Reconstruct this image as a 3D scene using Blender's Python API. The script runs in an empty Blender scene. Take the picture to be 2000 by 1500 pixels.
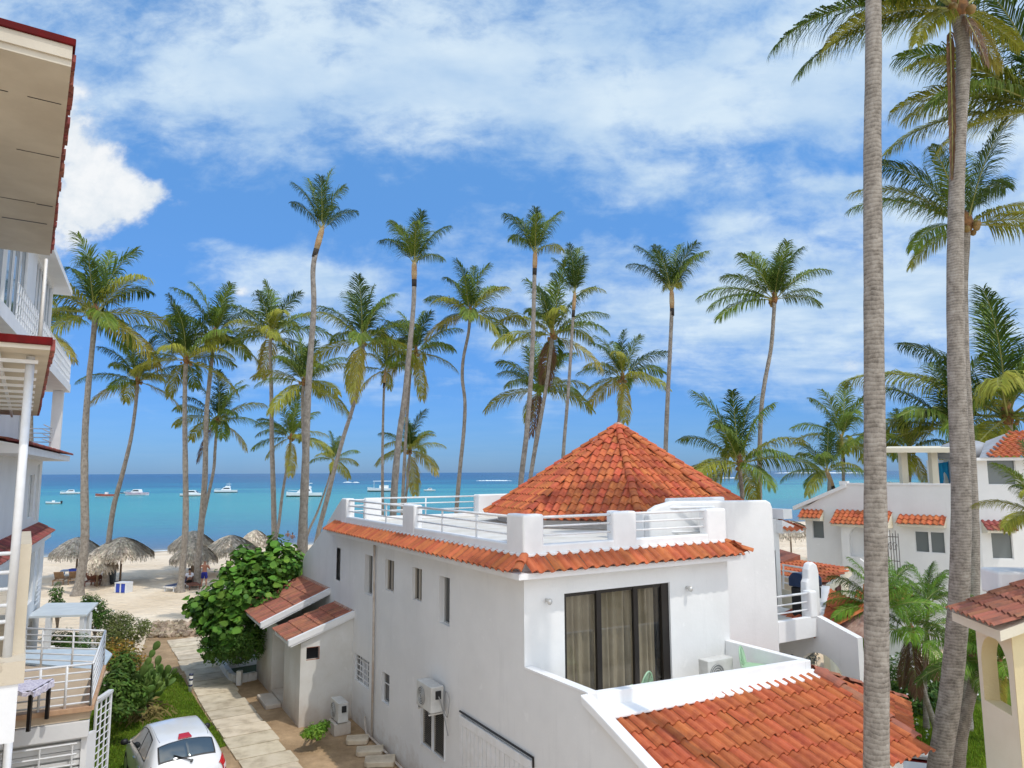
import bpy, math, random
import numpy as np
from mathutils import Vector, Matrix
sc = bpy.context.scene
COL = sc.collection
R = math.radians
# ---------------------------------------------------------------- camera
FPX = 1400.0; HC = 7.5; PITCH = math.atan(172.5/FPX); ROLL = R(0.26)
cam = bpy.data.cameras.new("camera"); co = bpy.data.objects.new("camera", cam); COL.objects.link(co)
cam.sensor_width = 36.0; cam.sensor_fit = 'HORIZONTAL'; cam.lens = 36.0*FPX/2000.0
cam.clip_start = 0.1; cam.clip_end = 60000
co.matrix_world = Matrix.Translation((0, 0, HC)) @ Matrix.Rotation(R(90)+PITCH, 4, 'X') @ Matrix.Rotation(-ROLL, 4, 'Z')
sc.camera = co
sc.render.resolution_x = 1024; sc.render.resolution_y = 768
# ---------------------------------------------------------------- world and sun
SUN = Vector((0.786*math.cos(R(63)), -0.618*math.cos(R(63)), math.sin(R(63))))
w = bpy.data.worlds.new("World"); sc.world = w; w.use_nodes = True
wt = w.node_tree; wn = wt.nodes; wl = wt.links; wn.clear()
def N(t, nodes, **kw):
    n = nodes.new(t)
    for k, v in kw.items(): setattr(n, k, v)
    return n
def wmath(op, a, b=None, clamp=False):
    n = N('ShaderNodeMath', wn, operation=op); n.use_clamp = clamp
    for i, x in enumerate((a, b)):
        if x is None: continue
        if isinstance(x, (int, float)): n.inputs[i].default_value = x
        else: wl.new(x, n.inputs[i])
    return n.outputs[0]
def wramp(v, lo, hi):
    n = N('ShaderNodeMapRange', wn, interpolation_type='SMOOTHSTEP'); wl.new(v, n.inputs[0])
    n.inputs[1].default_value = lo; n.inputs[2].default_value = hi
    return n.outputs[0]
out = N('ShaderNodeOutputWorld', wn); bg = N('ShaderNodeBackground', wn); wl.new(bg.outputs[0], out.inputs[0])
sky = N('ShaderNodeTexSky', wn, sky_type='NISHITA'); sky.sun_disc = False
sky.sun_elevation = R(63); sky.sun_rotation = math.atan2(SUN.x, SUN.y); sky.altitude = 0; sky.air_density = 1.0; sky.dust_density = 0.3; sky.ozone_density = 3.0
bg.inputs[1].default_value = 0.12
tc = N('ShaderNodeTexCoord', wn); sep = N('ShaderNodeSeparateXYZ', wn); wl.new(tc.outputs['Generated'], sep.inputs[0])
dx, dy, dz = sep.outputs
# clouds lie on a high flat layer: project the view direction on it
dzc = wmath('MAXIMUM', dz, 0.02)
den = wmath('ADD', dzc, 0.10)
cu = wmath('DIVIDE', dx, den); cv = wmath('DIVIDE', dy, den)
cmb = N('ShaderNodeCombineXYZ', wn); wl.new(cu, cmb.inputs[0]); wl.new(cv, cmb.inputs[1])
def wnoise(scale, detail, rough, off=(0, 0, 0), sc3=(1, 1, 1), dist=0.0, src=None):
    mp = N('ShaderNodeMapping', wn); wl.new(src or cmb.outputs[0], mp.inputs[0])
    mp.inputs['Location'].default_value = off; mp.inputs['Scale'].default_value = sc3
    n = N('ShaderNodeTexNoise', wn); wl.new(mp.outputs[0], n.inputs[0])
    n.inputs['Scale'].default_value = scale; n.inputs['Detail'].default_value = detail; n.inputs['Roughness'].default_value = rough
    n.inputs['Distortion'].default_value = dist
    return n.outputs[0]
SKYPARTS = True
# azimuth (tan) and elevation (tan) of a direction, for the big cloud banks
az = wmath('DIVIDE', dx, wmath('MAXIMUM', dy, 0.05)); el = wmath('DIVIDE', dz, wmath('MAXIMUM', dy, 0.05))
def bank(ax, ay, rx, ry, rot=0.0):
    px = wmath('SUBTRACT', az, ax); py = wmath('SUBTRACT', el, ay)
    c, s = math.cos(rot), math.sin(rot)
    a = wmath('DIVIDE', wmath('ADD', wmath('MULTIPLY', px, c), wmath('MULTIPLY', py, s)), rx)
    b = wmath('DIVIDE', wmath('SUBTRACT', wmath('MULTIPLY', py, c), wmath('MULTIPLY', px, s)), ry)
    r2 = wmath('ADD', wmath('MULTIPLY', a, a), wmath('MULTIPLY', b, b))
    return wmath('POWER', 2.718, wmath('MULTIPLY', r2, -1.0))
def tan_at(px, py):
    a = (px-1000)/FPX; b = -(py-750)/FPX
    c, s = math.cos(ROLL), math.sin(ROLL); a, b = a*c+b*s, -a*s+b*c
    y = math.cos(PITCH)-b*math.sin(PITCH); z = math.sin(PITCH)+b*math.cos(PITCH)
    return a/y, z/y
el3 = N('ShaderNodeCombineXYZ', wn); wl.new(az, el3.inputs[0]); wl.new(el, el3.inputs[1])
big = wnoise(0.55, 4, 0.5, (3.1, 0.7, 0))
mid = wmath('ADD', wmath('MULTIPLY', wnoise(1.6, 8, 0.62, (0.3, 5.2, 0), (1, 1.3, 1), 0.15), 0.35), wmath('MULTIPLY', wnoise(4.2, 9, 0.6, (0.9, 3.1, 0), (1, 1.7, 1), 0.25, el3.outputs[0]), 0.65))
fine = wnoise(15.0, 8, 0.62, (2.2, 1.1, 0), (1, 1.5, 1), 0.3, el3.outputs[0])
bank_sum = None
for px, py, rx, ry, rot, wgt in (
        (900, 60, .95, .20, 0.0, .23), (450, 200, .34, .13, 0.0, .30), (1750, 60, .30, .26, 0.0, .26), (1200, 190, .42, .08, -0.12, .26),
        (1330, 350, .13, .03, .12, .30), (900, 480, .10, .035, .1, .2), (650, 560, .17, .035, -.15, .30), (420, 480, .06, .02, -.3, .2), (1390, 445, .07, .02, .1, .22),
        (1650, 560, .45, .10, 0, .20), (1640, 355, .05, .012, 0, .25), (1500, 270, .10, .02, .1, .16), (1950, 500, .2, .1, 0, .2), (1300, 690, .50, .10, 0, .17), (1900, 650, .2, .12, 0, .15),
        (500, 330, .40, .022, -.28, -.10), (560, 410, .25, .05, 0, -.30), (1620, 300, .24, .06, 0, -.26), (700, 320, .18, .04, -.1, -.22), (1200, 440, .16, .05, 0, -.26), (330, 430, .1, .05, 0, -.1), (1050, 300, .2, .03, -.1, -.05)):
    ax, ay = tan_at(px, py)
    t = wmath('MULTIPLY', bank(ax, ay, rx, ry, rot), wgt)
    bank_sum = t if bank_sum is None else wmath('ADD', bank_sum, t)
dens = wmath('ADD', wmath('MULTIPLY', wmath('SUBTRACT', big, 0.5), 0.35), wmath('ADD', wmath('MULTIPLY', wmath('SUBTRACT', mid, 0.5), 1.9), 0.5))
dens = wmath('ADD', dens, wmath('MULTIPLY', wmath('SUBTRACT', fine, 0.5), 0.66))
dens = wmath('ADD', dens, bank_sum)
thin = wmath('MULTIPLY', wmath('MULTIPLY', wramp(dens, 0.40, 0.98), 0.88), wramp(dz, 0.02, 0.17))
# lumpy bright cumulus low on the left and one puff on the right
cn = wnoise(11.0, 9, 0.6, (1.3, 2.2, 0), (1, 1.15, 1), 0.1, el3.outputs[0])
csum = None
for px, py, rx, ry, rot, wgt in ((170, 330, .075, .085, 0, .60), (120, 235, .03, .055, 0, .55), (250, 395, .062, .035, 0.1, .52), (310, 372, .018, .016, 0, .36), (90, 450, .12, .05, 0, .42), (1662, 705, .030, .026, 0, .34), (1625, 705, .010, .008, 0, .18), (475, 572, .016, .012, 0, .26)):
    ax, ay = tan_at(px, py)
    t = wmath('MULTIPLY', bank(ax, ay, rx, ry, rot), wgt)
    csum = t if csum is None else wmath('ADD', csum, t)
cum = wramp(wmath('ADD', csum, wmath('MULTIPLY', wmath('SUBTRACT', cn, 0.5), 1.9)), 0.16, 0.62)
cum = wmath('MULTIPLY', cum, wramp(csum, 0.06, 0.22))
# haze veil low down
veil = wmath('MULTIPLY', wmath('SUBTRACT', 1.0, wramp(dz, 0.0, 0.42)), 0.05)
hs = N('ShaderNodeHueSaturation', wn); wl.new(sky.outputs[0], hs.inputs['Color']); hs.inputs['Saturation'].default_value = 1.0; hs.inputs['Value'].default_value = 1.0
tint = N('ShaderNodeMix', wn, data_type='RGBA', blend_type='MULTIPLY'); tint.inputs[0].default_value = 1.0
wl.new(hs.outputs[0], tint.inputs[6])
cr = N('ShaderNodeValToRGB', wn); wl.new(dz, cr.inputs[0])
e = cr.color_ramp.elements; e[0].position = 0.0; e[0].color = (0.27, 0.51, 1.08, 1); e[1].position = 0.5; e[1].color = (1.05, 1.60, 1.85, 1)
q = e.new(0.12); q.color = (0.32, 0.64, 1.14, 1)
wl.new(cr.outputs[0], tint.inputs[7])
cshade = wnoise(2.6, 5, 0.55, (7.0, 1.0, 0), (1, 1.2, 1), 0.1)
crc = N('ShaderNodeValToRGB', wn); wl.new(cshade, crc.inputs[0])
e = crc.color_ramp.elements; e[0].position = 0.36; e[0].color = (4.0, 5.5, 7.3, 1); e[1].position = 0.62; e[1].color = (6.2, 7.3, 8.1, 1)
m1 = N('ShaderNodeMix', wn, data_type='RGBA'); wl.new(wmath('MAXIMUM', thin, veil), m1.inputs[0]); wl.new(tint.outputs[2], m1.inputs[6]); wl.new(crc.outputs[0], m1.inputs[7])
m2 = N('ShaderNodeMix', wn, data_type='RGBA'); wl.new(cum, m2.inputs[0]); wl.new(m1.outputs[2], m2.inputs[6])
crd = N('ShaderNodeValToRGB', wn); wl.new(cn, crd.inputs[0])
e = crd.color_ramp.elements; e[0].position = 0.35; e[0].color = (5.6, 6.3, 7.0, 1); e[1].position = 0.6; e[1].color = (7.6, 7.8, 8.0, 1)
wl.new(crd.outputs[0], m2.inputs[7])
# added bright cloud glow behind the camera, unseen, as fill light for the shaded walls
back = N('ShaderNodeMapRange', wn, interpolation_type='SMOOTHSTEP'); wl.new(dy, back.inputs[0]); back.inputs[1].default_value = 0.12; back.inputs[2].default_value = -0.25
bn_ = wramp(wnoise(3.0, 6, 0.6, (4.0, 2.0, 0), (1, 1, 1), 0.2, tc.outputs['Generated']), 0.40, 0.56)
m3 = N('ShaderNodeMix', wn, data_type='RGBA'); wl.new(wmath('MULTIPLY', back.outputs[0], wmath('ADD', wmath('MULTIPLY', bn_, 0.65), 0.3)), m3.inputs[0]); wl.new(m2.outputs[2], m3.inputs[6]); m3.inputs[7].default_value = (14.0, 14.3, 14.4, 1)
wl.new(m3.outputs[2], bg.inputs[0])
sl = bpy.data.lights.new("sun", 'SUN'); sl.energy = 2.05; sl.angle = R(0.55); sl.color = (1.0, 0.955, 0.89)
so = bpy.data.objects.new("sun", sl); COL.objects.link(so); so.rotation_euler = SUN.to_track_quat('Z', 'Y').to_euler()
sc.view_settings.view_transform = 'Standard'; sc.view_settings.look = 'None'; sc.view_settings.exposure = 0.0; sc.view_settings.gamma = 1.0
sc.cycles.max_bounces = 6; sc.cycles.transparent_max_bounces = 6
rng = random.Random(7)
# ---------------------------------------------------------------- helpers
_cp, _sp = math.cos(PITCH), math.sin(PITCH)
def ray(px, py):
    a = (px-1000)/FPX; b = -(py-750)/FPX
    c, s = math.cos(ROLL), math.sin(ROLL); a, b = a*c+b*s, -a*s+b*c
    return Vector((a, _cp-b*_sp, _sp+b*_cp))
def gz(px, py, z=0.0):                       # the point at height z seen at a place in the photograph
    r = ray(px, py); t = (z-HC)/r.z; return Vector((r.x*t, r.y*t, z))
def at(px, py, Y):                           # the point at distance Y
    r = ray(px, py); t = Y/r.y; return Vector((r.x*t, Y, HC+r.z*t))
MATS = {}
def srgb(r, g, b): return tuple(((c/255)/12.92 if c/255 < .04045 else ((c/255+.055)/1.055)**2.4) for c in (r, g, b))
def mat(name, col, rough=0.6, metal=0.0, spec=0.5, var=None, vscale=3.0, bump=0.0, bscale=20.0, island=0.0, col3=None, detail=5, trans=0.0, coat=0.0, bdist=0.02, vlo=0.38, vhi=0.64, stretch=None, brough=0.6):
    m = bpy.data.materials.new(name); m.use_nodes = True; nt = m.node_tree; b = nt.nodes['Principled BSDF']
    b.inputs['Base Color'].default_value = (*col, 1); b.inputs['Roughness'].default_value = rough; b.inputs['Metallic'].default_value = metal
    b.inputs['Specular IOR Level'].default_value = spec; b.inputs['Coat Weight'].default_value = coat
    tcn = nt.nodes.new('ShaderNodeTexCoord'); src = tcn.outputs['Object']
    if stretch:
        mp = nt.nodes.new('ShaderNodeMapping'); nt.links.new(src, mp.inputs[0]); mp.inputs['Scale'].default_value = stretch; src = mp.outputs[0]
    c = None
    if var is not None:
        n = nt.nodes.new('ShaderNodeTexNoise'); nt.links.new(src, n.inputs[0]); n.inputs['Scale'].default_value = vscale; n.inputs['Detail'].default_value = detail; n.inputs['Roughness'].default_value = .6
        r = nt.nodes.new('ShaderNodeValToRGB'); nt.links.new(n.outputs[0], r.inputs[0]); e = r.color_ramp.elements
        e[0].position = vlo; e[0].color = (*var, 1); e[1].position = vhi; e[1].color = (*col, 1)
        if col3: q = e.new(min(vhi+.14, .95)); q.color = (*col3, 1)
        c = r.outputs[0]
    if island > 0:
        g = nt.nodes.new('ShaderNodeNewGeometry'); hsn = nt.nodes.new('ShaderNodeHueSaturation')
        mr = nt.nodes.new('ShaderNodeMapRange'); nt.links.new(g.outputs['Random Per Island'], mr.inputs[0]); mr.inputs[3].default_value = 1-island; mr.inputs[4].default_value = 1+island
        nt.links.new(mr.outputs[0], hsn.inputs['Value'])
        m2_ = nt.nodes.new('ShaderNodeMath'); m2_.operation = 'MULTIPLY_ADD'; 
        fr = nt.nodes.new('ShaderNodeMath'); fr.operation = 'FRACT'; mu = nt.nodes.new('ShaderNodeMath'); mu.operation = 'MULTIPLY'; mu.inputs[1].default_value = 7.31
        nt.links.new(g.outputs['Random Per Island'], mu.inputs[0]); nt.links.new(mu.outputs[0], fr.inputs[0]); nt.links.new(fr.outputs[0], m2_.inputs[0]); m2_.inputs[1].default_value = 0.05*island*2; m2_.inputs[2].default_value = 0.5-0.05*island
        nt.links.new(m2_.outputs[0], hsn.inputs['Hue'])
        if c: nt.links.new(c, hsn.inputs['Color'])
        else: hsn.inputs['Color'].default_value = (*col, 1)
        c = hsn.outputs[0]
    if c: nt.links.new(c, b.inputs['Base Color'])
    if bump > 0:
        n = nt.nodes.new('ShaderNodeTexNoise'); nt.links.new(src, n.inputs[0]); n.inputs['Scale'].default_value = bscale; n.inputs['Detail'].default_value = 6; n.inputs['Roughness'].default_value = brough
        bp = nt.nodes.new('ShaderNodeBump'); nt.links.new(n.outputs[0], bp.inputs['Height']); bp.inputs['Strength'].default_value = bump; bp.inputs['Distance'].default_value = bdist
        nt.links.new(bp.outputs[0], b.inputs['Normal'])
    if trans > 0:                                # thin leaf: part of the light goes through
        tr = nt.nodes.new('ShaderNodeBsdfTranslucent'); mx = nt.nodes.new('ShaderNodeMixShader'); mx.inputs[0].default_value = trans
        hv = nt.nodes.new('ShaderNodeHueSaturation'); hv.inputs['Value'].default_value = 1.5; hv.inputs['Hue'].default_value = .49
        if c: nt.links.new(c, hv.inputs['Color'])
        else: hv.inputs['Color'].default_value = (*col, 1)
        nt.links.new(hv.outputs[0], tr.inputs[0]); nt.links.new(b.outputs[0], mx.inputs[1]); nt.links.new(tr.outputs[0], mx.inputs[2])
        nt.links.new(mx.outputs[0], nt.nodes['Material Output'].inputs[0])
    MATS[name] = m
    return m
class MB:
    def __init__(s): s.v = []; s.f = []; s.mi = []; s.cur = 0
    def add(s, vs, fs):
        o = len(s.v); s.v += [tuple(p) for p in vs]; s.f += [tuple(i+o for i in f) for f in fs]; s.mi += [s.cur]*len(fs)
    def quad(s, a, b, c, d): s.add([a, b, c, d], [(0, 1, 2, 3)])
    def box(s, lo, hi, M=None):
        x0, y0, z0 = lo; x1, y1, z1 = hi
        vs = [Vector(p) for p in ((x0, y0, z0), (x1, y0, z0), (x1, y1, z0), (x0, y1, z0), (x0, y0, z1), (x1, y0, z1), (x1, y1, z1), (x0, y1, z1))]
        if M is not None: vs = [M @ p for p in vs]
        s.add(vs, [(0, 3, 2, 1), (4, 5, 6, 7), (0, 1, 5, 4), (1, 2, 6, 5), (2, 3, 7, 6), (3, 0, 4, 7)])
    def cbox(s, c, size, rz=0.0, M=None):
        m = Matrix.Translation(c) @ Matrix.Rotation(rz, 4, 'Z'); m = M @ m if M is not None else m
        h = [q/2 for q in size]; s.box((-h[0], -h[1], -h[2]), h, m)
    def bar(s, a, b, w_, h_=None, up=(0, 0, 1)):
        a = Vector(a); b = Vector(b); h_ = h_ or w_; d = (b-a); L = d.length
        if L < 1e-6: return
        d /= L; u = Vector(up)
        if abs(d.dot(u)) > .98: u = Vector((1, 0, 0))
        x = d.cross(u).normalized(); y = x.cross(d).normalized()
        M = Matrix((( *x, ), ( *d, ), ( *y, ))).transposed().to_4x4(); M.translation = a
        s.box((-w_/2, 0, -h_/2), (w_/2, L, h_/2), M)
    def tube(s, pts, rad, n=8, caps=True):
        pts = [Vector(p) for p in pts]; k = len(pts)
        rad = rad if isinstance(rad, (list, tuple)) else [rad]*k
        o = len(s.v); ref = None
        for i, p in enumerate(pts):
            t = (pts[min(i+1, k-1)]-pts[max(i-1, 0)]).normalized()
            if ref is None: ref = Vector((1, 0, 0)) if abs(t.x) < .9 else Vector((0, 1, 0))
            x = (ref-t*ref.dot(t)).normalized(); y = t.cross(x); ref = x
            for j in range(n):
                a = 2*math.pi*j/n; s.v.append(tuple(p+(x*math.cos(a)+y*math.sin(a))*rad[i]))
        for i in range(k-1):
            for j in range(n):
                s.f.append((o+i*n+j, o+i*n+(j+1) % n, o+(i+1)*n+(j+1) % n, o+(i+1)*n+j)); s.mi.append(s.cur)
        if caps:
            s.f.append(tuple(o+j for j in reversed(range(n)))); s.mi.append(s.cur)
            s.f.append(tuple(o+(k-1)*n+j for j in range(n))); s.mi.append(s.cur)
    def lathe(s, prof, c=(0, 0, 0), n=16, M=None):
        o = len(s.v)
        for r_, z_ in prof:
            for j in range(n):
                a = 2*math.pi*j/n; p = Vector((c[0]+r_*math.cos(a), c[1]+r_*math.sin(a), c[2]+z_)); s.v.append(tuple(M @ p if M is not None else p))
        for i in range(len(prof)-1):
            for j in range(n):
                s.f.append((o+i*n+j, o+i*n+(j+1) % n, o+(i+1)*n+(j+1) % n, o+(i+1)*n+j)); s.mi.append(s.cur)
        s.f.append(tuple(o+j for j in reversed(range(n)))); s.mi.append(s.cur)
        s.f.append(tuple(o+(len(prof)-1)*n+j for j in range(n))); s.mi.append(s.cur)
    def prism(s, poly, ext):
        ext = Vector(ext); poly = [Vector(p) for p in poly]; n = len(poly)
        s.add(poly+[p+ext for p in poly], [tuple(range(n))[::-1], tuple(range(n, 2*n))]+[(i, (i+1) % n, (i+1) % n+n, i+n) for i in range(n)])
    def build(s, name, m=None, parent=None, smooth=False, bevel=0.0, seg=2, M=None, fixn=True):
        me = bpy.data.meshes.new(name); vs = s.v if M is None else [tuple(M @ Vector(p)) for p in s.v]
        me.from_pydata(vs, [], s.f)
        ms = m if isinstance(m, (list, tuple)) else [m]
        for x in ms: me.materials.append(MATS[x] if isinstance(x, str) else x)
        if len(ms) > 1: me.polygons.foreach_set('material_index', s.mi)
        if smooth: me.polygons.foreach_set('use_smooth', [True]*len(me.polygons))
        me.update()
        ob = bpy.data.objects.new(name, me); COL.objects.link(ob); ob.parent = parent
        if bevel > 0:
            import bmesh
            b_ = bmesh.new(); b_.from_mesh(me); bmesh.ops.recalc_face_normals(b_, faces=b_.faces); b_.to_mesh(me); b_.free()
            md = ob.modifiers.new('bevel', 'BEVEL'); md.width = bevel; md.segments = seg; md.limit_method = 'ANGLE'; md.angle_limit = R(40); md.harden_normals = False
        return ob
def thing(name, label, cat, loc=(0, 0, 0), rz=0.0, group=None):
    o = bpy.data.objects.new(name, None); COL.objects.link(o); o.location = loc; o.rotation_euler = (0, 0, rz); o.empty_display_size = .2
    return tag(o, label, cat, group)
def tag(o, label, cat, group=None):
    o['label'] = label; o['category'] = cat
    if group: o['group'] = group
    return o
def kids(o): return [c for c in bpy.data.objects if c.parent == o]
def dup(o, loc, rz=0.0, label=None, group=None, scale=None):
    c = o.copy(); COL.objects.link(c); c.location = loc; c.rotation_euler = (0, 0, rz)
    if label: c['label'] = label
    if group: c['group'] = group; o['group'] = group
    if scale: c.scale = scale
    for ch in kids(o):
        d = ch.copy(); COL.objects.link(d); d.parent = c
        for g in kids(ch):
            h = g.copy(); COL.objects.link(h); h.parent = d
    return c
def inv(M): return M.inverted()
def frame(o): return Matrix.Translation(o.location) @ Matrix.Rotation(o.rotation_euler[2], 4, 'Z')
# wall panel with rectangular openings: plane through p0, x along a, z up; outward normal n; reveals go inwards
def panel(mb, p0, a, n, x0, x1, z0, z1, holes=(), depth=0.15):
    p0 = Vector(p0); a = Vector(a).normalized(); n = Vector(n).normalized(); Z = Vector((0, 0, 1))
    P = lambda x, z, d=0: p0+a*x+Z*z-n*d
    flip = a.cross(Z).dot(n) < 0
    def q(*pts): mb.quad(*(pts[::-1] if flip else pts))
    xs = sorted({x0, x1, *[h[0] for h in holes], *[h[1] for h in holes]}); zs = sorted({z0, z1, *[h[2] for h in holes], *[h[3] for h in holes]})
    for i in range(len(xs)-1):
        for j in range(len(zs)-1):
            cx, cz = (xs[i]+xs[i+1])/2, (zs[j]+zs[j+1])/2
            if any(h[0] < cx < h[1] and h[2] < cz < h[3] for h in holes): continue
            q(P(xs[i], zs[j]), P(xs[i+1], zs[j]), P(xs[i+1], zs[j+1]), P(xs[i], zs[j+1]))
    for h in holes:
        d = depth if len(h) < 5 else h[4]; A, B, C, D = h[:4]
        q(P(A, C), P(A, C, d), P(A, D, d), P(A, D))[0:0] if False else q(P(A, C), P(A, D), P(A, D, d), P(A, C, d))
        q(P(B, C), P(B, C, d), P(B, D, d), P(B, D)); q(P(A, C), P(A, C, d), P(B, C, d), P(B, C)); q(P(A, D), P(B, D), P(B, D, d), P(A, D, d))
# barrel clay tiles on a flat slope: polygon given in (x along eave, y up the slope)
def tiles(mb, p0, a, s, poly, pitch=.25, row=.36, amp=.055, lift=.035, seed=1, jit=.006):
    r_ = random.Random(seed); p0 = Vector(p0); a = Vector(a).normalized(); s = Vector(s).normalized(); n = a.cross(s).normalized()
    if n.z < 0: n = -n
    def inside(x, y):
        c = False; k = len(poly)
        for i in range(k):
            x1, y1 = poly[i]; x2, y2 = poly[(i+1) % k]
            if (y1 > y) != (y2 > y) and x < (x2-x1)*(y-y1)/(y2-y1)+x1: c = not c
        return c
    X0, X1 = min(p[0] for p in poly), max(p[0] for p in poly); Y0, Y1 = min(p[1] for p in poly), max(p[1] for p in poly)
    K = 9; ncol = max(1, round((X1-X0)/pitch)); pw = (X1-X0)/ncol; nrow = max(1, round((Y1-Y0)/row)); rw = (Y1-Y0)/nrow
    prof = []
    for k in range(K):
        t = k/(K-1)
        if t <= .62: h = amp*math.sin(math.pi*t/.62)**.8 if 0 < t < .62 else 0.0
        else: h = -amp*.35*math.sin(math.pi*(t-.62)/.38)
        prof.append((t, h))
    for i in range(ncol):
        for j in range(nrow):
            xc, yc = X0+(i+.5)*pw, Y0+(j+.5)*rw
            if not inside(xc, yc): continue
            dx_, dl, sk = r_.uniform(-jit, jit), r_.uniform(-jit, jit)*.8, r_.uniform(-jit, jit)
            o = len(mb.v); y0, y1 = Y0+j*rw-.03, Y0+(j+1)*rw+.03
            for (y, lf, th) in ((y0, lift+dl, -.022), (y0, lift+dl, 0), (y1, .0, 0)):
                for t, h in prof:
                    tap = .94 if y == y1 else 1.0
                    xx = X0+i*pw+pw*(.5+(t-.5)*tap*1.02)+dx_+(sk if y == y1 else 0)
                    mb.v.append(tuple(p0+a*xx+s*y+n*(h*tap+lf+th)))
            for rr in (0, 1):
                for k in range(K-1):
                    b = o+rr*K+k; mb.f.append((b, b+1, b+1+K, b+K)); mb.mi.append(mb.cur)
def ridge(mb, a, b, r_=.11, L=.38, up=(0, 0, 1), seed=3):          # a run of half round cover tiles, overlapping, from low a to high b
    a = Vector(a); b = Vector(b); d = (b-a); T = d.length; d /= T; u = Vector(up); x = d.cross(u).normalized(); y = x.cross(d).normalized(); k = max(1, round(T/L)); q = random.Random(seed)
    for i in range(k):
        o = len(mb.v); c0 = a+d*(T*i/k-.04); c1 = a+d*(T*(i+1)/k+.04); j = q.uniform(-.008, .008)
        for c, rr, lf in ((c0, r_-.02, .03), (c0, r_, .03), (c1, r_*.86, 0)):
            for m_ in range(9):
                an = math.pi*m_/8; mb.v.append(tuple(c+x*(math.cos(an)*rr+j)+y*(math.sin(an)*rr*.8+lf-.02)))
        for rr in (0, 1):
            for m_ in range(8):
                e_ = o+rr*9+m_; mb.f.append((e_, e_+1, e_+10, e_+9)); mb.mi.append(mb.cur)
# ---------------------------------------------------------------- materials
def stuccof(c0, c1, grime=(.42, .33, .24), gz_=.55, gk=.8):
    def f(nt, b):
        L = nt.links; tcn = nt.nodes.new('ShaderNodeTexCoord')
        def nz(sc_, det, ro, st=(1, 1, 1)):
            mp = nt.nodes.new('ShaderNodeMapping'); L.new(tcn.outputs['Object'], mp.inputs[0]); mp.inputs['Scale'].default_value = st
            n = nt.nodes.new('ShaderNodeTexNoise'); L.new(mp.outputs[0], n.inputs[0]); n.inputs['Scale'].default_value = sc_; n.inputs['Detail'].default_value = det; n.inputs['Roughness'].default_value = ro; return n.outputs[0]
        def mr(v, a, b_): n = nt.nodes.new('ShaderNodeMapRange'); L.new(v, n.inputs[0]); n.inputs[1].default_value = a; n.inputs[2].default_value = b_; return n.outputs[0]
        def mx(fac, a, b_, k=1.0):
            n = nt.nodes.new('ShaderNodeMix'); n.data_type = 'RGBA'; m_ = nt.nodes.new('ShaderNodeMath'); m_.operation = 'MULTIPLY'; L.new(fac, m_.inputs[0]); m_.inputs[1].default_value = k; L.new(m_.outputs[0], n.inputs[0])
            for s_, v in ((6, a), (7, b_)):
                if isinstance(v, tuple): n.inputs[s_].default_value = (*v, 1)
                else: L.new(v, n.inputs[s_])
            return n.outputs[2]
        c = mx(mr(nz(.8, 6, .6), .35, .62), c0, c1)
        c = mx(mr(nz(2.2, 7, .7, (1, 1, .10)), .56, .76), c, tuple(x*.86 for x in c1), .55)                # rain streaks
        c = mx(mr(nz(3.5, 4, .5), .66, .72), c, tuple(min(.86, x*1.07) for x in c0), .5)                   # touched up patches
        sp = nt.nodes.new('ShaderNodeSeparateXYZ'); L.new(tcn.outputs['Object'], sp.inputs[0])
        ad = nt.nodes.new('ShaderNodeMath'); ad.operation = 'MULTIPLY_ADD'; L.new(nz(1.6, 7, .7), ad.inputs[0]); ad.inputs[1].default_value = 2.4; L.new(sp.outputs[2], ad.inputs[2])
        c = mx(mr(ad.outputs[0], 1.2+gz_, .75), c, grime, gk)
        L.new(c, b.inputs['Base Color']); b.inputs['Roughness'].default_value = .88; b.inputs['Specular IOR Level'].default_value = .15
        bp = nt.nodes.new('ShaderNodeBump'); L.new(nz(13, 6, .65), bp.inputs['Height']); bp.inputs['Strength'].default_value = .16; bp.inputs['Distance'].default_value = .02; L.new(bp.outputs[0], b.inputs['Normal'])
    m = bpy.data.materials.new('stucco'); m.use_nodes = True; f(m.node_tree, m.node_tree.nodes['Principled BSDF']); return m
MATS['stucco'] = stuccof((.80, .80, .79), (.745, .745, .735))
mat('stucco_trim', (.84, .84, .835), .8, spec=.2, var=(.79, .79, .785), vscale=2.0, bump=.15, bscale=16, bdist=.012)
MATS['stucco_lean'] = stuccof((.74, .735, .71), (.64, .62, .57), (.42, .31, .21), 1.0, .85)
mat('stucco_cream', (.74, .69, .56), .85, spec=.2, var=(.70, .64, .50), vscale=1.0, bump=.3, bscale=25)
mat('stucco_yellow', (.72, .62, .38), .85, spec=.2, var=(.66, .56, .34), vscale=1.5, bump=.3, bscale=25)
mat('beige_soffit', (.58, .525, .43), .8, spec=.2, var=(.50, .445, .36), vscale=1.1, bump=.1, bscale=15)
mat('beige_soffit_dark', (.70, .64, .53), .8, spec=.2, var=(.62, .56, .45), vscale=1.2, bump=.15, bscale=12)
mat('red_paint', (.17, .008, .008), .8, spec=.1, var=(.09, .010, .010), vscale=3, bump=.15, bscale=20)
mat('white_metal', (.80, .81, .82), .4, var=(.74, .74, .73), vscale=6)
mat('rust_metal', (.72, .70, .66), .5, var=(.45, .27, .16), vscale=7, vlo=.28, vhi=.40)
def tilemat(name, col, var, isl=.22):
    return mat(name, col, .72, spec=.3, var=var, vscale=4.5, bump=.5, bscale=45, island=isl, bdist=.006, vlo=.3, vhi=.56)
tilemat('clay_tile', (.49, .138, .050), (.35, .085, .038), .15)
tilemat('clay_tile_cone', (.52, .138, .050), (.35, .080, .038), .22)
tilemat('clay_tile_old', (.36, .135, .080), (.22, .10, .07), .18)
tilemat('clay_tile_dark', (.30, .085, .065), (.15, .055, .045), .3)
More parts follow.
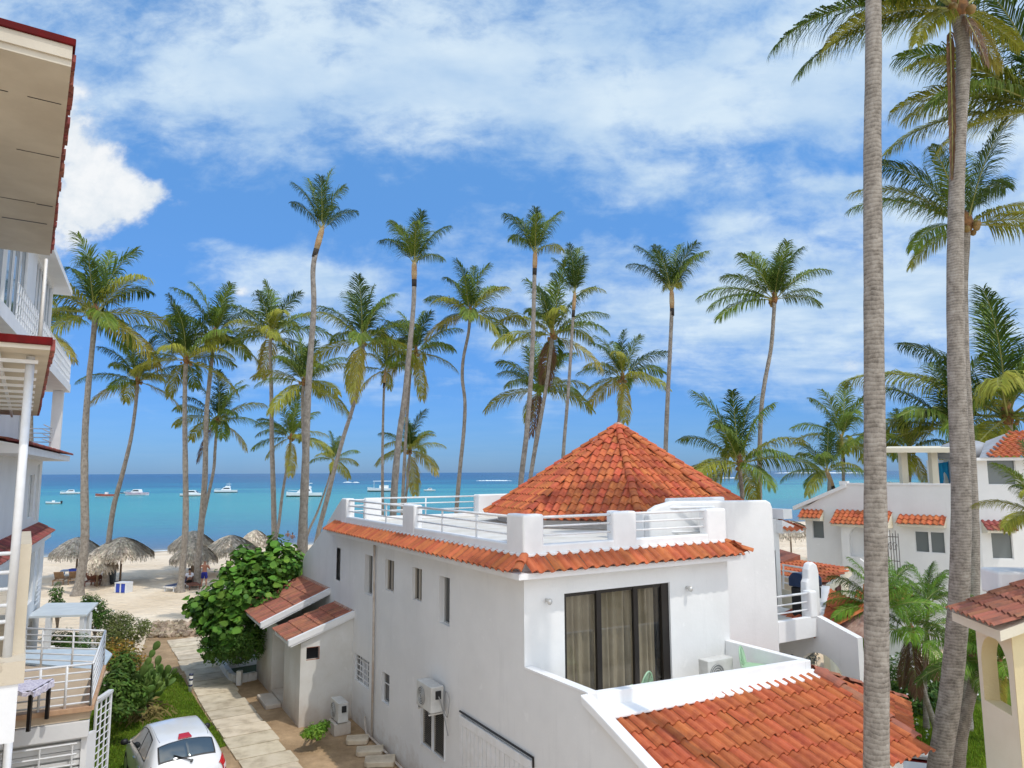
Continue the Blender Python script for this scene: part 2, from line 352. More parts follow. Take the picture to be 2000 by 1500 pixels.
mat('mortar', (.52, .36, .28), .9, var=(.35, .2, .15), vscale=6, bump=.5, bscale=30)
mat('terrace_floor', (.74, .71, .65), .8, var=(.62, .58, .50), vscale=1.2, bump=.1)
mat('glass_dark', (.012, .014, .016), .06, spec=.9)
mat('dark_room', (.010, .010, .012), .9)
mat('black_frame', (.012, .009, .008), .35)
mat('alu', (.62, .62, .60), .35, metal=.5)
mat('tan_alu', (.50, .45, .38), .45, metal=.2)
mat('curtain', (.42, .36, .26), .9, var=(.33, .28, .20), vscale=2)
mat('curtain_white', (.62, .63, .66), .9)
# ================================================================ SETTING: ground, beach, sea
def struct(o): o['kind'] = 'structure'; return o
def nmat(name, build):
    m = bpy.data.materials.new(name); m.use_nodes = True; build(m.node_tree, m.node_tree.nodes['Principled BSDF']); MATS[name] = m; return m
def sand(nt, b):
    L = nt.links; tcn = nt.nodes.new('ShaderNodeTexCoord')
    def nz(sc_, det, ro): n = nt.nodes.new('ShaderNodeTexNoise'); L.new(tcn.outputs['Object'], n.inputs[0]); n.inputs['Scale'].default_value = sc_; n.inputs['Detail'].default_value = det; n.inputs['Roughness'].default_value = ro; return n.outputs[0]
    r = nt.nodes.new('ShaderNodeValToRGB'); L.new(nz(.22, 7, .65), r.inputs[0]); e = r.color_ramp.elements
    e[0].position = .30; e[0].color = (.66, .52, .36, 1); e[1].position = .55; e[1].color = (.80, .66, .49, 1); q = e.new(.75); q.color = (.86, .74, .57, 1)
    b.inputs['Roughness'].default_value = .95; b.inputs['Specular IOR Level'].default_value = .1
    sp = nt.nodes.new('ShaderNodeSeparateXYZ'); L.new(tcn.outputs['Object'], sp.inputs[0])
    # wet sand at the waterline
    wr = nt.nodes.new('ShaderNodeMapRange'); L.new(sp.outputs[2], wr.inputs[0]); wr.inputs[1].default_value = -.60; wr.inputs[2].default_value = -.42
    wr.inputs[3].default_value = .55; wr.inputs[4].default_value = 1.0
    mx = nt.nodes.new('ShaderNodeVectorMath'); mx.operation = 'SCALE'; L.new(r.outputs[0], mx.inputs[0]); L.new(wr.outputs[0], mx.inputs['Scale']); L.new(mx.outputs[0], b.inputs['Base Color'])
    v = nt.nodes.new('ShaderNodeTexVoronoi'); L.new(tcn.outputs['Object'], v.inputs[0]); v.inputs['Scale'].default_value = 2.6; v.feature = 'SMOOTH_F1'
    ad = nt.nodes.new('ShaderNodeMath'); ad.operation = 'ADD'; L.new(v.outputs[0], ad.inputs[0]); L.new(nz(1.3, 9, .7), ad.inputs[1])
    bp = nt.nodes.new('ShaderNodeBump'); L.new(ad.outputs[0], bp.inputs['Height']); bp.inputs['Strength'].default_value = .75; bp.inputs['Distance'].default_value = .22; L.new(bp.outputs[0], b.inputs['Normal'])
nmat('sand', sand)
def dirt(nt, b):
    L = nt.links; tcn = nt.nodes.new('ShaderNodeTexCoord')
    def nz(sc_, det, ro): n = nt.nodes.new('ShaderNodeTexNoise'); L.new(tcn.outputs['Object'], n.inputs[0]); n.inputs['Scale'].default_value = sc_; n.inputs['Detail'].default_value = det; n.inputs['Roughness'].default_value = ro; return n.outputs[0]
    r = nt.nodes.new('ShaderNodeValToRGB'); L.new(nz(.9, 9, .68), r.inputs[0]); e = r.color_ramp.elements
    e[0].position = .28; e[0].color = (.25, .165, .090, 1); e[1].position = .52; e[1].color = (.44, .305, .18, 1); q = e.new(.70); q.color = (.62, .43, .26, 1)
    b.inputs['Roughness'].default_value = .95; b.inputs['Specular IOR Level'].default_value = .1; L.new(r.outputs[0], b.inputs['Base Color'])
    bp = nt.nodes.new('ShaderNodeBump'); L.new(nz(5, 9, .75), bp.inputs['Height']); bp.inputs['Strength'].default_value = .8; bp.inputs['Distance'].default_value = .08; L.new(bp.outputs[0], b.inputs['Normal'])
nmat('dirt', dirt)
SEA = -0.6
sA = gz(300, 1077, SEA); sB = gz(542, 1066, SEA); sd = (sB-sA).normalized(); sn = Vector((-sd.y, sd.x, 0))       # shoreline, and the way out to sea
def shore_dist(x, y): return (Vector((x, y, 0))-Vector((sA.x, sA.y, 0))).dot(sn)
mb = MB(); rows = [-140, -110, -90, -75, -60, -50, -42, -36, -30, -25, -20, -16, -12, -9, -6, -4, -2, 0, 2, 5, 10, 30, 120, 600]
cols = [-900, -400, -200, -120, -90, -75] + [-60+3*i for i in range(41)] + [75, 90, 120, 200, 400, 900]
def gheight(dist, s_):
    base = 0.0 if dist < -14 else (-.62*((dist+14)/14)**1.6 if dist < 0 else -.62-.05*dist)
    wob = 0.05*math.sin(s_*.31)+.06*math.sin(s_*.17+dist*.4)+.04*math.sin(dist*.9+s_*.5)
    return base+wob*(1 if dist > -34 and dist < 2 else 0)*min(1, max(0, (dist+34)/8))
for t_ in rows:
    for s_ in cols:
        p = sA+sd*s_+sn*t_; mb.v.append((p.x, p.y, max(-14, gheight(t_, s_))))
nc = len(cols)
for i in range(len(rows)-1):
    for j in range(nc-1): mb.f.append((i*nc+j, i*nc+j+1, (i+1)*nc+j+1, (i+1)*nc+j)); mb.mi.append(0)
struct(mb.build('beach', 'sand', smooth=True))
def water(nt, b):
    L = nt.links; tcn = nt.nodes.new('ShaderNodeTexCoord')
    dt = nt.nodes.new('ShaderNodeVectorMath'); dt.operation = 'DOT_PRODUCT'; L.new(tcn.outputs['Object'], dt.inputs[0]); dt.inputs[1].default_value = (sn.x, sn.y, 0)
    off = nt.nodes.new('ShaderNodeMath'); off.operation = 'SUBTRACT'; L.new(dt.outputs['Value'], off.inputs[0]); off.inputs[1].default_value = sA.x*sn.x+sA.y*sn.y
    def nz(sc_, det, ro, st=(1, 1, 1)):
        mp = nt.nodes.new('ShaderNodeMapping'); L.new(tcn.outputs['Object'], mp.inputs[0]); mp.inputs['Scale'].default_value = st
        n = nt.nodes.new('ShaderNodeTexNoise'); L.new(mp.outputs[0], n.inputs[0]); n.inputs['Scale'].default_value = sc_; n.inputs['Detail'].default_value = det; n.inputs['Roughness'].default_value = ro; return n.outputs[0]
    # sea bed depth seen through the water: log of the distance from shore with patches
    mx_ = nt.nodes.new('ShaderNodeMath'); mx_.operation = 'MAXIMUM'; L.new(off.outputs[0], mx_.inputs[0]); mx_.inputs[1].default_value = 1
    lg = nt.nodes.new('ShaderNodeMath'); lg.operation = 'LOGARITHM'; L.new(mx_.outputs[0], lg.inputs[0]); lg.inputs[1].default_value = 10
    dv = nt.nodes.new('ShaderNodeMath'); dv.operation = 'DIVIDE'; L.new(lg.outputs[0], dv.inputs[0]); dv.inputs[1].default_value = 4.0
    nn = nt.nodes.new('ShaderNodeMath'); nn.operation = 'MULTIPLY_ADD'; L.new(nz(.012, 5, .6, (.45, 1.0, 1)), nn.inputs[0]); nn.inputs[1].default_value = .26; nn.inputs[2].default_value = -.13
    n3 = nt.nodes.new('ShaderNodeMath'); n3.operation = 'MULTIPLY_ADD'; L.new(nz(.07, 7, .7, (.22, 1.0, 1)), n3.inputs[0]); n3.inputs[1].default_value = .17; n3.inputs[2].default_value = -.085
    a3 = nt.nodes.new('ShaderNodeMath'); a3.operation = 'ADD'; L.new(nn.outputs[0], a3.inputs[0]); L.new(n3.outputs[0], a3.inputs[1])
    ad = nt.nodes.new('ShaderNodeMath'); ad.operation = 'ADD'; L.new(dv.outputs[0], ad.inputs[0]); L.new(a3.outputs[0], ad.inputs[1])
    r = nt.nodes.new('ShaderNodeValToRGB'); L.new(ad.outputs[0], r.inputs[0]); e = r.color_ramp.elements
    # 10**(4*pos) metres: .25=10 m .4=40 .5=100 .6=250 .7=630 .8=1600
    e[0].position = .0; e[0].color = (.30, .30, .26, 1); e[1].position = .16; e[1].color = (.13, .19, .26, 1)
    for p_, c_ in ((.30, (.085, .20, .30)), (.40, (.075, .25, .30)), (.50, (.068, .31, .31)), (.58, (.050, .28, .29)), (.635, (.015, .17, .25)), (.70, (.010, .095, .18)), (.80, (.008, .06, .14))):
        q = e.new(p_); q.color = (*c_, 1)
    L.new(r.outputs[0], b.inputs['Base Color']); b.inputs['Roughness'].default_value = .22; b.inputs['IOR'].default_value = 1.33; b.inputs['Specular IOR Level'].default_value = .15
    bp = nt.nodes.new('ShaderNodeBump'); a2 = nt.nodes.new('ShaderNodeMath'); a2.operation = 'ADD'; L.new(nz(.55, 8, .65, (.55, 1.6, 1)), a2.inputs[0]); L.new(nz(.09, 4, .5, (.4, 1.6, 1)), a2.inputs[1])
    L.new(a2.outputs[0], bp.inputs['Height']); bp.inputs['Strength'].default_value = .8; bp.inputs['Distance'].default_value = .8; L.new(bp.outputs[0], b.inputs['Normal'])
nmat('sea_water', water)
mb = MB(); 
def sp_(s_, t_): p = sA+sd*s_+sn*t_; return (p.x, p.y, SEA)
mb.quad(sp_(-30000, -.6), sp_(30000, -.6), sp_(30000, 50000), sp_(-30000, 50000)); struct(mb.build('sea', 'sea_water'))
# shore wash
mat('foam', (.82, .84, .85), .8, var=(.60, .68, .70), vscale=3)
mb = MB(); r2 = random.Random(4)
for s0 in range(-30, 60, 1):
    wdt = .35+.3*math.sin(s0*.7)+r2.random()*.25; o_ = .25*math.sin(s0*.23)
    wd2 = .35+.3*math.sin((s0+1)*.7)+.1; o2 = .25*math.sin((s0+1)*.23)
    a, b_, c, d = (sA+sd*s0+sn*(o_-.2), sA+sd*(s0+1)+sn*(o2-.2), sA+sd*(s0+1)+sn*(o2+wd2), sA+sd*s0+sn*(o_+wdt))
    mb.quad(*[(p.x, p.y, SEA+.02) for p in (a, b_, c, d)])
o = mb.build('shore_foam', 'foam'); o['kind'] = 'stuff'; tag(o, 'thin white line of wash along the shoreline', 'foam')
def breaker(px0, px1, py, label, h=.9):
    mb = MB(); a = gz(px0, py, SEA); b_ = gz(px1, py, SEA); n_ = 60; q = random.Random(int(px0))
    L_ = (b_-a); dpt = Vector((L_.y, -L_.x, 0)).normalized()*-1
    vs = []
    for i in range(n_+1):
        t = i/n_; p = a+L_*t+dpt*(q.uniform(-1, 1)*h*1.5); hh = h*(math.sin(math.pi*t)**.5)*q.uniform(.35, 1.0)+.02
        vs.append([p-dpt*h*2.2, p-dpt*h*.6+Vector((0, 0, hh*.8)), p+Vector((0, 0, hh)), p+dpt*h*1.2])
    for i in range(n_):
        for j in range(3): mb.quad(vs[i][j], vs[i+1][j], vs[i+1][j+1], vs[i][j+1])
    tag(mb.build('breaking_wave', 'foam', smooth=True), label, 'wave', 'breaking waves on the reef')
breaker(930, 1000, 939.2, 'white wave breaking on the sea just left of the conical tiled roof')
breaker(1398, 1470, 934, 'far white wave breaking beyond the motorboat, right of the conical roof', 1.2)
breaker(1476, 1500, 938.5, 'white wave breaking right behind the dark hulled motorboat')
breaker(1515, 1700, 924.2, 'long thin white reef surf line on the horizon at the right', 5)
breaker(672, 687, 942.5, 'short white wave curl left of the pair of far breakers')
breaker(690, 700, 942.8, 'tiny white wave curl, the right one of the pair of far breakers')
# yard of trodden dirt, as one sheet on the plot
Hth = R(30.47); E1 = Vector((math.cos(Hth), math.sin(Hth), 0)); E2 = Vector((-math.sin(Hth), math.cos(Hth), 0)); HO = Vector((0.013, 13.65, 0))
def hw(u, v, z=0.0): return HO+E1*u+E2*v+Vector((0, 0, z))
def sheet(name, poly, z, m, sub=0):
    mb = MB(); mb.add([(p[0], p[1], z) for p in poly], [tuple(range(len(poly)))]); return struct(mb.build(name, m))
P2 = lambda *pp: [tuple(gz(x, y, 0))[:2] for x, y in pp]
sheet('yard_dirt', P2((268, 1500), (262, 1325), (285, 1247), (330, 1243), (385, 1246), (470, 1262))+[tuple(hw(.6, 18))[:2], tuple(hw(3, 18))[:2], tuple(hw(3, -8))[:2], (-4, 4), (-9, 4), (-11, 12)], .004, 'dirt')
def grassm(nt, b):
    L = nt.links; tcn = nt.nodes.new('ShaderNodeTexCoord')
    def nz(sc_, det, ro): n = nt.nodes.new('ShaderNodeTexNoise'); L.new(tcn.outputs['Object'], n.inputs[0]); n.inputs['Scale'].default_value = sc_; n.inputs['Detail'].default_value = det; n.inputs['Roughness'].default_value = ro; return n.outputs[0]
    r = nt.nodes.new('ShaderNodeValToRGB'); L.new(nz(1.1, 9, .72), r.inputs[0]); e = r.color_ramp.elements
    e[0].position = .28; e[0].color = (.07, .13, .010, 1); e[1].position = .52; e[1].color = (.15, .23, .020, 1); q = e.new(.68); q.color = (.26, .29, .05, 1)
    b.inputs['Roughness'].default_value = .9; b.inputs['Specular IOR Level'].default_value = .1; L.new(r.outputs[0], b.inputs['Base Color'])
    bp = nt.nodes.new('ShaderNodeBump'); L.new(nz(28, 6, .8), bp.inputs['Height']); bp.inputs['Strength'].default_value = 1.0; bp.inputs['Distance'].default_value = .09; L.new(bp.outputs[0], b.inputs['Normal'])
nmat('lawn', grassm)
lawnL = P2((275, 1322), (348, 1314), (357, 1325), (378, 1360), (402, 1398), (425, 1430), (444, 1457), (425, 1463), (300, 1500), (210, 1500), (212, 1400), (240, 1360))+[]
lawnL = lawnL[:8]+[(-7.2, 17.2), (-7.6, 14.5), (-10.5, 14.0), (-12.5, 20.5), (-13.6, 24)]
sheet('lawn', lawnL, .012, 'lawn')
sheet('lawn', P2((1590, 1310), (1640, 1330), (1720, 1390), (1760, 1500), (2000, 1560), (2100, 1400), (2000, 1330), (1860, 1325), (1760, 1300)), .012, 'lawn')
def blades(name, poly, n, label, hgt=.07, m='blade'):
    q = random.Random(9); mb = MB(); xs = [p[0] for p in poly]; ys = [p[1] for p in poly]
    def ins(x, y):
        c = False; k = len(poly)
        for i in range(k):
            x1, y1 = poly[i]; x2, y2 = poly[(i+1) % k]
            if (y1 > y) != (y2 > y) and x < (x2-x1)*(y-y1)/(y2-y1)+x1: c = not c
        return c
    while n > 0:
        x, y = q.uniform(min(xs), max(xs)), q.uniform(min(ys), max(ys))
        if not ins(x, y): continue
        n -= 1; a = q.uniform(0, 6.28); h = hgt*q.uniform(.5, 1.4); w_ = .012; lx, ly = q.uniform(-.05, .05), q.uniform(-.05, .05)
        mb.add([(x-w_*math.cos(a), y-w_*math.sin(a), .01), (x+w_*math.cos(a), y+w_*math.sin(a), .01), (x+lx, y+ly, h)], [(0, 1, 2)])
    o = mb.build(name, m); o['kind'] = 'stuff'; return tag(o, label, 'grass')
mat('blade', (.17, .27, .022), .7, spec=.2, island=.5, trans=.3)
mat('blade_dry', (.30, .24, .09), .8, spec=.2, island=.4, trans=.2)
blades('grass', lawnL, 26000, 'short green grass of the lawn beside the parked car')
# concrete path of cast slabs
mat('path_concrete', (.66, .56, .41), .9, spec=.15, var=(.42, .34, .24), vscale=2.3, bump=.4, bscale=30, island=.10, col3=(.72, .62, .47), vlo=.26, vhi=.5)
mb = MB(); q = random.Random(5)
pc = [Vector((-14.9, 33.9, 0)), Vector((-13.2, 31.1, 0)), Vector((-10.95, 27.3, 0)), Vector((-9.0, 24.1, 0)), Vector((-6.05, 19.5, 0)), Vector((-3.3, 15.2, 0))]
pts = []
for i in range(len(pc)-1):
    k = max(1, round((pc[i+1]-pc[i]).length/.88))
    for j in range(k): pts.append(pc[i].lerp(pc[i+1], j/k))
for i in range(len(pts)-1):
    a, b_ = pts[i], pts[i+1]; d = (b_-a).normalized(); n_ = Vector((d.y, -d.x, 0)); wl_, wr_ = .82+q.uniform(-.03, .04), .48+q.uniform(-.05, .07)
    g = .022; z_ = .05+q.uniform(-.008, .008); t_ = q.uniform(-.02, .02)
    A, B, C, D = a+d*g-n_*wr_, a+d*(g+t_)+n_*wl_, b_-d*(g-t_)+n_*wl_, b_-d*g-n_*wr_
    c = .07
    poly = []
    for P_, Q_, S_ in ((A, D, B), (B, A, C), (C, B, D), (D, C, A)):
        poly += [P_+(Q_-P_).normalized()*c*q.uniform(.3, 1.2), P_+(S_-P_).normalized()*c*q.uniform(.3, 1.2)]
    mb.prism([(p.x, p.y, .006) for p in poly], (0, 0, z_))
struct(mb.build('path', 'path_concrete'))
# ================================================================ MAIN HOUSE (own axes: x along the front, y away from the camera)
house = thing('white_villa', 'large white villa with a roof terrace and a conical terracotta tiled roof', 'house', HO, Hth)
def V3(*a): return Vector(a)
# body
mb = MB()
winL = [(12.63, 11.95, 3.95, 5.0), (9.75, 9.06, 3.88, 5.05), (8.0, 7.33, 4.23, 5.08), (6.02, 5.41, 4.26, 5.07), (4.36, 3.78, 3.95, 5.05), (10.5, 9.2, 1.22, 2.0), (8.13, 7.54, 1.2, 2.0), (5.3, 4.0, .95, 2.04)]
HL = [(b_, a, c, d, (.19, .19, .14, .14, .20, .13, .13, .08)[i]) for i, (a, b_, c, d) in enumerate(winL)]
panel(mb, (.5, 0, 0), (0, 1, 0), (-1, 0, 0), -1.95, 12.2, 0, 2.9, [h for h in HL if h[2] < 3], .22)
panel(mb, (.5, 0, 0), (0, 1, 0), (-1, 0, 0), .45, 12.2, 2.9, 5.86, [h for h in HL if h[2] > 3 and h[1] < 12.3], .3)
# back wing with the sloping shoulder: one solid slab, with its slit window
mb.add([(.5, 12.2, 0), (.5, 11.95, 0)], [])
W1 = (11.95, 12.63, 3.95, 5.0)
panel(mb, (.5, 0, 0), (0, 1, 0), (-1, 0, 0), 12.2, 12.63, 0, 3.95); panel(mb, (.5, 0, 0), (0, 1, 0), (-1, 0, 0), 12.2, 12.63, 5.0, 5.86)
mb.add([(.5, 12.63, 0), (.5, 17.0, 0), (.5, 17.0, 4.15), (.5, 16.6, 4.45), (.5, 15.4, 4.95), (.5, 13.9, 5.72), (.5, 12.63, 6.42)], [(0, 6, 5, 4, 3, 2, 1)])
mb.add([(.5, 12.2, 5.86), (.5, 12.63, 5.86), (.5, 12.63, 6.42), (.5, 12.2, 6.64)], [(0, 3, 2, 1)])
top = [(12.2, 6.64), (12.63, 6.42), (13.9, 5.72), (15.4, 4.95), (16.6, 4.45), (17.0, 4.15), (17.0, 0)]
for i in range(len(top)-1):
    (a, b_), (c, d) = top[i], top[i+1]; mb.quad((.5, a, b_), (.8, a, b_), (.8, c, d), (.5, c, d))
mb.add([(.8, y, z) for y, z in top]+[(.8, 12.2, 0)], [tuple(range(len(top)+1))])
# upper part seen above the left rake: wall that carries on towards the camera under the balcony
mb.add([(.5, -1.95, 0), (.5, -4.1, 0), (.5, -4.1, 2.62), (.5, -1.95, 3.40)], [(0, 1, 2, 3)])
mb.add([(.5, -1.6, 2.9), (.5, -1.95, 2.9), (.5, -1.95, 3.40), (.5, -1.6, 3.55)], [(0, 1, 2, 3)])
# front wall with the big glazed door
panel(mb, (0, .45, 0), (1, 0, 0), (0, -1, 0), .5, 6.05, 0, 5.86, [(1.44, 4.25, 2.9, 5.08)], .14)
mb.quad((6.05, .45, 0), (6.05, 1.0, 0), (6.05, 1.0, 6.1), (6.05, .45, 6.1))
panel(mb, (0, 1.0, 0), (1, 0, 0), (0, -1, 0), 6.05, 8.35, 0, 5.9)
mb.quad((8.35, 1.0, 0), (8.35, 5.0, 0), (8.35, 5.0, 5.9), (8.35, 1.0, 5.9))
panel(mb, (0, 5.0, 0), (1, 0, 0), (0, -1, 0), 8.35, 13.4, 0, 5.9, [(12.9, 13.2, 2.9, 4.85)])
mb.quad((13.4, 5.0, 0), (13.4, 12.2, 0), (13.4, 12.2, 5.9), (13.4, 5.0, 5.9))
mb.quad((.8, 12.2, 0), (13.4, 12.2, 0), (13.4, 12.2, 5.9), (.8, 12.2, 5.9))
mb.quad((.5, 12.2, 5.86), (.5, .45, 5.86), (.7, .45, 5.86), (.7, 12.2, 5.86))
mb.build('wall', 'stucco', house)
# terrace floor
mb = MB(); mb.add([(.72, .67, 5.9), (6.0, .67, 5.9), (6.0, 1.2, 5.9), (8.3, 1.2, 5.9), (8.3, 5.1, 5.9), (13.3, 5.1, 5.9), (13.3, 12.1, 5.9), (.72, 12.1, 5.9)], [tuple(range(8))]); mb.build('terrace_floor', 'terrace_floor', house)
# dark rooms behind the windows and their panes
def window(parent, cx, v0, v1, z0, z1, kind):                     # windows of the left wall, plane x=.5
    g = MB(); d = cx
    g.quad((d, v0, z0), (d, v1, z0), (d, v1, z1), (d, v0, z1)); w_ = g.build('window', 'glass_dark', parent)
    f = MB(); t = .045
    for a, b_ in (((v0, z0), (v1, z0)), ((v0, z1), (v1, z1)), ((v0, z0), (v0, z1)), ((v1, z0), (v1, z1))):
        f.bar((d-.02, a[0], a[1]), (d-.02, b_[0], b_[1]), t, t)
    if kind == 'mid': f.bar((d-.03, (v0+v1)/2, z0), (d-.03, (v0+v1)/2, z1), t)
    f.build('frame', 'tan_alu' if kind != 'slit' else 'alu', w_)
    return w_
for i, h in enumerate(HL):
    if h[2] > 3: window(house, .5+(.12 if i in (2, 3) else .175), h[0], h[1], h[2], h[3], 'mid' if i in (2, 3) else 'slit')
w_ = window(house, .62, 9.2, 10.5, 1.22, 2.0, 'slit'); b_ = MB()
for k in range(4): b_.bar((.56, 9.2, 1.36+.17*k), (.56, 10.5, 1.36+.17*k), .022)
for k in range(3): b_.bar((.56, 9.5+.33*k, 1.22), (.56, 9.5+.33*k, 2.0), .02)
b_.build('window_bars', 'white_metal', w_)
c_ = MB(); 
for k in range(14): c_.box((.605, 9.55+.045*k, 1.22), (.612+.006*(k % 2), 9.59+.045*k, 2.0))
c_.build('curtain', 'curtain_white', w_)
w_ = window(house, .62, 7.54, 8.13, 1.2, 2.0, 'slit'); b_ = MB(); b_.bar((.6, 7.54, 1.68), (.6, 8.13, 1.68), .025); b_.build('window_bars', 'white_metal', w_)
w_ = window(house, .575, 4.0, 5.3, .95, 2.04, 'mid'); b_ = MB()
for k in range(24): b_.box((.545, 4.03, .98+.044*k), (.568, 5.27, .994+.044*k))
b_.build('louvre', mat('louvre', (.10, .095, .085), .5), w_)
mat('mosquito', (.05, .05, .05), .9)
f = MB(); [f.bar((.49, 5.3, z_), (.49, 4.0, z_), .05, .03) for z_ in (.95, )]; f.bar((.49, 4.64, .95), (.49, 4.64, 2.04), .05); f.bar((.49, 5.32, .9), (.49, 5.32, 2.4), .06); f.bar((.49, 3.98, .95), (.49, 3.98, 2.04), .03); f.build('window_frame', 'white_metal', house)
mb = MB(); mb.tube([(.44, 8.77, 5.5), (.44, 8.72, 3.5), (.44, 8.70, 2.6), (.44, 8.70, .1)], .035, 8); mb.build('downpipe', mat('pipe', (.62, .56, .49), .6, var=(.46, .38, .31), vscale=3), house, smooth=True)
# glazed door with curtains behind, dark frame
mb = MB(); mb.quad((1.44, .56, 2.9), (4.25, .56, 2.9), (4.25, .56, 5.08), (1.44, .56, 5.08))
def glassb(nt, b):
    L = nt.links; gl = nt.nodes.new('ShaderNodeBsdfGlossy'); gl.inputs['Roughness'].default_value = .02; gl.inputs['Color'].default_value = (.9, .9, .9, 1)
    tr = nt.nodes.new('ShaderNodeBsdfTransparent'); tr.inputs[0].default_value = (.80, .80, .78, 1); mx = nt.nodes.new('ShaderNodeMixShader'); mx.inputs[0].default_value = .07
    L.new(tr.outputs[0], mx.inputs[1]); L.new(gl.outputs[0], mx.inputs[2]); L.new(mx.outputs[0], nt.nodes['Material Output'].inputs[0])
nmat('glass_clear', glassb)
door = mb.build('sliding_door', 'glass_clear', house)
mb = MB(); t = .09
for x0, x1 in ((1.44, 1.52), (2.28, 2.40), (3.26, 3.38), (4.05, 4.25)): mb.box((x0, .50, 2.9), (x1, .575, 5.08))
mb.box((1.44, .52, 5.0), (4.25, .575, 5.08)); mb.box((1.44, .52, 2.9), (4.25, .575, 2.96)); mb.build('frame', 'black_frame', door)
mb = MB(); q = random.Random(2)
for (x0, x1) in ((1.46, 2.5), (2.33, 3.42), (3.2, 4.0)):
    n_ = 60; o_ = len(mb.v); ph = q.uniform(0, 6); cols_ = []
    for i in range(n_+1):
        t = i/n_; x = x0+(x1-x0)*t
        dep = .045*math.sin(t*2*math.pi*5.5+ph+.8*math.sin(t*7))+.02*math.sin(t*51+ph)
        for j, zz in enumerate((2.92, 3.5, 4.2, 5.05)):
            sw = .03*math.sin(t*9+ph)*(1-j/3)
            mb.v.append((x+sw, .74+dep*(1.25-.12*j), zz))
    for i in range(n_):
        for j in range(3): mb.f.append((o_+i*4+j, o_+(i+1)*4+j, o_+(i+1)*4+j+1, o_+i*4+j+1)); mb.mi.append(0)
mb.build('curtain', 'curtain', door, smooth=True)
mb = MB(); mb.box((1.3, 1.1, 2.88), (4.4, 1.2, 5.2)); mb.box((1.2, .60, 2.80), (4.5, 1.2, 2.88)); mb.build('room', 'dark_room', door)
# parapet of the roof terrace with posts
mb = MB(); Z0, Z1, ZP = 5.86, 6.07, 6.66
mb.box((.5, .45, Z0), (.72, 12.2, Z1)); mb.box((.721, .45, Z0), (6.05, .67, Z1)); 
mb.build('parapet', 'stucco_trim', house, bevel=.03)
def post(lo, hi, b=.05):
    m_ = MB(); m_.box(lo, hi); return m_.build('parapet_post', 'stucco_trim', house, bevel=b, seg=4)
m_ = MB(); m_.prism([(.485, .435, Z0+.01), (1.0-.03, .435, Z0+.01), (1.0-.03, .72, Z0+.01), (.74, .72, Z0+.01), (.74, 1.12, Z0+.01), (.485, 1.12, Z0+.01)], (0, 0, ZP-Z0)); m_.build('parapet_post', 'stucco_trim', house, bevel=.05, seg=4)
post((.485, 5.95, Z0+.01), (.74, 6.75, ZP)); post((.485, 11.7, Z0+.01), (.79, 12.22, ZP))
post((2.72, .435, Z0+.01), (3.35, .69, ZP)); post((5.45, .435, Z0+.01), (6.07, .72, ZP-.02))
# stair head wall, with rounded shoulders
m_ = MB(); m_.prism([(4.2, .99, 5.9), (4.2, .99, 6.5), (4.28, .99, 6.62), (4.5, .99, 6.72), (4.95, .99, 6.81), (8.15, .99, 6.76), (8.3, .99, 6.70), (8.36, .99, 6.55), (8.36, .99, 0), (6.06, .99, 0), (6.06, .99, 5.9)], (0, .2, 0)); m_.build('stair_wall', 'stucco', house, bevel=.05, seg=3)
m_ = MB(); m_.box((4.2, 1.21, 5.9), (4.42, 2.6, 6.55)); m_.box((6.3, 2.6, 5.9), (8.35, 2.8, 6.80)); m_.box((8.15, 1.21, 5.9), (8.35, 2.6, 6.62)); m_.build('stair_wall', 'stucco_trim', house, bevel=.04)
# back parapet and posts
VB = 11.85
m_ = MB(); m_.box((1.2, VB, 5.9), (13.3, VB+.2, 6.03)); m_.build('parapet', 'stucco_trim', house, bevel=.02)
post((1.2, VB-.02, 5.88), (1.78, VB+.24, 6.66)); post((5.40, VB-.22, 5.88), (9.0, VB+.22, 6.70))
# railings
def rails(pts, zs, r_=.022, top=.032, posts=(), name='railing', zb=6.07, m='white_metal', par=house):
    m_ = MB()
    for i in range(len(pts)-1):
        for k, z_ in enumerate(zs):
            rr = top if k == 0 else r_
            m_.tube([(*pts[i], z_), (*pts[i+1], z_)], rr, 6)
    for p in posts: m_.tube([(*p, zb), (*p, zs[0])], .026, 6)
    return m_.build(name, m, par, smooth=True)
rz = (6.60, 6.42, 6.24)
rails([(.61, 1.1), (.61, 5.97)], rz, posts=[(.61, 2.65), (.61, 4.45)]); rails([(.61, 6.73), (.61, 11.72)], rz, posts=[(.61, 8.3), (.61, 10.2)])
rails([(.96, .56), (2.74, .56)], rz); rails([(3.33, .56), (5.47, .56)], rz)
rails([(1.77, VB+.1), (5.42, VB+.1)], (6.64, 6.44, 6.22), posts=[(3.45, VB+.1)], zb=6.0)
rails([(.64, 11.95), (1.22, 11.95)], rz, name='railing')
rails([(5.95, .7), (4.45, 1.12)], (6.66, 6.1), name='railing')
# eaves: fascia and tiles, left side and front, with the hip at the corner
ov = .32; ze = 5.60; zt = 5.86
m_ = MB(); m_.box((.5-ov+.03, .45-ov+.03, ze-.13), (.499, 12.9, ze-.02)); m_.box((.5, .45-ov+.03, ze-.13), (6.05+ov-.02, .449, ze-.02)); m_.box((6.06, .45, ze-.13), (6.05+ov-.02, .99, ze-.02))
m_.build('fascia', 'stucco_trim', house)
L_ = math.hypot(ov+.04, zt-ze+.0)
m_ = MB(); e0 = V3(.5-ov-.04, 0, ze)
up = V3(ov+.04, 0, zt-ze).normalized()
tiles(m_, (e0.x, .45-ov, ze), (0, 1, 0), up, [(0, 0), (.28, L_), (12.9, L_), (12.9, 0)], pitch=.26, row=L_, amp=.06, seed=3); m_.build('eave_tiles', 'clay_tile', house, smooth=False)
m_ = MB(); upf = V3(0, ov+.04, zt-ze).normalized()
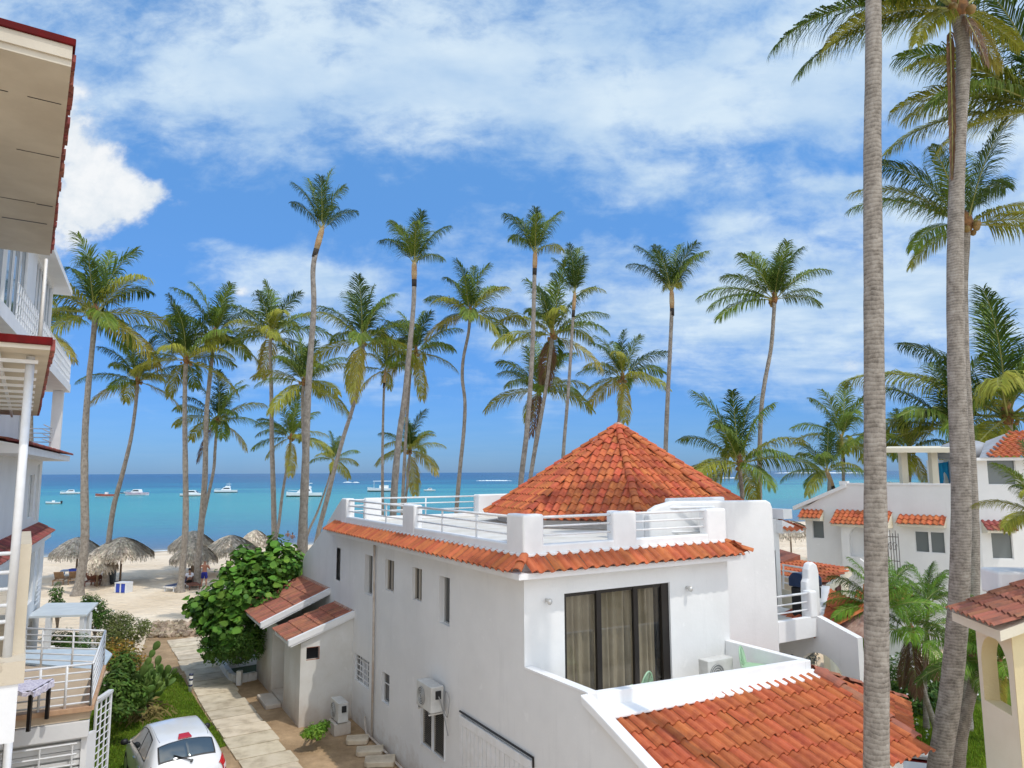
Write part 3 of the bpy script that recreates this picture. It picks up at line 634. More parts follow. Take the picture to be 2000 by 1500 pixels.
tiles(m_, (.5-ov, .45-ov-.04, ze), (1, 0, 0), upf, [(0, 0), (.28, L_), (6.0, L_), (6.3, 0)], pitch=.26, row=L_, amp=.06, seed=4)
tiles(m_, (6.05+ov+.04, .45-ov, ze), (0, 1, 0), V3(-ov-.04, 0, zt-ze).normalized(), [(0, 0), (.2, L_), (.85, L_), (.85, 0)], pitch=.26, row=L_, amp=.06, seed=5)
ridge(m_, (.5-ov-.06, .45-ov-.06, ze+.06), (.5, .45, zt+.03), .10); ridge(m_, (6.05+ov+.06, .45-ov-.06, ze+.06), (6.05, .45, zt+.03), .10)
m_.build('eave_tiles', 'clay_tile', house)
m_ = MB()
for (p0, p1) in (((.5, .45, zt+.0), (.5, 12.6, zt+.0)), ):
    m_.box((.462, .42, zt-.005), (.498, 12.2, zt+.05))
m_.box((.462, .415, zt-.004), (6.1, .448, zt+.05)); m_.build('ledge', 'stucco_trim', house, bevel=.01)
# tower: eight sided wall and conical roof
uc, vc, RR, zb_, za = 8.39, 7.25, 4.48, 6.17, 9.035; rot = 12.86
tower = MB(); Rw = RR-.42
ring = lambda r_, z_: [V3(uc+r_*math.cos(R(rot+45*k)), vc+r_*math.sin(R(rot+45*k)), z_) for k in range(8)]
lo, hi = ring(Rw, 5.9), ring(Rw, 6.3)
for k in range(8): tower.quad(lo[k], lo[(k+1) % 8], hi[(k+1) % 8], hi[k])
tower.build('tower_wall', 'stucco', house)
m_ = MB(); base = ring(RR-.04, zb_-.04); m_.add(base, [tuple(range(8))[::-1]]); 
top_ = ring(.02, za-.04)
for k in range(8): m_.quad(base[k], base[(k+1) % 8], top_[(k+1) % 8], top_[k])
roof = m_.build('tower_roof', 'mortar', house)
apex = V3(uc, vc, za); bs = ring(RR, zb_)
m_ = MB()
for k in range(8):
    a_, b_ = bs[k], bs[(k+1) % 8]; ax = (b_-a_).normalized(); mid_ = (a_+b_)/2; s_ = (apex-mid_); Ls = s_.length; s_.normalize(); w_ = (b_-a_).length
    tiles(m_, a_, ax, s_, [(0.02, 0), (w_-.02, 0), (w_/2+.02, Ls), (w_/2-.02, Ls)], pitch=.235, row=.36, amp=.055, seed=10+k, jit=.012)
m_.build('roof_tiles', 'clay_tile_cone', roof)
m_ = MB()
for k in range(8): ridge(m_, bs[k]+V3(0, 0, .05), apex+V3(0, 0, .06), .12, L=.36, seed=20+k)
m_.build('hip_tiles', 'clay_tile_cone', roof)
m_ = MB(); m_.lathe([(.16, 0), (.15, .05), (.10, .09), (.0, .11)], (uc, vc, za+.02), 10); m_.build('finial', 'mortar', roof, smooth=True)
# balcony parapet (plaster, sloping slightly) with its cap
BP = [(.5, .45, 3.76), (.5, -1.6, 3.80), (6.05, -1.70, 3.66), (6.05, .45, 3.66)]
m_ = MB(); th_ = .17
o_ = [(.5, .45), (.5, -1.6), (6.05, -1.70), (6.05, .45)]
m_.prism([(.5, .449, 2.9), (.5, .449, 3.76), (.5, -1.6, 3.80), (.5, -1.6, 2.9)], (th_, 0, 0)); m_.build('balcony_parapet', 'stucco', house); m_ = MB(); m_.prism([(.488, .43, 3.762), (.488, .43, 3.80), (.488, -1.6, 3.84), (.488, -1.6, 3.802)], (th_+.02, 0, 0)); m_.build('parapet_cap', 'stucco_trim', house); m_ = MB()
m_.prism([(.5+th_+.001, -1.6, 2.9), (6.05-th_-.001, -1.7, 2.9), (6.05-th_-.001, -1.7, 3.66), (.5+th_+.001, -1.6, 3.80)], (0, th_, 0))
m_.prism([(6.05-th_, .449, 2.9), (6.05-th_, .449, 3.66), (6.05-th_, -1.7, 3.66), (6.05-th_, -1.7, 2.9)], (th_, 0, 0)); m_.build('balcony_parapet', 'stucco_trim', house, bevel=.015)
m_ = MB(); m_.quad((.6, .45, 2.92), (6.0, .45, 2.92), (6.0, -1.6, 2.92), (.6, -1.6, 2.92)); m_.build('balcony_floor', 'terrace_floor', house)
m_ = MB(); m_.prism([(.502, -1.92, 3.46), (6.1, -2.0, 3.37), (6.1, -1.69, 3.44), (.502, -1.59, 3.53)], (0, 0, .05)); m_.build('ledge', 'stucco_trim', house, bevel=.015)
# rake cap down the left edge of the lower roof
m_ = MB(); m_.prism([(.36, -1.55, 3.815), (.36, -1.92, 3.70), (.36, -4.15, 2.88), (.36, -4.15, 2.72), (.36, -1.92, 3.54), (.36, -1.58, 3.66)], (.22, 0, 0)); m_.build('roof_edge', 'stucco_trim', house, bevel=.02)
# lower tiled roof: front slope and the side slope
H0 = V3(.58, -1.86, 3.43); H1 = V3(6.05, -1.88, 3.40)
Bp = HO; 
def hl(w_): p = w_-HO; return V3(p.dot(E1), p.dot(E2), w_.z)
B_ = hl(gz(1783, 1450, 2.66)); C_ = hl(gz(1773, 1366, 2.66)); F0 = V3(.58, -4.05, 2.62)
s_ = (F0-V3(.58, -1.86, 3.43)); Ls = s_.length; s_ = -s_.normalized()
m_ = MB(); m_.add([F0+V3(0, 0, -.05), V3(B_.x-.1, -4.0, 2.60), H1+V3(0, 0, -.05), H0+V3(0, 0, -.05)], [(0, 1, 2, 3)])
m_.add([V3(B_.x, B_.y, 2.58), C_+V3(0, 0, -.07), V3(8.1, 1.0, 2.6), V3(6.05, 1.0, 3.36), H1+V3(0, 0, -.05)], [(0, 1, 2), (0, 2, 3, 4)])
lower = m_.build('lower_roof', 'mortar', house)
m_ = MB(); Lx = B_.x-.58
tiles(m_, F0, (1, 0, 0), s_, [(0, 0), (Lx+.05, 0), (5.50, Ls), (0, Ls)], pitch=.248, row=.385, amp=.062, lift=.04, seed=31, jit=.009); m_.build('roof_tiles', 'clay_tile', lower)
m_ = MB(); T_ = H1; ed = (C_-V3(B_.x, B_.y, B_.z)); 
ax = ed.normalized(); nn = ax.cross(T_-B_).normalized(); sl2 = nn.cross(ax).normalized()
if sl2.z < 0: sl2 = -sl2
tx, ty = (T_-B_).dot(ax), (T_-B_).dot(sl2)
tiles(m_, B_, ax, sl2, [(0, 0), (ed.length, 0), (tx+.05, ty), (tx, ty)], pitch=.24, row=.38, amp=.055, seed=33)
m_.build('roof_tiles', 'clay_tile', lower)
m_ = MB(); 
tiles(m_, C_, (V3(8.3, .9, 2.66)-C_).normalized(), (V3(6.05, -.6, 3.40)-V3(8.0, -.6, 2.66)).normalized(), [(0, 0), (3.2, 0), (3.2, 2.05), (.9, 2.05), (0, 0.1)], pitch=.25, row=.38, amp=.055, seed=34); m_.build('roof_tiles', 'clay_tile_old', lower)
m_ = MB(); ridge(m_, B_+V3(.02, -.03, .07), T_+V3(0, 0, .08), .14, L=.55, seed=5); m_.build('hip_tiles', 'clay_tile_old', lower)
m_ = MB(); m_.prism([(.5, -3.9, 0), (B_.x-.35, -3.72, 0), (B_.x-.35, -3.72, 2.5), (.5, -3.9, 2.5)], (0, .15, 0)); m_.prism([(B_.x-.36, -3.70, 0), (C_.x-.4, C_.y+.1, 0), (C_.x-.4, C_.y+.1, 2.5), (B_.x-.36, -3.7, 2.5)], (0, .15, 0)); m_.build('porch_wall', 'stucco', house)
# lean-to sheds on the left side
def shed(v0, v1, zl, zh, ul, name='annex'):
    m_ = MB(); e_ = .5
    m_.add([(ul, v0, 0), (e_, v0, 0), (e_, v0, zh), (ul, v0, zl)], [(0, 1, 2, 3)]) if name != 'hole' else None
    return m_
# near shed: front wall with the square window, left wall with recessed door
m_ = MB(); v0, v1, ul, zl, zh = 10.74, 13.15, -1.1, 2.42, 3.0
panel(m_, (0, v0, 0), (1, 0, 0), (0, -1, 0), ul, .5, 0, 2.42, [(-.93, -.53, 1.90, 2.28, .18)])
m_.add([(ul, v0, 2.42), (.5, v0, 2.42), (.5, v0, 3.02)], [(0, 1, 2)])
panel(m_, (ul, 0, 0), (0, 1, 0), (-1, 0, 0), v0, 14.9, 0, 2.42, [(12.75, 14.5, .18, 2.08, .5)])
panel(m_, (ul, 0, 0), (0, 1, 0), (-1, 0, 0), 14.9, 17.0, 0, 2.25)
m_.quad((ul, 17.0, 0), (.5, 17.0, 0), (.5, 17.0, 2.9), (ul, 17.0, 2.25))
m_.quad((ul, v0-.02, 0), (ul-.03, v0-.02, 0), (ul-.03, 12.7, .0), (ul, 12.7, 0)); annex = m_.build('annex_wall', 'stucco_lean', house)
m_ = MB(); m_.quad((-.93, 10.90, 1.9), (-.53, 10.90, 1.9), (-.53, 10.90, 2.28), (-.93, 10.90, 2.28)); wn_ = m_.build('window', 'dark_room', annex)
m_ = MB(); [m_.bar(a, b_, .035) for a, b_ in (((-.93, 10.76, 1.9), (-.53, 10.76, 1.9)), ((-.53, 10.76, 1.9), (-.53, 10.76, 2.28)), ((-.93, 10.76, 2.28), (-.53, 10.76, 2.28)))]; m_.build('frame', mat('terracotta_trim', (.32, .12, .07), .8), wn_)
m_ = MB(); m_.box((-.65, 12.8, .2), (-.61, 13.55, 2.05)); d_ = m_.build('door', mat('door_white', (.76, .77, .76), .5, var=(.62, .60, .54), vscale=3), annex)
m_ = MB(); m_.tube([(-.70, 12.95, 1.1), (-.66, 12.95, 1.1)], .03); m_.build('handle', 'alu', d_)
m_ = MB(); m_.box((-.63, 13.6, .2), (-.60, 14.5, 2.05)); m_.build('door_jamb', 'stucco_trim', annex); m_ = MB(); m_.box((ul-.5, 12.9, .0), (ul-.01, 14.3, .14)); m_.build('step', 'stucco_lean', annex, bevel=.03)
def lean_roof(v0, v1, u0, z0, u1, z1, rowl, name='annex_roof'):
    m_ = MB(); m_.prism([(u0+.05, v0-.12, z0-.14), (u1, v0-.12, z1-.14), (u1, v0-.12, z1-.02), (u0+.05, v0-.12, z0-.02)], (0, v1-v0+.12, 0)); rf = m_.build(name, 'stucco_trim', house)
    m_ = MB(); s_ = V3(u1-u0, 0, z1-z0); Ls = s_.length
    tiles(m_, (u0, v1, z0+.02), (0, -1, 0), s_.normalized(), [(0, 0), (v1-v0+.0, 0), (v1-v0, Ls), (0, Ls)], pitch=.21, row=rowl, amp=.04, seed=41+int(v0)); m_.build('roof_tiles', 'clay_tile_old', rf)
    m_ = MB(); m_.prism([(u0-.02, v0-.14, z0-.10), (u1, v0-.14, z1-.10), (u1, v0-.14, z1+.07), (u0-.02, v0-.14, z0+.07)], (0, .14, 0)); m_.build('roof_edge', 'stucco_trim', rf)
    m_ = MB(); m_.prism([(u1-.10, v0-.1, z1-.02), (u1+.02, v0-.1, z1-.02), (u1+.02, v0-.1, z1+.10)], (0, v1-v0+.1, 0)); m_.build('flashing', 'mortar', rf); return rf
lean_roof(10.75, 12.75, -1.48, 2.50, .50, 3.16, .52)
lean_roof(13.4, 17.1, -1.75, 2.58, .50, 3.50, .55)
# lamps on the front wall
for u_, z_ in ((1.01, 5.0), (4.75, 4.93)):
    m_ = MB(); m_.tube([(u_, .45, z_), (u_, .36, z_)], .035, 10); m_.lathe([(.02, -.06), (.05, -.03), (.055, .03), (.03, .06)], (u_, .33, z_-.02), 12); m_.build('wall_lamp', 'alu', house, smooth=True)
# slatted gate low on the left wall
m_ = MB()
for k in range(16):
    v_ = .22+k*.184; m_.box((.44, v_, 1.2), (.475, v_+.165, 2.02))
m_.box((.43, .15, 2.03), (.49, 3.13, 2.20)); m_.box((.44, .15, .95), (.47, 3.13, 1.2)); g_ = m_.build('slatted_gate', 'white_metal', house)
m_ = MB(); m_.tube([(.46, 3.15, 2.27), (.46, .1, 2.27), (.46, .1, 2.1)], .022, 6); m_.build('cable', 'black_frame', g_)
m_ = MB(); m_.box((.478, .16, .9), (.49, 3.12, 2.2)); m_.build('gap_shade_sheet', mat('shadow_gap', (.30, .30, .29), .8), g_)  # grey sheet coloured as the shade between the slats
# right hand balcony, its rail, and the outside stair wall with an arch
m_ = MB(); m_.prism([(7.9, 1.0, 3.18), (9.86, 1.0, 3.18), (9.86, 1.0, 3.70), (8.36, 1.0, 3.70), (8.36, 1.0, 3.3)], (0, .16, 0)); m_.box((8.36, 1.17, 3.2), (11.8, 4.99, 3.32)); m_.build('side_balcony', 'stucco_trim', house, bevel=.01)
m_ = MB(); m_.quad((8.36, 1.17, 3.325), (11.8, 1.17, 3.325), (11.8, 4.99, 3.325), (8.36, 4.99, 3.325)); m_.build('balcony_floor', 'terrace_floor', house)
m_ = MB(); m_.box((9.62, .98, 3.66), (9.90, 1.24, 4.36)); m_.build('balcony_post', 'stucco_trim', house, bevel=.05, seg=3)
m_ = MB(); m_.prism([(9.91, 1.3, 3.3), (9.91, 1.3, 4.3), (9.93, 1.3, 4.52), (10.0, 1.3, 4.62), (10.02, 1.3, 4.85), (10.10, 1.3, 5.0), (10.25, 1.3, 5.04), (10.40, 1.3, 4.95), (10.46, 1.3, 4.75), (10.46, 1.3, 3.3)], (0, .22, 0)); m_.build('scroll_wall', 'stucco_trim', house, bevel=.05, seg=3)
rails([(8.4, 1.08), (9.64, 1.08)], (4.30, 4.08, 3.88), zb=3.7, name='railing')
# stair wall with arch, plane x=9.86 running towards the camera
m_ = MB(); X = 9.86; arch = []
for k in range(0, 13):
    a = math.pi*k/12; arch.append((.98+.72*math.cos(a), 2.05+.72*math.sin(a)))
outl = [(1.0, 3.70), (-1.6, 2.95), (-1.6, 0)]
vs = [(X, .98+.72, 0)]
# fill: split into a left strip, a right strip and the part over the arch
def Q(pts): m_.add([(X, *p) for p in pts], [tuple(range(len(pts)))])
topz = lambda v_: 3.18+.0*v_ if v_ > 1.0 else 3.70-(1.0-v_)*.30
Q([(-.15, 0), (.26, 0), (.26, 2.05), (.26, topz(.26)), (-.15, topz(-.15))]); Q([(1.70, 0), (2.6, 0), (2.6, 3.18), (1.7, 3.18), (1.7, 2.05)])
for k in range(12):
    (a1, z1_), (a2, z2_) = arch[k], arch[k+1]; 
    Q([(a1, z1_), (a1, topz(min(a1, 1.7))), (a2, topz(a2)), (a2, z2_)])
    m_.quad((X, a1, z1_), (X+.2, a1, z1_), (X+.2, a2, z2_), (X, a2, z2_))
m_.quad((X, 1.0, 3.70), (X+.2, 1.0, 3.70), (X+.2, -.15, topz(-.15)), (X, -.15, topz(-.15))); m_.quad((X, -.15, 0), (X, -.15, topz(-.15)), (X+.2, -.15, topz(-.15)), (X+.2, -.15, 0))
m_.build('stair_wall', 'stucco', house)
# tiled canopy beyond the stairs
m_ = MB(); c0 = hl(gz(1604, 1208, 3.45)); c1 = hl(gz(1617, 1152, 4.0)); c2 = hl(gz(1700, 1190, 3.85)); c3 = hl(gz(1720, 1262, 3.15))
m_.add([c0, c1, c2, c3], [(0, 3, 2, 1)]); cr_ = m_.build('canopy_roof', 'mortar', house)
ax = (c1-c2).normalized(); s_ = (c0-c1); m_ = MB(); nrm = ax.cross(s_).normalized(); s2 = nrm.cross(ax).normalized(); 
if s2.dot(s_) < 0: s2 = -s2
tiles(m_, c2-s2*(-1)*s_.length+V3(0, 0, .03), ax, -s2, [(0, 0), ((c1-c2).length, 0), ((c1-c2).length, s_.length), (0, s_.length)], pitch=.24, row=.5, amp=.045, seed=51); m_.build('roof_tiles', 'clay_tile', cr_)
m_ = MB(); m_.bar(c0+V3(-.08, 0, .03), c1+V3(-.08, 0, .05), .22, .16); m_.build('roof_edge', 'stucco_trim', cr_)
# right end eave and corner seen past the stair wall
m_ = MB(); m_.prism([(13.3, 4.7, 5.9), (13.75, 4.7, 5.9), (13.75, 4.7, 6.22), (13.3, 4.7, 6.22)], (0, 4, 0)); m_.build('parapet', 'stucco_trim', house)
m_ = MB(); m_.prism([(13.3, 4.75, 5.42), (14.35, 4.75, 5.42), (14.35, 4.75, 5.50), (13.3, 4.75, 5.86)], (0, 5, 0)); m_.build('fascia', 'stucco_trim', house)
m_ = MB(); tiles(m_, (14.42, 4.7, 5.52), (0, 1, 0), V3(-1, 0, .36).normalized(), [(0, 0), (5, 0), (5, 1.0), (.3, .8)], pitch=.25, row=.5, seed=52); tiles(m_, (13.3, 4.62, 5.5), (1, 0, 0), V3(0, .5, .30).normalized(), [(0, 0), (1.1, 0), (.7, .5), (0, .5)], pitch=.25, row=.5, seed=53); m_.build('eave_tiles', 'clay_tile', house)
m_ = MB(); m_.quad((12.9, 5.12, 2.9), (13.2, 5.12, 2.9), (13.2, 5.12, 4.85), (12.9, 5.12, 4.85)); m_.build('window', mat('glass_grey', (.16, .18, .18), .12), house)
# ================================================================ PALMS
def leafmat(name, col, var, isl=.3, trans=.22, vs=1.2):
    return mat(name, col, .55, spec=.25, var=var, vscale=vs, island=isl, trans=trans, vlo=.35, vhi=.62)
leafmat('frond_green', (.155, .225, .025), (.08, .13, .015))
leafmat('frond_lime', (.32, .32, .04), (.19, .22, .024))
leafmat('frond_yellow', (.42, .35, .065), (.26, .26, .045))
leafmat('frond_shade', (.065, .115, .016), (.035, .07, .010))  # shade of the crown core put into the green of upright fronds
leafmat('frond_dead', (.20, .115, .06), (.12, .065, .035), trans=.08)
mat('rachis', (.30, .30, .08), .6)
mat('fibre', (.36, .17, .06), .9, var=(.14, .075, .035), vscale=6, bump=.6, bscale=25)
mat('coconut', (.34, .19, .06), .6, var=(.22, .15, .04), vscale=5)
mat('crownshaft', (.46, .36, .20), .7, var=(.38, .22, .10), vscale=3)
mat('trunk_black', (.035, .028, .022), .9)
def trunkm(name, c1, c2, c3, ring=14.0):
    def f(nt, b):
        L = nt.links; tcn = nt.nodes.new('ShaderNodeTexCoord')
        def nz(sc_, det, ro, st=(1, 1, 1)):
            mp = nt.nodes.new('ShaderNodeMapping'); L.new(tcn.outputs['Object'], mp.inputs[0]); mp.inputs['Scale'].default_value = st
            n = nt.nodes.new('ShaderNodeTexNoise'); L.new(mp.outputs[0], n.inputs[0]); n.inputs['Scale'].default_value = sc_; n.inputs['Detail'].default_value = det; n.inputs['Roughness'].default_value = ro; return n.outputs[0]
        wv = nt.nodes.new('ShaderNodeTexWave'); wv.wave_type = 'BANDS'; wv.bands_direction = 'Z'; wv.wave_profile = 'SAW'; L.new(tcn.outputs['Object'], wv.inputs[0]); wv.inputs['Scale'].default_value = ring/6.283*2; wv.inputs['Distortion'].default_value = 5.5; wv.inputs['Detail'].default_value = 5; wv.inputs['Detail Scale'].default_value = .9
        sm = nt.nodes.new('ShaderNodeMath'); sm.operation = 'MULTIPLY_ADD'; L.new(wv.outputs[1], sm.inputs[0]); sm.inputs[1].default_value = .16; L.new(nz(6, 10, .76, (1, 1, .8)), sm.inputs[2])
        r = nt.nodes.new('ShaderNodeValToRGB'); L.new(sm.outputs[0], r.inputs[0]); e = r.color_ramp.elements
        e[0].position = .40; e[0].color = (*c1, 1); e[1].position = .60; e[1].color = (*c2, 1); q = e.new(.78); q.color = (*c3, 1)
        L.new(r.outputs[0], b.inputs['Base Color']); b.inputs['Roughness'].default_value = .9; b.inputs['Specular IOR Level'].default_value = .1
        s2 = nt.nodes.new('ShaderNodeMath'); s2.operation = 'ADD'; L.new(wv.outputs[1], s2.inputs[0]); L.new(nz(30, 6, .7, (1, 1, .35)), s2.inputs[1])
        bp = nt.nodes.new('ShaderNodeBump'); L.new(s2.outputs[0], bp.inputs['Height']); bp.inputs['Strength'].default_value = .7; bp.inputs['Distance'].default_value = .02; L.new(bp.outputs[0], b.inputs['Normal'])
    return nmat(name, f)
trunkm('palm_trunk', (.17, .15, .13), (.36, .32, .275), (.50, .455, .40), 22)
trunkm('palm_trunk_near', (.15, .13, .11), (.335, .30, .26), (.47, .43, .38), 15)
def frond_mesh(el, curv, pairs, seed, m, leaf=.30, wid=.011, hang=.8, tipc=1.0):
    q = random.Random(seed); mb = MB(); K = 18; pts = []; tans = []; p = Vector((0, 0, 0))
    sw = q.uniform(-.25, .25)
    for i in range(K+1):
        t = i/K; a = R(el)-R(curv)*t**1.9; b_ = sw*t
        d = Vector((math.cos(a)*math.cos(b_), math.cos(a)*math.sin(b_), math.sin(a))); pts.append(p.copy()); tans.append(d); p = p+d/K
    mb.cur = 1; mb.tube(pts, [.0085*(1-.85*i/K) for i in range(K+1)], 4, caps=False); mb.cur = 0
    roll = q.uniform(-.5, .5)
    for k in range(pairs):
        t = .13+.87*(k+q.uniform(-.3, .3))/pairs; t = min(.999, max(.1, t)); i = min(K-1, int(t*K)); f_ = t*K-i
        P_ = pts[i].lerp(pts[i+1], f_); T_ = tans[i].lerp(tans[i+1], f_).normalized()
        S_ = T_.cross(Vector((0, 0, 1)))
        if S_.length < .15: S_ = Vector((0, -1, 0))
        S_.normalize(); U_ = S_.cross(T_).normalized()
        S_, U_ = S_*math.cos(roll)+U_*math.sin(roll), U_*math.cos(roll)-S_*math.sin(roll)
        Lf = leaf*(math.sin(math.pi*min(1, .16+.80*t))**.6)*q.uniform(.82, 1.1)
        for sg in (-1, 1):
            if q.random() < .04: continue
            d0 = (S_*sg*q.uniform(.55, .85)+T_*(.62+.5*t)+U_*q.uniform(.0, .30)).normalized()
            d1 = (d0+Vector((0, 0, -hang*q.uniform(.6, 1.4)))).normalized(); d2 = (d1+Vector((0, 0, -hang*1.5*q.uniform(.4, 1.5)))).normalized()
            a0 = P_; a1 = a0+d0*Lf*.36; a2 = a1+d1*Lf*.36; a3 = a2+d2*Lf*.28
            wv = (T_-d0*T_.dot(d0)); wv = (wv.normalized() if wv.length > .1 else U_)*wid
            mb.add([a0-wv*.5, a0+wv*.5, a1+wv, a1-wv, a2+wv*.75, a2-wv*.75, a3], [(0, 1, 2, 3), (3, 2, 4, 5), (5, 4, 6)])
    me = bpy.data.meshes.new('frond'); me.from_pydata(mb.v, [], mb.f); me.materials.append(MATS[m]); me.materials.append(MATS['rachis']); me.polygons.foreach_set('material_index', mb.mi); me.update(); return me
FR = {}
def frondset(key, pairs, wid, leaf=.27, hg=1.0):
    FR[key] = {}
    for el, cv in ((86, 24), (76, 42), (64, 52), (52, 62), (40, 66), (26, 64), (12, 60), (-4, 50), (-22, 40), (-45, 26), (-68, 10)):
        ms = ('frond_green', 'frond_shade') if el > 50 else (('frond_lime', 'frond_green') if el > 10 else (('frond_lime', 'frond_yellow' if el < -10 else 'frond_green') if el > -40 else ('frond_yellow', 'frond_dead')))
        FR[key][el] = [frond_mesh(el, cv, pairs, el*7+j, ms[j % 2], leaf=leaf*(1.0 if el < 80 else .85), wid=wid, hang=(.85 if el < 70 else .5)*hg) for j in range(2)]
    FR[key][-88] = [frond_mesh(-86, -4, pairs, 5, 'frond_dead', leaf=.10, wid=wid*1.5, hang=2.5)]
frondset('far', 72, .0064, .35); frondset('near', 118, .0042, .30); frondset('plume', 76, .0056, .40, 1.2); frondset('fan', 40, .010, .42)
ELS = (86, 76, 64, 52, 40, 26, 12, -4, -22, -45, -68)
def palm(label, d, trunk, crown, Rpx, wpx=(12, 18), style='full', seed=0, key='far', n=None, base=None, group='coconut palms', L=None, fr=None, nuts=True, ymat='palm_trunk', yshift=0.0, zbase=0.0, sc_=1.0):
    key = 'plume' if style in ('tall', 'narrow') else key
    q = random.Random(seed*13+5); C = at(crown[0], crown[1], d)
    pts = [at(x, y, d) for x, y in trunk]
    last = pts[-1]
    if last.z > zbase+.05:
        pv = pts[-2]; dirv = (last-pv).normalized(); k = (last.z-zbase)/max(.4, -dirv.z); k = min(k, 30); e_ = last+dirv*k*.9; e_.z = zbase-.05; e_.x = last.x+(dirv.x*k)*.45; 
        m_ = last.lerp(e_, .5); m_.x = last.x+dirv.x*k*.32; pts += [m_, e_]
    else: pts[-1].z = zbase-.05
    B = pts[-1].copy(); root = thing('palm_tree', label, 'palm tree', (B.x, B.y, zbase), 0, group)
    pts = pts[::-1]; top = C
    # resample with a smooth spline
    ctl = [pts[0]]+pts+[pts[-1]] if (pts[-1]-C).length < .3 else [pts[0]]+pts+[C, C]
    sp_ = []
    for i in range(1, len(ctl)-2):
        p0, p1, p2, p3 = ctl[i-1], ctl[i], ctl[i+1], ctl[i+2]
        for j in range(7):
            t = j/7; sp_.append(.5*((2*p1)+(-p0+p2)*t+(2*p0-5*p1+4*p2-p3)*t*t+(-p0+3*p1-3*p2+p3)*t**3))
    sp_.append(ctl[-2]); n_ = len(sp_)
    if yshift: 
        for i, p in enumerate(sp_): p.y += yshift*math.sin(i/n_*3)*.3
    kk = 1.0 if key == 'near' else .76; r0, r1 = wpx[1]/2/FPX*d*kk, wpx[0]/2/FPX*d*kk
    zs = [p.z for p in sp_]; H_ = max(.1, zs[-1]-zs[0]); rad = []
    for i, p in enumerate(sp_):
        t = (p.z-zs[0])/H_; rr = r0+(r1-r0)*min(1, t*1.15); rr *= 1+.55*max(0, 1-(p.z-zbase)/.9)**2; rr *= 1+q.uniform(-.05, .05)*(.5 if key == 'near' else 1); rad.append(rr)
    o0 = Vector((B.x, B.y, zbase)); mb = MB(); loc = [p-o0 for p in sp_]
    mb.tube(loc, rad, 14 if key == 'near' else 9); mb.build('trunk', ymat, root, smooth=True)
    Cl = loc[-1]
    L = L or Rpx/FPX*d*1.24
    # crown base: fibre boot, nuts
    mb = MB(); b_ = .07*L if style == 'full' else .07*L
    if style == 'full':
        mb.lathe([(rad[-1]*.9, -b_*.9), (rad[-1]*1.6, -b_*.1), (rad[-1]*1.5, b_*.5), (rad[-1]*1.2, b_*1.2), (.01, b_*2)], Cl, 10); mb.build('crown_boot', 'fibre', root, smooth=True)
        if nuts:
            for k in range(q.randint(3, 6)):
                a = q.uniform(0, 6.28); mb = MB(); rr = .11*q.uniform(.8, 1.15); c_ = Cl+Vector((math.cos(a)*rad[-1]*2.3, math.sin(a)*rad[-1]*2.3, -b_*.6+q.uniform(-.12, .12)))
                mb.lathe([(.01, -rr), (rr*.7, -rr*.7), (rr, 0), (rr*.7, rr*.75), (.01, rr)], c_, 7); mb.build('coconut', 'coconut', root, smooth=True)
    else:
        dd = (loc[-1]-loc[-4]).normalized(); a0 = loc[-1]-dd*L*.27
        mb.tube([a0, a0+dd*L*.12, loc[-1]+dd*.05, loc[-1]+dd*L*.12], [rad[-1]*1.05, rad[-1]*1.25, rad[-1]*1.15, rad[-1]*.5], 9); mb.build('crownshaft', 'crownshaft', root, smooth=True)
        mb = MB(); mb.tube([a0-dd*L*.13, a0+dd*.02], [rad[-1]*1.07, rad[-1]*1.12], 9); mb.build('trunk_band', 'trunk_black', root, smooth=True)
        Cl = loc[-1]+dd*L*.06
    fl = fr
    if fl is None:
        if style == 'full': seq = (86, 76, 76, 64, 52, 52, 40, 40, 26, 26, 12, 12, -4, -4, -22, q.choice((-45, -68, -22)))
        elif style == 'tall': seq = (86, 76, 76, 76, 64, 64, 52, 52, 40)
        elif style == 'young': seq = (86, 76, 64, 64, 40, 40, 26, 12, 12, -4, -22)
        else: seq = (86, 86, 76, 76, 86, 64)
        if n: seq = seq[:n]
        a = q.uniform(0, 6.28); fl = []
        for e_ in seq: fl.append((e_, a, q.uniform(.86, 1.1))); a += 2.399+q.uniform(-.25, .25)
    for e_, a, s_ in fl:
        me = q.choice(FR[key][e_]); o = bpy.data.objects.new('frond', me); COL.objects.link(o); o.parent = root
        o.location = Cl+Vector((math.cos(a), math.sin(a), 0))*rad[-1]*.5; o.rotation_euler = (q.uniform(-.12, .12), q.uniform(-.1, .1), a) if e_ > -80 else (0, 0, a); o.scale = (L*s_,)*3
        if e_ < -80: o.location = Cl+Vector((-.26, -.12, -.1)); o.scale = (L*s_, L*s_*.5, L*s_)
    return root
W_ = math.pi   # azimuth pointing left in the photograph; 0 is right, -pi/2 towards the camera
palm('tall palm right beside the white balconies at far left, base bent on the sand', 46, [(184, 640), (178, 700), (172, 760), (166, 850), (165, 950), (166, 1040), (163, 1090), (152, 1158)], (185, 612), 128, (13, 22), seed=1)
palm('leaning palm with a yellowish crown, behind the thatched umbrellas at the left', 50, [(264, 800), (255, 860), (238, 930), (222, 990), (212, 1060), (206, 1138)], (269, 745), 82, (8, 15), seed=2)
palm('straight palm rising behind the sunbathers, left of the standing man', 47, [(362, 730), (361, 800), (362, 900), (363, 1000), (360, 1070), (352, 1155)], (364, 704), 100, (11, 17), seed=3)
palm('palm rising beside the standing shirtless man', 49, [(414, 700), (404, 800), (402, 860), (400, 940), (392, 1040), (383, 1148)], (419, 655), 100, (10, 17), seed=4)
palm('shorter slim palm whose curved trunk crosses behind the palm beside the man', 53, [(423, 840), (420, 880), (417, 920), (403, 985), (393, 1040), (388, 1130)], (425, 822), 78, (7, 10), seed=5)
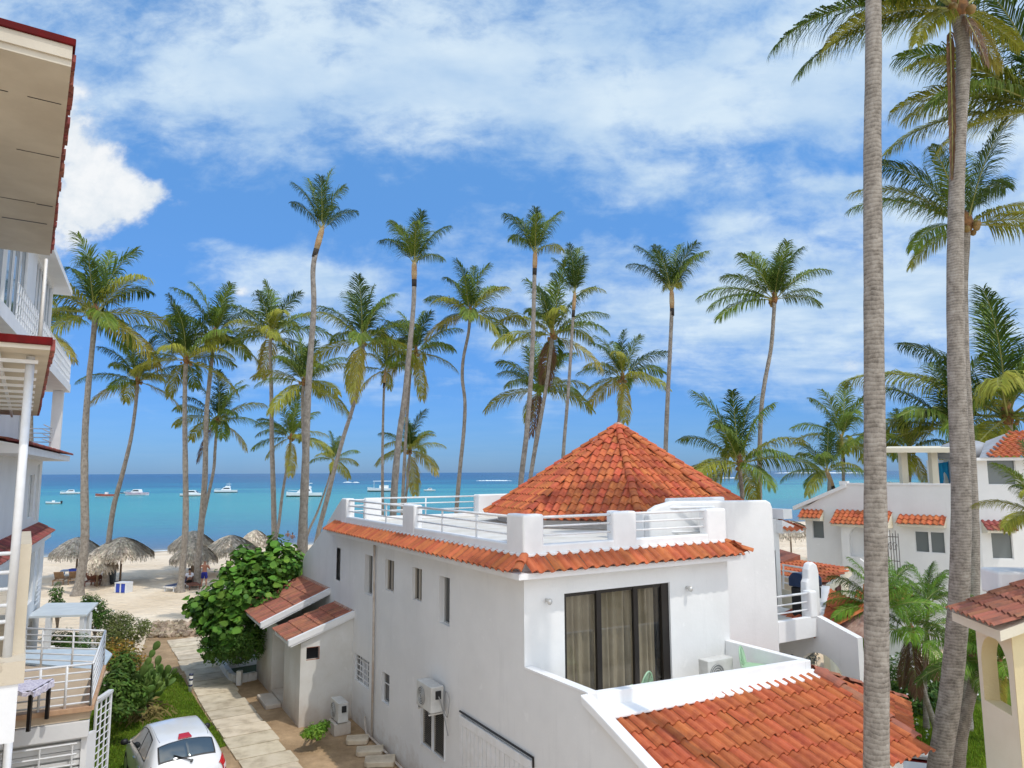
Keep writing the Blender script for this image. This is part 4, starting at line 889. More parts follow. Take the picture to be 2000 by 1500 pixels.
palm('straight palm rising out of the left side of the sea grape bush', 46, [(528, 690), (530, 760), (531, 860), (534, 960), (536, 1060)], (529, 655), 98, (9, 16), seed=6)
palm('middle height palm directly behind the tallest palm at the left', 44, [(591, 780), (592, 840), (595, 920), (597, 1000)], (593, 748), 82, (8, 11), seed=7)
palm('tallest slim palm of the left half, with a bare orange crown shaft', 33, [(612, 520), (613, 600), (606, 700), (600, 800), (597, 900), (593, 1000), (588, 1080)], (627, 455), 105, (13, 26), 'tall', seed=8, fr=[(86, 0.5, 1.05), (86, 2.6, .9), (76, 3.4, .85), (76, .2, .8), (76, -1.4, .8), (64, 3.0, .7), (52, .1, .62), (64, 1.5, .7)])
palm('strongly leaning palm just left of the white terrace corner', 40, [(709, 700), (701, 750), (688, 800), (672, 850), (655, 910), (640, 970), (622, 1040)], (708, 665), 105, (9, 14), seed=9)
palm('smallest palm, low over the horizon beside the leaning trunk', 60, [(645, 925), (636, 955), (620, 1000), (604, 1035)], (650, 903), 48, (4, 8), 'young', seed=10)
palm('small palm with curved dark trunk between the two trunks left of centre', 52, [(565, 885), (560, 915), (551, 970), (545, 1020), (538, 1060)], (568, 855), 64, (6, 9), seed=11)
palm('tall palm left of centre with a yellow crown shaft over the terrace rail', 33, [(808, 590), (800, 680), (790, 780), (780, 850), (772, 930), (768, 1000)], (809, 520), 85, (12, 22), 'tall', seed=12)
palm('thin palm with a dark mottled crown left of the trunks over the terrace rail', 44, [(750, 760), (748, 830), (747, 900), (747, 990)], (752, 728), 62, (6, 10), 'young', seed=13)
palm('bushy palm directly behind the tall palm over the terrace rail', 44, [(803, 720), (796, 800), (790, 900), (786, 990)], (812, 688), 82, (7, 10), seed=14)
palm('small palm whose yellow fronds hang over the sea behind the terrace rail', 48, [(799, 900), (796, 940), (791, 990)], (801, 880), 66, (6, 9), seed=15)
palm('wavy trunked palm standing alone left of the conical roof', 42, [(915, 650), (905, 700), (903, 740), (908, 785), (906, 840), (899, 910), (892, 990)], (918, 612), 90, (8, 13), seed=16)
palm('tall palm with a plumed crown at the left slope of the conical roof', 33, [(1043, 570), (1041, 650), (1036, 750), (1028, 850), (1017, 945)], (1045, 500), 80, (11, 17), 'tall', seed=17)
palm('bushy palm with many hanging fronds right of the plumed tall palm', 40, [(1074, 700), (1066, 760), (1052, 840), (1035, 940)], (1079, 655), 112, (9, 13), seed=18)
palm('second trunk palm, lower crown hidden behind the two left of the cone', 44, [(1054, 790), (1050, 830), (1043, 880), (1036, 930)], (1052, 762), 88, (7, 10), seed=19)
palm('slim palm with a narrow upright crown above the left slope of the cone', 37, [(1118, 640), (1113, 720), (1107, 800), (1100, 890)], (1122, 580), 84, (8, 11), 'narrow', seed=20, fr=[(86, 1, 1), (86, 4, .95), (76, 3.2, .8), (76, 1.0, .7), (76, 5.3, .75), (64, 2.8, .65), (26, .1, .62), (86, 2.2, .9)])
palm('full palm directly above the tip of the conical roof', 42, [(1214, 780), (1210, 810), (1207, 850)], (1216, 738), 86, (8, 10), seed=21)
palm('tall palm with swept crown and a white tag, right of the cone tip', 36, [(1312, 610), (1308, 700), (1304, 780), (1300, 885)], (1312, 575), 88, (10, 14), 'tall', seed=22)
palm('tall palm with a wide umbrella crown, left of the thick near trunk', 33, [(1511, 620), (1506, 680), (1494, 745), (1487, 800), (1484, 880), (1484, 980)], (1513, 585), 118, (10, 15), seed=23, fr=[(86, 0, .8), (76, 2.0, .85), (76, .8, .9), (64, 3.6, .85), (64, 5.4, .8), (52, .0, .95), (52, 2.8, .8), (52, 4.5, .7), (26, 3.1, 1.05), (12, 3.3, .95), (-4, 3.4, .95), (12, .1, .65), (26, 6.1, .6), (64, 1.4, .8), (76, 4.8, .8)])
palm('low wide palm right of the conical roof, standing against the sea', 30, [(1446, 930), (1449, 960), (1452, 1010)], (1445, 905), 122, (11, 17), seed=24)
palm('low palm just left of the thick near trunk, the higher of its pair', 40, [(1646, 890), (1648, 950)], (1644, 862), 92, (8, 11), 'young', seed=25)
palm('drooping low palm just left of the thick near trunk, the lower of its pair', 38, [(1620, 940), (1618, 990)], (1617, 925), 76, (9, 12), 'young', seed=26)
palm('shaggy palm behind the roof pergola right of the thick near trunk', 42, [(1776, 900), (1776, 990)], (1776, 878), 74, (9, 12), 'full', seed=27)
palm('mid green palm behind the double trunks over the pergola', 39, [(1868, 870), (1870, 960)], (1862, 835), 140, (12, 14), 'full', seed=28, nuts=False)
palm('small palm at far left half hidden behind the white balcony tower', 50, [(60, 760), (60, 900)], (60, 640), 100, (10, 14), seed=31)
# the near palms at the right
palm('thick pale grey palm trunk nearest the camera, crown out of the picture', 10.2, [(1702, -300), (1706, 60), (1704, 300), (1706, 560), (1708, 800), (1710, 1000), (1712, 1250), (1712, 1600)], (1704, -560), 330, (27, 50), key='near', seed=40, ymat='palm_trunk_near', group='near palms',
     fr=[(12, 3.35, 1.0), (26, 2.8, 1), (-4, 5.6, .8), (40, 3.9, 1), (40, 1.6, 1), (26, .4, .95), (12, .9, .9), (52, 3, 1), (52, 0, 1), (64, 1.5, 1), (76, 4.4, 1), (-4, 3.1, .72)])
palm('left trunk of the near double palm, crown hanging in the top right', 16.4, [(1882, 110), (1874, 240), (1867, 420), (1866, 600), (1870, 780), (1877, 940), (1876, 1080), (1871, 1200), (1857, 1350), (1834, 1500)], (1869, 18), 300, (27, 40), key='near', seed=41, group='near palms', ymat='palm_trunk_near',
     fr=[(12, 3.75, 1.05), (26, 3.35, 1.1), (40, 3.05, 1.2), (52, 3.4, 1.1), (12, 3.2, 1.1), (-4, 3.35, .9), (-4, 3.0, .95), (-4, 4.2, .7), (-22, 3.8, .55), (-45, .3, .42), (-22, .1, .42), (-68, 5.4, .4), (40, 3.3, 1.0), (52, 1, .9), (64, 5, .9), (40, .2, .9), (-88, 3.5, 1.0)])
palm('shaded palm with a wide crown behind the double trunk, right one of the pair', 22, [(1884, 480), (1880, 560), (1882, 680), (1888, 800), (1896, 920), (1901, 1050), (1900, 1180), (1890, 1330), (1880, 1430)], (1886, 440), 190, (19, 24), key='near', seed=42, group='near palms', ymat='palm_trunk_near',
     fr=[(26, 3.15, 1.0), (40, 2.9, 1), (64, 2.6, 1.05), (76, 1.2, 1.05), (52, .5, 1.05), (26, .2, .9), (-4, 5.9, .85), (-4, 3.6, .8), (-22, 3.2, .6), (52, 3.8, .9), (12, 6.1, 1.0), (64, 4.8, .9)])
palm('palm leaning in from the right edge, its big crown in the top right corner', 19.5, [(2075, 260), (2080, 500), (2090, 800)], (2045, 215), 250, (20, 28), key='near', seed=43, group='near palms', fr=[(86, 0, 1), (76, 2.6, 1), (64, 3.6, 1), (64, .8, 1), (52, 2.9, 1.05), (52, 4.6, 1), (40, 3.3, 1.05), (40, 2.2, 1), (26, 3.0, 1), (26, 4.2, .9), (12, 3.5, 1), (12, 2.7, 1), (-4, 3.2, .8)])
palm('broad dark palm crown above the tiled roof at the right edge', 38, [(1972, 860), (1976, 960)], (1968, 815), 235, (14, 18), key='near', seed=44, group='near palms', zbase=0.0)
palm('dark shaded palm low at the right edge in front of the white wall', 13.5, [(2045, 1010), (2050, 1300)], (2042, 985), 110, (20, 24), key='near', seed=45, group='near palms')
# ================================================================ LEAFY SHRUBS
def leafy(mb, blobs, n, size, q, shape='oval', shell=.55, up=.5):
    tot = sum(b_[3]*b_[4]+b_[4]*b_[5]+b_[3]*b_[5] for b_ in blobs)
    for (cx, cy, cz, rx, ry, rz_) in blobs:
        k = int(n*(rx*ry+ry*rz_+rx*rz_)/tot)
        for _ in range(k):
            d = Vector((q.gauss(0, 1), q.gauss(0, 1), q.gauss(0, 1))).normalized(); rr = shell+(1-shell)*q.random()**.6
            rr *= 1+.16*math.sin(d.x*5+cx)*math.sin(d.y*4+cy*2)+.1*math.sin(d.z*7)
            P_ = Vector((cx+d.x*rx*rr, cy+d.y*ry*rr, cz+d.z*rz_*rr))
            if P_.z < .02: continue
            nrm = (d+Vector((q.uniform(-.7, .7), q.uniform(-.7, .7), q.uniform(-.4, .8)+up))).normalized()
            a = nrm.orthogonal().normalized(); a = Matrix.Rotation(q.uniform(0, 6.28), 3, nrm) @ a; b_ = nrm.cross(a); s_ = size*q.uniform(.6, 1.2)
            if shape == 'round':
                m_ = 8; vs = [P_+(a*math.cos(2*math.pi*j/m_)*s_*.5+b_*math.sin(2*math.pi*j/m_)*s_*.54)+nrm*(.12*s_*math.cos(4*math.pi*j/m_)) for j in range(m_)]; mb.add(vs, [tuple(range(m_))])
            elif shape == 'oval':
                mb.add([P_-a*s_*.5, P_+b_*s_*.22-nrm*s_*.06, P_+a*s_*.5, P_-b_*s_*.22-nrm*s_*.06], [(0, 1, 2), (0, 2, 3)])
            else:                                 # blade: long, arching
                mb.add([P_-b_*s_*.04, P_+b_*s_*.04, P_+a*s_*.6+b_*s_*.03, P_+a*s_+Vector((0, 0, -.3*s_))], [(0, 1, 2), (0, 2, 3)])
def branches(mb, base, tips, r0, q):
    for t in tips:
        t = Vector(t); b_ = Vector(base); m_ = b_.lerp(t, .5)+Vector((q.uniform(-.15, .15), q.uniform(-.15, .15), .1)); mb.tube([b_, m_, t], [r0, r0*.6, r0*.2], 5)
mat('bark', (.17, .13, .09), .9, var=(.09, .07, .05), vscale=8)
leafmat('leaf_grape', (.15, .29, .03), (.075, .18, .022), .35, .16, 1.0)
leafmat('leaf_bush', (.075, .15, .022), (.04, .09, .014), .4, .18, 2)
leafmat('leaf_olive', (.17, .19, .05), (.09, .12, .03), .4, .18, 2)
leafmat('leaf_croton', (.15, .17, .02), (.42, .19, .03), .4, .18, 1.6)
leafmat('leaf_bright', (.16, .30, .03), (.09, .20, .02), .35, .2, 2)
mat('petal', (.80, .80, .78), .7)
leafmat('leaf_grape_shade', (.085, .19, .02), (.045, .12, .014), .35, .16, 1.0)  # darker copy for the lower crown, its shade put into the leaf colour
def shrub(name, label, cat, base, blobs, n, size, leafm, shape='oval', seed=1, shell=.45, group=None, flowers=0, stems=6, up=.5, crown=0):
    q = random.Random(seed); o0 = Vector((base.x, base.y, 0)); root = thing(name, label, cat, o0, 0, group)
    bl = [(c.x-o0.x, c.y-o0.y, c.z, rx, ry, rz_) for c, rx, ry, rz_ in blobs]
    mb = MB(); branches(mb, (0, 0, 0), [(b_[0], b_[1], b_[2]) for b_ in bl for _ in range(max(1, stems//len(bl)))], .05, q); mb.build('trunk', 'bark', root)
    mb = MB(); leafy(mb, bl, n, size, q, shape, shell, up); mb.build('foliage', leafm, root)
    if crown:
        mb = MB(); leafy(mb, [(x, y, z+.12, rx*1.03, ry*1.03, rz_*1.05) for x, y, z, rx, ry, rz_ in bl if z > 1.6], crown, .30, q, 'round', .88, .9); mb.build('top_leaves', 'leaf_grape', root)
    if flowers:
        mb = MB(); leafy(mb, bl, flowers, .09, q, 'round', .95, .8); mb.build('flowers', 'petal', root)
    return root
G = lambda x, y, Y: at(x, y, Y)
shrub('sea_grape_bush', 'big round-leaved sea grape bush over the white planter beside the annex', 'bush', gz(478, 1288, 0),
      [(G(530, 1110, 28.4), 1.15, 1.1, .75), (G(490, 1165, 27.6), 1.5, 1.3, .95), (G(430, 1190, 27.4), 1.1, 1.1, .75), (G(455, 1235, 27.0), 1.25, 1.1, .95), (G(505, 1130, 29), .9, .9, .9), (G(565, 1105, 29.5), .65, .7, .55), (G(385, 1185, 27.8), .55, .6, .38), (G(535, 1065, 28.4), .28, .3, .45), (G(475, 1085, 28.2), .42, .4, .28), (G(450, 1120, 28), .5, .5, .4), (G(562, 1075, 29), .3, .3, .3)], 5200, .18, 'leaf_grape_shade', 'round', 3, .35, crown=700)
shrub('hedge_bush', 'dense dark green bush inside the white planter below the sea grape', 'bush', gz(465, 1302, 0), [(G(455, 1262, 26.6), 1.1, .9, .62), (G(485, 1250, 26.4), .75, .8, .7), (G(430, 1235, 27.6), .8, .8, .7)], 5200, .11, 'leaf_bush', 'oval', 4, .5)
shrub('bush', 'upright glossy bush behind the little white porch roof', 'bush', gz(185, 1240, 0), [(G(182, 1185, 32), .55, .5, .55), (G(172, 1172, 32), .3, .3, .3), (G(198, 1205, 32), .5, .5, .6)], 2200, .13, 'leaf_bush', 'oval', 5, .3, flowers=30)
shrub('bush', 'small green bush at the foot of the far left building corner', 'bush', gz(112, 1225, 0), [(G(110, 1160, 33), .3, .4, .55), (G(112, 1185, 33), .35, .4, .5)], 900, .13, 'leaf_bush', 'oval', 6, .3)
shrub('bush', 'olive green bush with grey tips beside the rubble wall', 'bush', gz(245, 1285, 0), [(G(245, 1232, 29.5), .95, .8, .62), (G(230, 1212, 30), .55, .6, .4), (G(282, 1222, 30.5), .3, .3, .3), (G(218, 1245, 29), .6, .6, .5)], 4200, .12, 'leaf_olive', 'oval', 7, .4)
shrub('croton_bush', 'yellow and orange flecked croton bush behind the cactus', 'bush', gz(232, 1330, 0), [(G(232, 1275, 26), .75, .6, .5), (G(250, 1300, 25), .6, .6, .6), (G(212, 1285, 25.5), .5, .6, .5)], 2600, .16, 'leaf_croton', 'oval', 8, .35)
shrub('bush', 'low leafy bush under the near white porch railing', 'bush', gz(140, 1280, 0), [(G(125, 1250, 28), .8, .6, .4), (G(150, 1258, 27), .6, .5, .4)], 2200, .12, 'leaf_bush', 'oval', 9, .4)
shrub('bush', 'bright green little bush at the foot of the shed corner', 'bush', gz(618, 1432, 0), [(G(615, 1428, 20.6), .28, .25, .22), (G(632, 1418, 20.9), .22, .2, .18), (G(600, 1432, 20.5), .18, .2, .15)], 460, .15, 'leaf_bright', 'oval', 10, .2)
# prickly pear cactus: flat pads in chains
leafmat('cactus', (.15, .24, .055), (.09, .16, .035), .25, 0, 3); leafmat('cactus_old', (.22, .17, .11), (.12, .09, .06), .2, 0, 4)
root = thing('prickly_pear_cactus', 'big prickly pear cactus with flat pads beside the lawn', 'cactus', gz(245, 1410, 0)); cb = gz(245, 1410, 0); q = random.Random(12)
def pad(mb, p, d, s_, nrm):
    d = d.normalized(); nrm = (nrm-d*nrm.dot(d)).normalized(); x = d.cross(nrm); o_ = len(mb.v); rings = []
    for k in range(7):
        t = k/6; w_ = math.sin(math.pi*(.08+.86*t))**.7*s_*.36*(.75+.4*t); rings.append((p+d*s_*t, w_))
    for c, w_ in rings:
        for j in range(8):
            a = 2*math.pi*j/8; mb.v.append(tuple(c+x*math.cos(a)*w_+nrm*math.sin(a)*w_*.22))
    for k in range(6):
        for j in range(8): mb.f.append((o_+k*8+j, o_+k*8+(j+1) % 8, o_+(k+1)*8+(j+1) % 8, o_+(k+1)*8+j)); mb.mi.append(0)
    return p+d*s_*.96
pads = MB()
def grow(p, d, lv):
    s_ = q.uniform(.22, .36); nn = Vector((q.uniform(-1, 1), q.uniform(-1, 1), q.uniform(-.3, .3))); sm_ = MB() if lv == 0 else None; e_ = pad(sm_ or pads, p, d, s_*(1.1 if lv == 0 else 1), nn)
    if sm_: sm_.build('old_pad', 'cactus_old', root, smooth=True)
    if lv < 5 and e_.z < 2.3:
        for _ in range(q.choice((1, 2, 2, 3)) if lv < 4 else q.choice((0, 1, 1))):
            nd = (d+Vector((q.uniform(-.9, .9), q.uniform(-.9, .9), q.uniform(-.2, .7)))).normalized(); grow(e_-d*.03, nd, lv+1)
for k in range(9):
    b_ = Vector((q.uniform(-.5, .6), q.uniform(-.4, 1.6), .0)); grow(b_, Vector((q.uniform(-.3, .4), q.uniform(-.3, .3), 1)), 0)
tip = at(262, 1330, 22.5)-cb
for tx, ty in ((275, 1320), (285, 1300), (293, 1285), (300, 1270)):
    e_ = at(tx, ty, 22.3)-cb; pad(pads, tip, e_-tip, (e_-tip).length*1.1, Vector((.2, -1, .2))); tip = e_
pad(pads, tip, Vector((.3, 0, .5)), .3, Vector((.2, -1, 0)))
pads.build('pad', 'cactus', root, smooth=True)
bl = MB(); leafy(bl, [(cb.x+.5, cb.y+.3, .15, .7, .9, .35)], 300, .35, q, 'blade', .2, .2); 
d_ = bl.build('dry_grass', 'blade_dry'); tag(d_, 'tuft of dry yellow grass at the foot of the cactus', 'grass tuft')

leafmat('leaf_mid', (.10, .18, .025), (.055, .105, .016), .45, .18, 2)
shrub('bush', 'dense leafy bush around the prickly pear cactus by the screen', 'bush', gz(228, 1400, 0), [(G(238, 1300, 22.5), .5, .5, .5), (G(225, 1345, 21.5), .5, .5, .5), (G(262, 1355, 22), .35, .4, .35), (G(235, 1385, 21), .45, .4, .3)], 2400, .17, 'leaf_mid', 'oval', 14, .2)
# ================================================================ BUILDINGS AT THE LEFT
def onpl(px, py, p0, n):
    r = ray(px, py); n = Vector(n); t = (Vector(p0)-Vector((0, 0, HC))).dot(n)/r.dot(n); return Vector((0, 0, HC))+r*t
# --- far building: own axes, x outwards (to the right), y away from the camera, origin at its far ground corner
FA = math.atan2(.454, .891)
fb = thing('apartment_block', 'white apartment block with balconies and tiled canopies at the left, near the beach', 'building', (-18.9, 29.5, 0), FA)
def W2(p): return frame(fb).inverted() @ p
m_ = MB()
panel(m_, (0, 0, 0), (0, 1, 0), (1, 0, 0), -13, 0, 0, 5.15, [(-2.0, -1.2, 2.65, 4.7, .15), (-4.5, -2.7, 2.9, 4.7, .15), (-3.3, -2.2, 0, 2.1, .3)])
panel(m_, (-.25, 0, 0), (0, 1, 0), (1, 0, 0), -13, -.2, 5.5, 8.2, [(-1.6, -.9, 5.7, 7.9, .12), (-3.6, -2.2, 5.9, 7.5, .12), (-6.5, -4.6, 5.9, 7.5, .12)])
panel(m_, (-.9, 0, 0), (0, 1, 0), (1, 0, 0), -13, -1.0, 8.5, 10.9, [(-2.2, -1.4, 8.7, 10.4, .12)])
panel(m_, (0, 0, 0), (0, 1, 0), (1, 0, 0), -22, -3.2, 11.28, 14.6, [(-7.7, -3.5, 11.5, 14.45, .1), (-16.0, -9.5, 11.9, 14.4, .1)])
for z0, z1, x1, y1 in ((0, 5.15, 0, 0), (5.15, 8.2, -.25, -.2), (8.2, 10.9, -.9, -1.0), (11.28, 14.6, 0, -3.2)):
    m_.quad((x1, y1, z0), (x1-9, y1, z0), (x1-9, y1, z1), (x1, y1, z1))
    m_.quad((x1-9, -13, z0), (x1, -13, z0), (x1, -13, z1), (x1-9, -13, z1))
m_.quad((-9, -13, 5.15), (.0, -13, 5.15), (0, 0, 5.15), (-9, 0, 5.15)); m_.quad((-9, -13, 8.2), (.0, -13, 8.2), (0, 0, 8.2), (-9, 0, 8.2))
m_.build('wall', 'stucco', fb)
def fwin(y0, y1, z0, z1, x, mull=1, g='glass_pale'):
    w = MB(); w.quad((x, y0, z0), (x, y1, z0), (x, y1, z1), (x, y0, z1)); o = w.build('window', g, fb); f = MB(); t = .05
    for a, b_ in (((y0, z0), (y1, z0)), ((y0, z1), (y1, z1)), ((y0, z0), (y0, z1)), ((y1, z0), (y1, z1))): f.bar((x+.03, *a), (x+.03, *b_), t)
    for k in range(mull): yy = y0+(y1-y0)*(k+1)/(mull+1); f.bar((x+.03, yy, z0), (x+.03, yy, z1), t)
    f.build('frame', 'white_metal', o)
mat('glass_pale', (.40, .47, .46), .10, spec=.8, var=(.52, .54, .50), vscale=.7); mat('glass_sky', (.10, .16, .20), .04, spec=1.0)
fwin(-2.0, -1.2, 2.65, 4.7, -.12); fwin(-4.5, -2.7, 2.9, 4.7, -.12, 2); fwin(-1.6, -.9, 5.7, 7.9, -.35); fwin(-3.6, -2.2, 5.9, 7.5, -.35); fwin(-6.5, -4.6, 5.9, 7.5, -.35, 2); fwin(-2.2, -1.4, 8.7, 10.4, -1.0); fwin(-7.7, -3.5, 11.5, 14.45, -.08, 5, 'glass_sky'); fwin(-16.0, -9.5, 11.9, 14.4, -.08, 5, 'glass_sky')
m_ = MB(); m_.quad((-.28, -3.3, 0), (-.28, -2.2, 0), (-.28, -2.2, 2.1), (-.28, -3.3, 2.1)); m_.build('door', mat('door_dark', (.06, .015, .012), .5), fb)
m_ = MB(); [m_.tube([(.06, -2.1, z_), (.06, -1.1, z_)], .018, 6) for z_ in (2.65, 2.82, 2.99, 3.16, 3.33, 3.5)]; m_.build('window_rail', 'white_metal', fb)
def canopy(z0, z1, x0, x1, y0, y1, tm, nm='canopy'):
    m_ = MB(); m_.box((x0-.02, y0, z0-.24), (x1-.08, y1-.05, z0-.03)); m_.prism([(x0, y1-.05, z0-.03), (x1-.08, y1-.05, z0-.03), (x0, y1-.05, z1-.05)], (0, y0-y1, 0)); c = m_.build(nm, 'stucco_trim', fb)
    s_ = V3(x0-x1, 0, z1-z0); t_ = MB(); tiles(t_, (x1, y0, z0), (0, 1, 0), s_.normalized(), [(0, 0), (y1-y0, 0), (y1-y0, s_.length), (0, s_.length)], pitch=.24, row=.4, amp=.05, seed=61); tiles(t_, (x0, y1, z0), (1, 0, 0), V3(0, -1, .35).normalized(), [(0, 0), (x1-x0, 0), (.2, .5), (0, .5)], pitch=.24, row=.4, amp=.05, seed=62); t_.build('roof_tiles', tm, c)
canopy(5.22, 5.55, -.25, .28, -13, .10, 'clay_tile_dark'); canopy(8.28, 8.62, -.9, .72, -13, .35, 'clay_tile_dark')
m_ = MB(); m_.box((-9, -22, 10.9), (.50, .18, 11.22)); m_.build('balcony_slab', 'stucco_trim', fb)
m_ = MB(); m_.box((-.05, -.55, 8.3), (.32, -.15, 10.89)); m_.build('column', 'stucco_trim', fb)
m_ = MB(); m_.box((-9, -22, 14.6), (.50, -1.84, 14.80)); m_.build('roof_slab', 'stucco_trim', fb)
def rl(par, pts, zs, posts=(), r_=.02, nm='railing', M='white_metal', zb=None):
    t_ = MB()
    for a, b_ in zip(pts[:-1], pts[1:]):
        for z_ in zs: t_.tube([(*a, z_), (*b_, z_)], r_, 6)
    for p in posts: t_.tube([(*p, zb if zb is not None else zs[-1]-.15), (*p, zs[0])], r_*1.2, 6)
    return t_.build(nm, M, par, smooth=True)
t_ = MB()
for k in range(40): t_.tube([(.44, .12-.36*k, 11.2), (.44, .12-.36*k, 12.2)], .018, 5)
for z_ in (12.2, 11.95, 11.7, 11.45): t_.tube([(.44, .12, z_), (.44, -14, z_)], .018, 5); t_.tube([(.44, .12, z_), (-1.5, .12, z_)], .018, 5)
t_.build('balcony_railing', 'white_metal', fb)
rl(fb, [(-.1, -.1), (-2.5, -.1)], (9.35, 9.17, 8.99, 8.81, 8.63), posts=[(-.9, -.1)], nm='balcony_railing'); rl(fb, [(-.0, -.4), (0, -3)], (9.35, 9.17, 8.99, 8.81), nm='balcony_railing')
# white porch roof on posts in front of the block
pr = thing('porch', 'small flat white porch roof on square posts beside the bushes', 'porch', gz(120, 1300, 0)); Mi = Matrix.Translation(-gz(120, 1300, 0))
m_ = MB(); z_ = 2.35; m_.prism([gz(50, 1208, z_), gz(170, 1204, z_), gz(192, 1180, z_), gz(92, 1181, z_)], (0, 0, .07)); m_.build('roof', 'porch_white', pr, M=Mi) if 'porch_white' in MATS else m_.build('roof', mat('porch_white', (.66, .70, .70), .5, var=(.58, .62, .62), vscale=2), pr, M=Mi)
for x, y in ((163, 1203), (174, 1196), (96, 1206)):
    p = gz(x, y, z_); m_ = MB(); m_.box((p.x-.08, p.y-.08, 0), (p.x+.08, p.y+.08, z_-.01)); m_.build('post', 'stucco_trim', pr, M=Mi)
m_ = MB(); a, b_ = gz(73, 1297, .9), gz(106, 1265, 1.3); m_.bar(a, b_, .14, .2); m_.build('handrail', 'stucco_trim', pr, M=Mi)
# --- near building
na = R(34); NB0 = gz(139, 131, 12.2)
nb = thing('apartment_building', 'near apartment building with beige roof soffits and dark red roof edges at the left edge', 'building', (NB0.x, NB0.y, 0), na)
F_ = frame(nb).inverted(); lz = lambda px, py, z: F_ @ gz(px, py, z)
far_ = lz(104, 500, 12.2); D1 = far_.y
m_ = MB(); m_.box((-9, 0, 12.2), (0, D1, 12.32)); m_.build('roof_soffit', 'beige_soffit', nb)
m_ = MB(); m_.box((-9, -.03, 12.28), (.0, -.002, 12.44)); m_.build('roof_edge', 'beige_soffit', nb)
m_ = MB(); m_.box((-9, -.06, 12.441), (.03, .3, 12.53)); m_.build('roof_edge', 'red_paint', nb, bevel=.01)
m_ = MB(); q = random.Random(6)
y_ = .1
while y_ < D1+.1:
    w_ = q.uniform(.12, .3); m_.box((-.05, y_, 12.30+q.uniform(0, .03)), (.02+q.uniform(0, .05), y_+w_-.03, 12.40+q.uniform(0, .05))); y_ += w_
m_.build('roof_tiles', 'clay_tile_dark', nb)
m_ = MB()
for yy, x0_, x1_ in ((1.05, -9, -.62), (1.05, -.42, -.06), (2.9, -.55, -.02), (5.25, -9, -.30), (5.28, -.28, -.04), (6.4, -.8, -.1)): m_.box((x0_, yy, 12.193), (x1_, yy+(.012 if yy < 5.26 else .035), 12.199))
m_.build('soffit_seam', 'black_frame', nb)
# wall above, with glazing behind the upper railing
Z2 = 9.15; q0 = lz(98, 684, Z2); q1 = lz(70, 812, Z2); xs_, ys_, ye_ = q0.x, q0.y, q1.y
m_ = MB(); m_.box((-9, ys_, Z2), (xs_, ye_, Z2+.13)); m_.build('balcony_soffit', 'beige_soffit_dark', nb)
m_ = MB(); m_.box((-9, ys_-.05, Z2+.06), (xs_+.02, ys_-.002, Z2+.17)); m_.build('balcony_edge', 'red_paint', nb, bevel=.01)
m_ = MB(); 
for k in range(9): m_.box((xs_-.6-.55*k, ys_+.1, Z2-.08), (xs_-.55-.55*k, ye_-.2, Z2-.03))
for k in range(9): m_.box((-9, ys_+.5+1.1*k, Z2-.13), (xs_-.12, ys_+.56+1.1*k, Z2-.081))
m_.build('pergola_bars', 'white_metal', nb)
m_ = MB(); y_ = ys_
while y_ < ye_: w_ = q.uniform(.12, .28); m_.box((xs_+.001, y_, Z2+.0), (xs_+.03+q.uniform(0, .03), y_+w_-.04, Z2+.10+q.uniform(0, .05))); y_ += w_
m_.build('roof_tiles', 'clay_tile_dark', nb)
m_ = MB(); panel(m_, (xs_-4.9, 0, 0), (0, 1, 0), (1, 0, 0), ys_+.6, ye_+.5, Z2+.2, 12.2, [(ys_+.9, ys_+3.4, Z2+.75, 12.0), (ys_+4.1, ys_+8.5, Z2+.4, 12.0)], .15)
panel(m_, (0, ys_+.6, 0), (1, 0, 0), (0, -1, 0), -9, xs_-4.9, Z2+.2, 12.2)
panel(m_, (xs_-4.8, 0, 0), (0, 1, 0), (1, 0, 0), ys_+1.5, ye_+.5, 0, Z2-.2, [(ys_+3, ys_+5, 5.6, 7.8)], .15); panel(m_, (0, ye_-.6, 0), (1, 0, 0), (0, -1, 0), -9, xs_-4.8, 0, Z2-.1)
m_.build('wall', 'stucco', nb)
for (a, b_, c, d) in ((ys_+.9, ys_+3.4, Z2+.75, 12.0), (ys_+4.1, ys_+8.5, Z2+.4, 12.0)):
    w = MB(); w.quad((xs_-5.02, a, c), (xs_-5.02, b_, c), (xs_-5.02, b_, d), (xs_-5.02, a, d)); o = w.build('window', 'glass_sky', nb); f = MB(); n_ = 3 if b_-a < 3 else 5
    for k in range(n_+1): f.bar((xs_-4.98, a+(b_-a)*k/n_, c), (xs_-4.98, a+(b_-a)*k/n_, d), .05)
    f.build('frame', 'rust_metal', o)
t_ = MB()
for z_ in (Z2+1.25, Z2+.95, Z2+.65): t_.tube([(xs_-.12, ys_+.1, z_), (xs_-.12, ye_-.2, z_)], .022, 6)
for k in range(14): t_.tube([(xs_-.12, ys_+.1+.7*k, Z2+.2), (xs_-.12, ys_+.1+.7*k, Z2+1.25)], .02, 6)
t_.build('balcony_railing', 'rust_metal', nb, smooth=True)
pT = lz(60, 694, Z2); m_ = MB(); m_.tube([(pT.x, pT.y, Z2-.02), (pT.x, pT.y, 5.1)], .055, 10); m_.build('pole', 'white_metal', nb, smooth=True)
zs = 5.1; cp = lz(50, 1290, zs)
m_ = MB(); m_.box((-9, cp.y, zs-.28), (cp.x, cp.y+7, zs)); m_.build('balcony_slab', mat('stained_slab', (.60, .52, .40), .9, var=(.34, .26, .18), vscale=5, vlo=.3, vhi=.45, bump=.3), nb)
m_ = MB(); m_.box((cp.x-.24, cp.y+.5, zs), (cp.x-.02, cp.y+3.2, 6.55)); m_.build('column', mat('tan_wall', (.66, .58, .45), .85, var=(.60, .52, .39), vscale=2, bump=.2), nb)
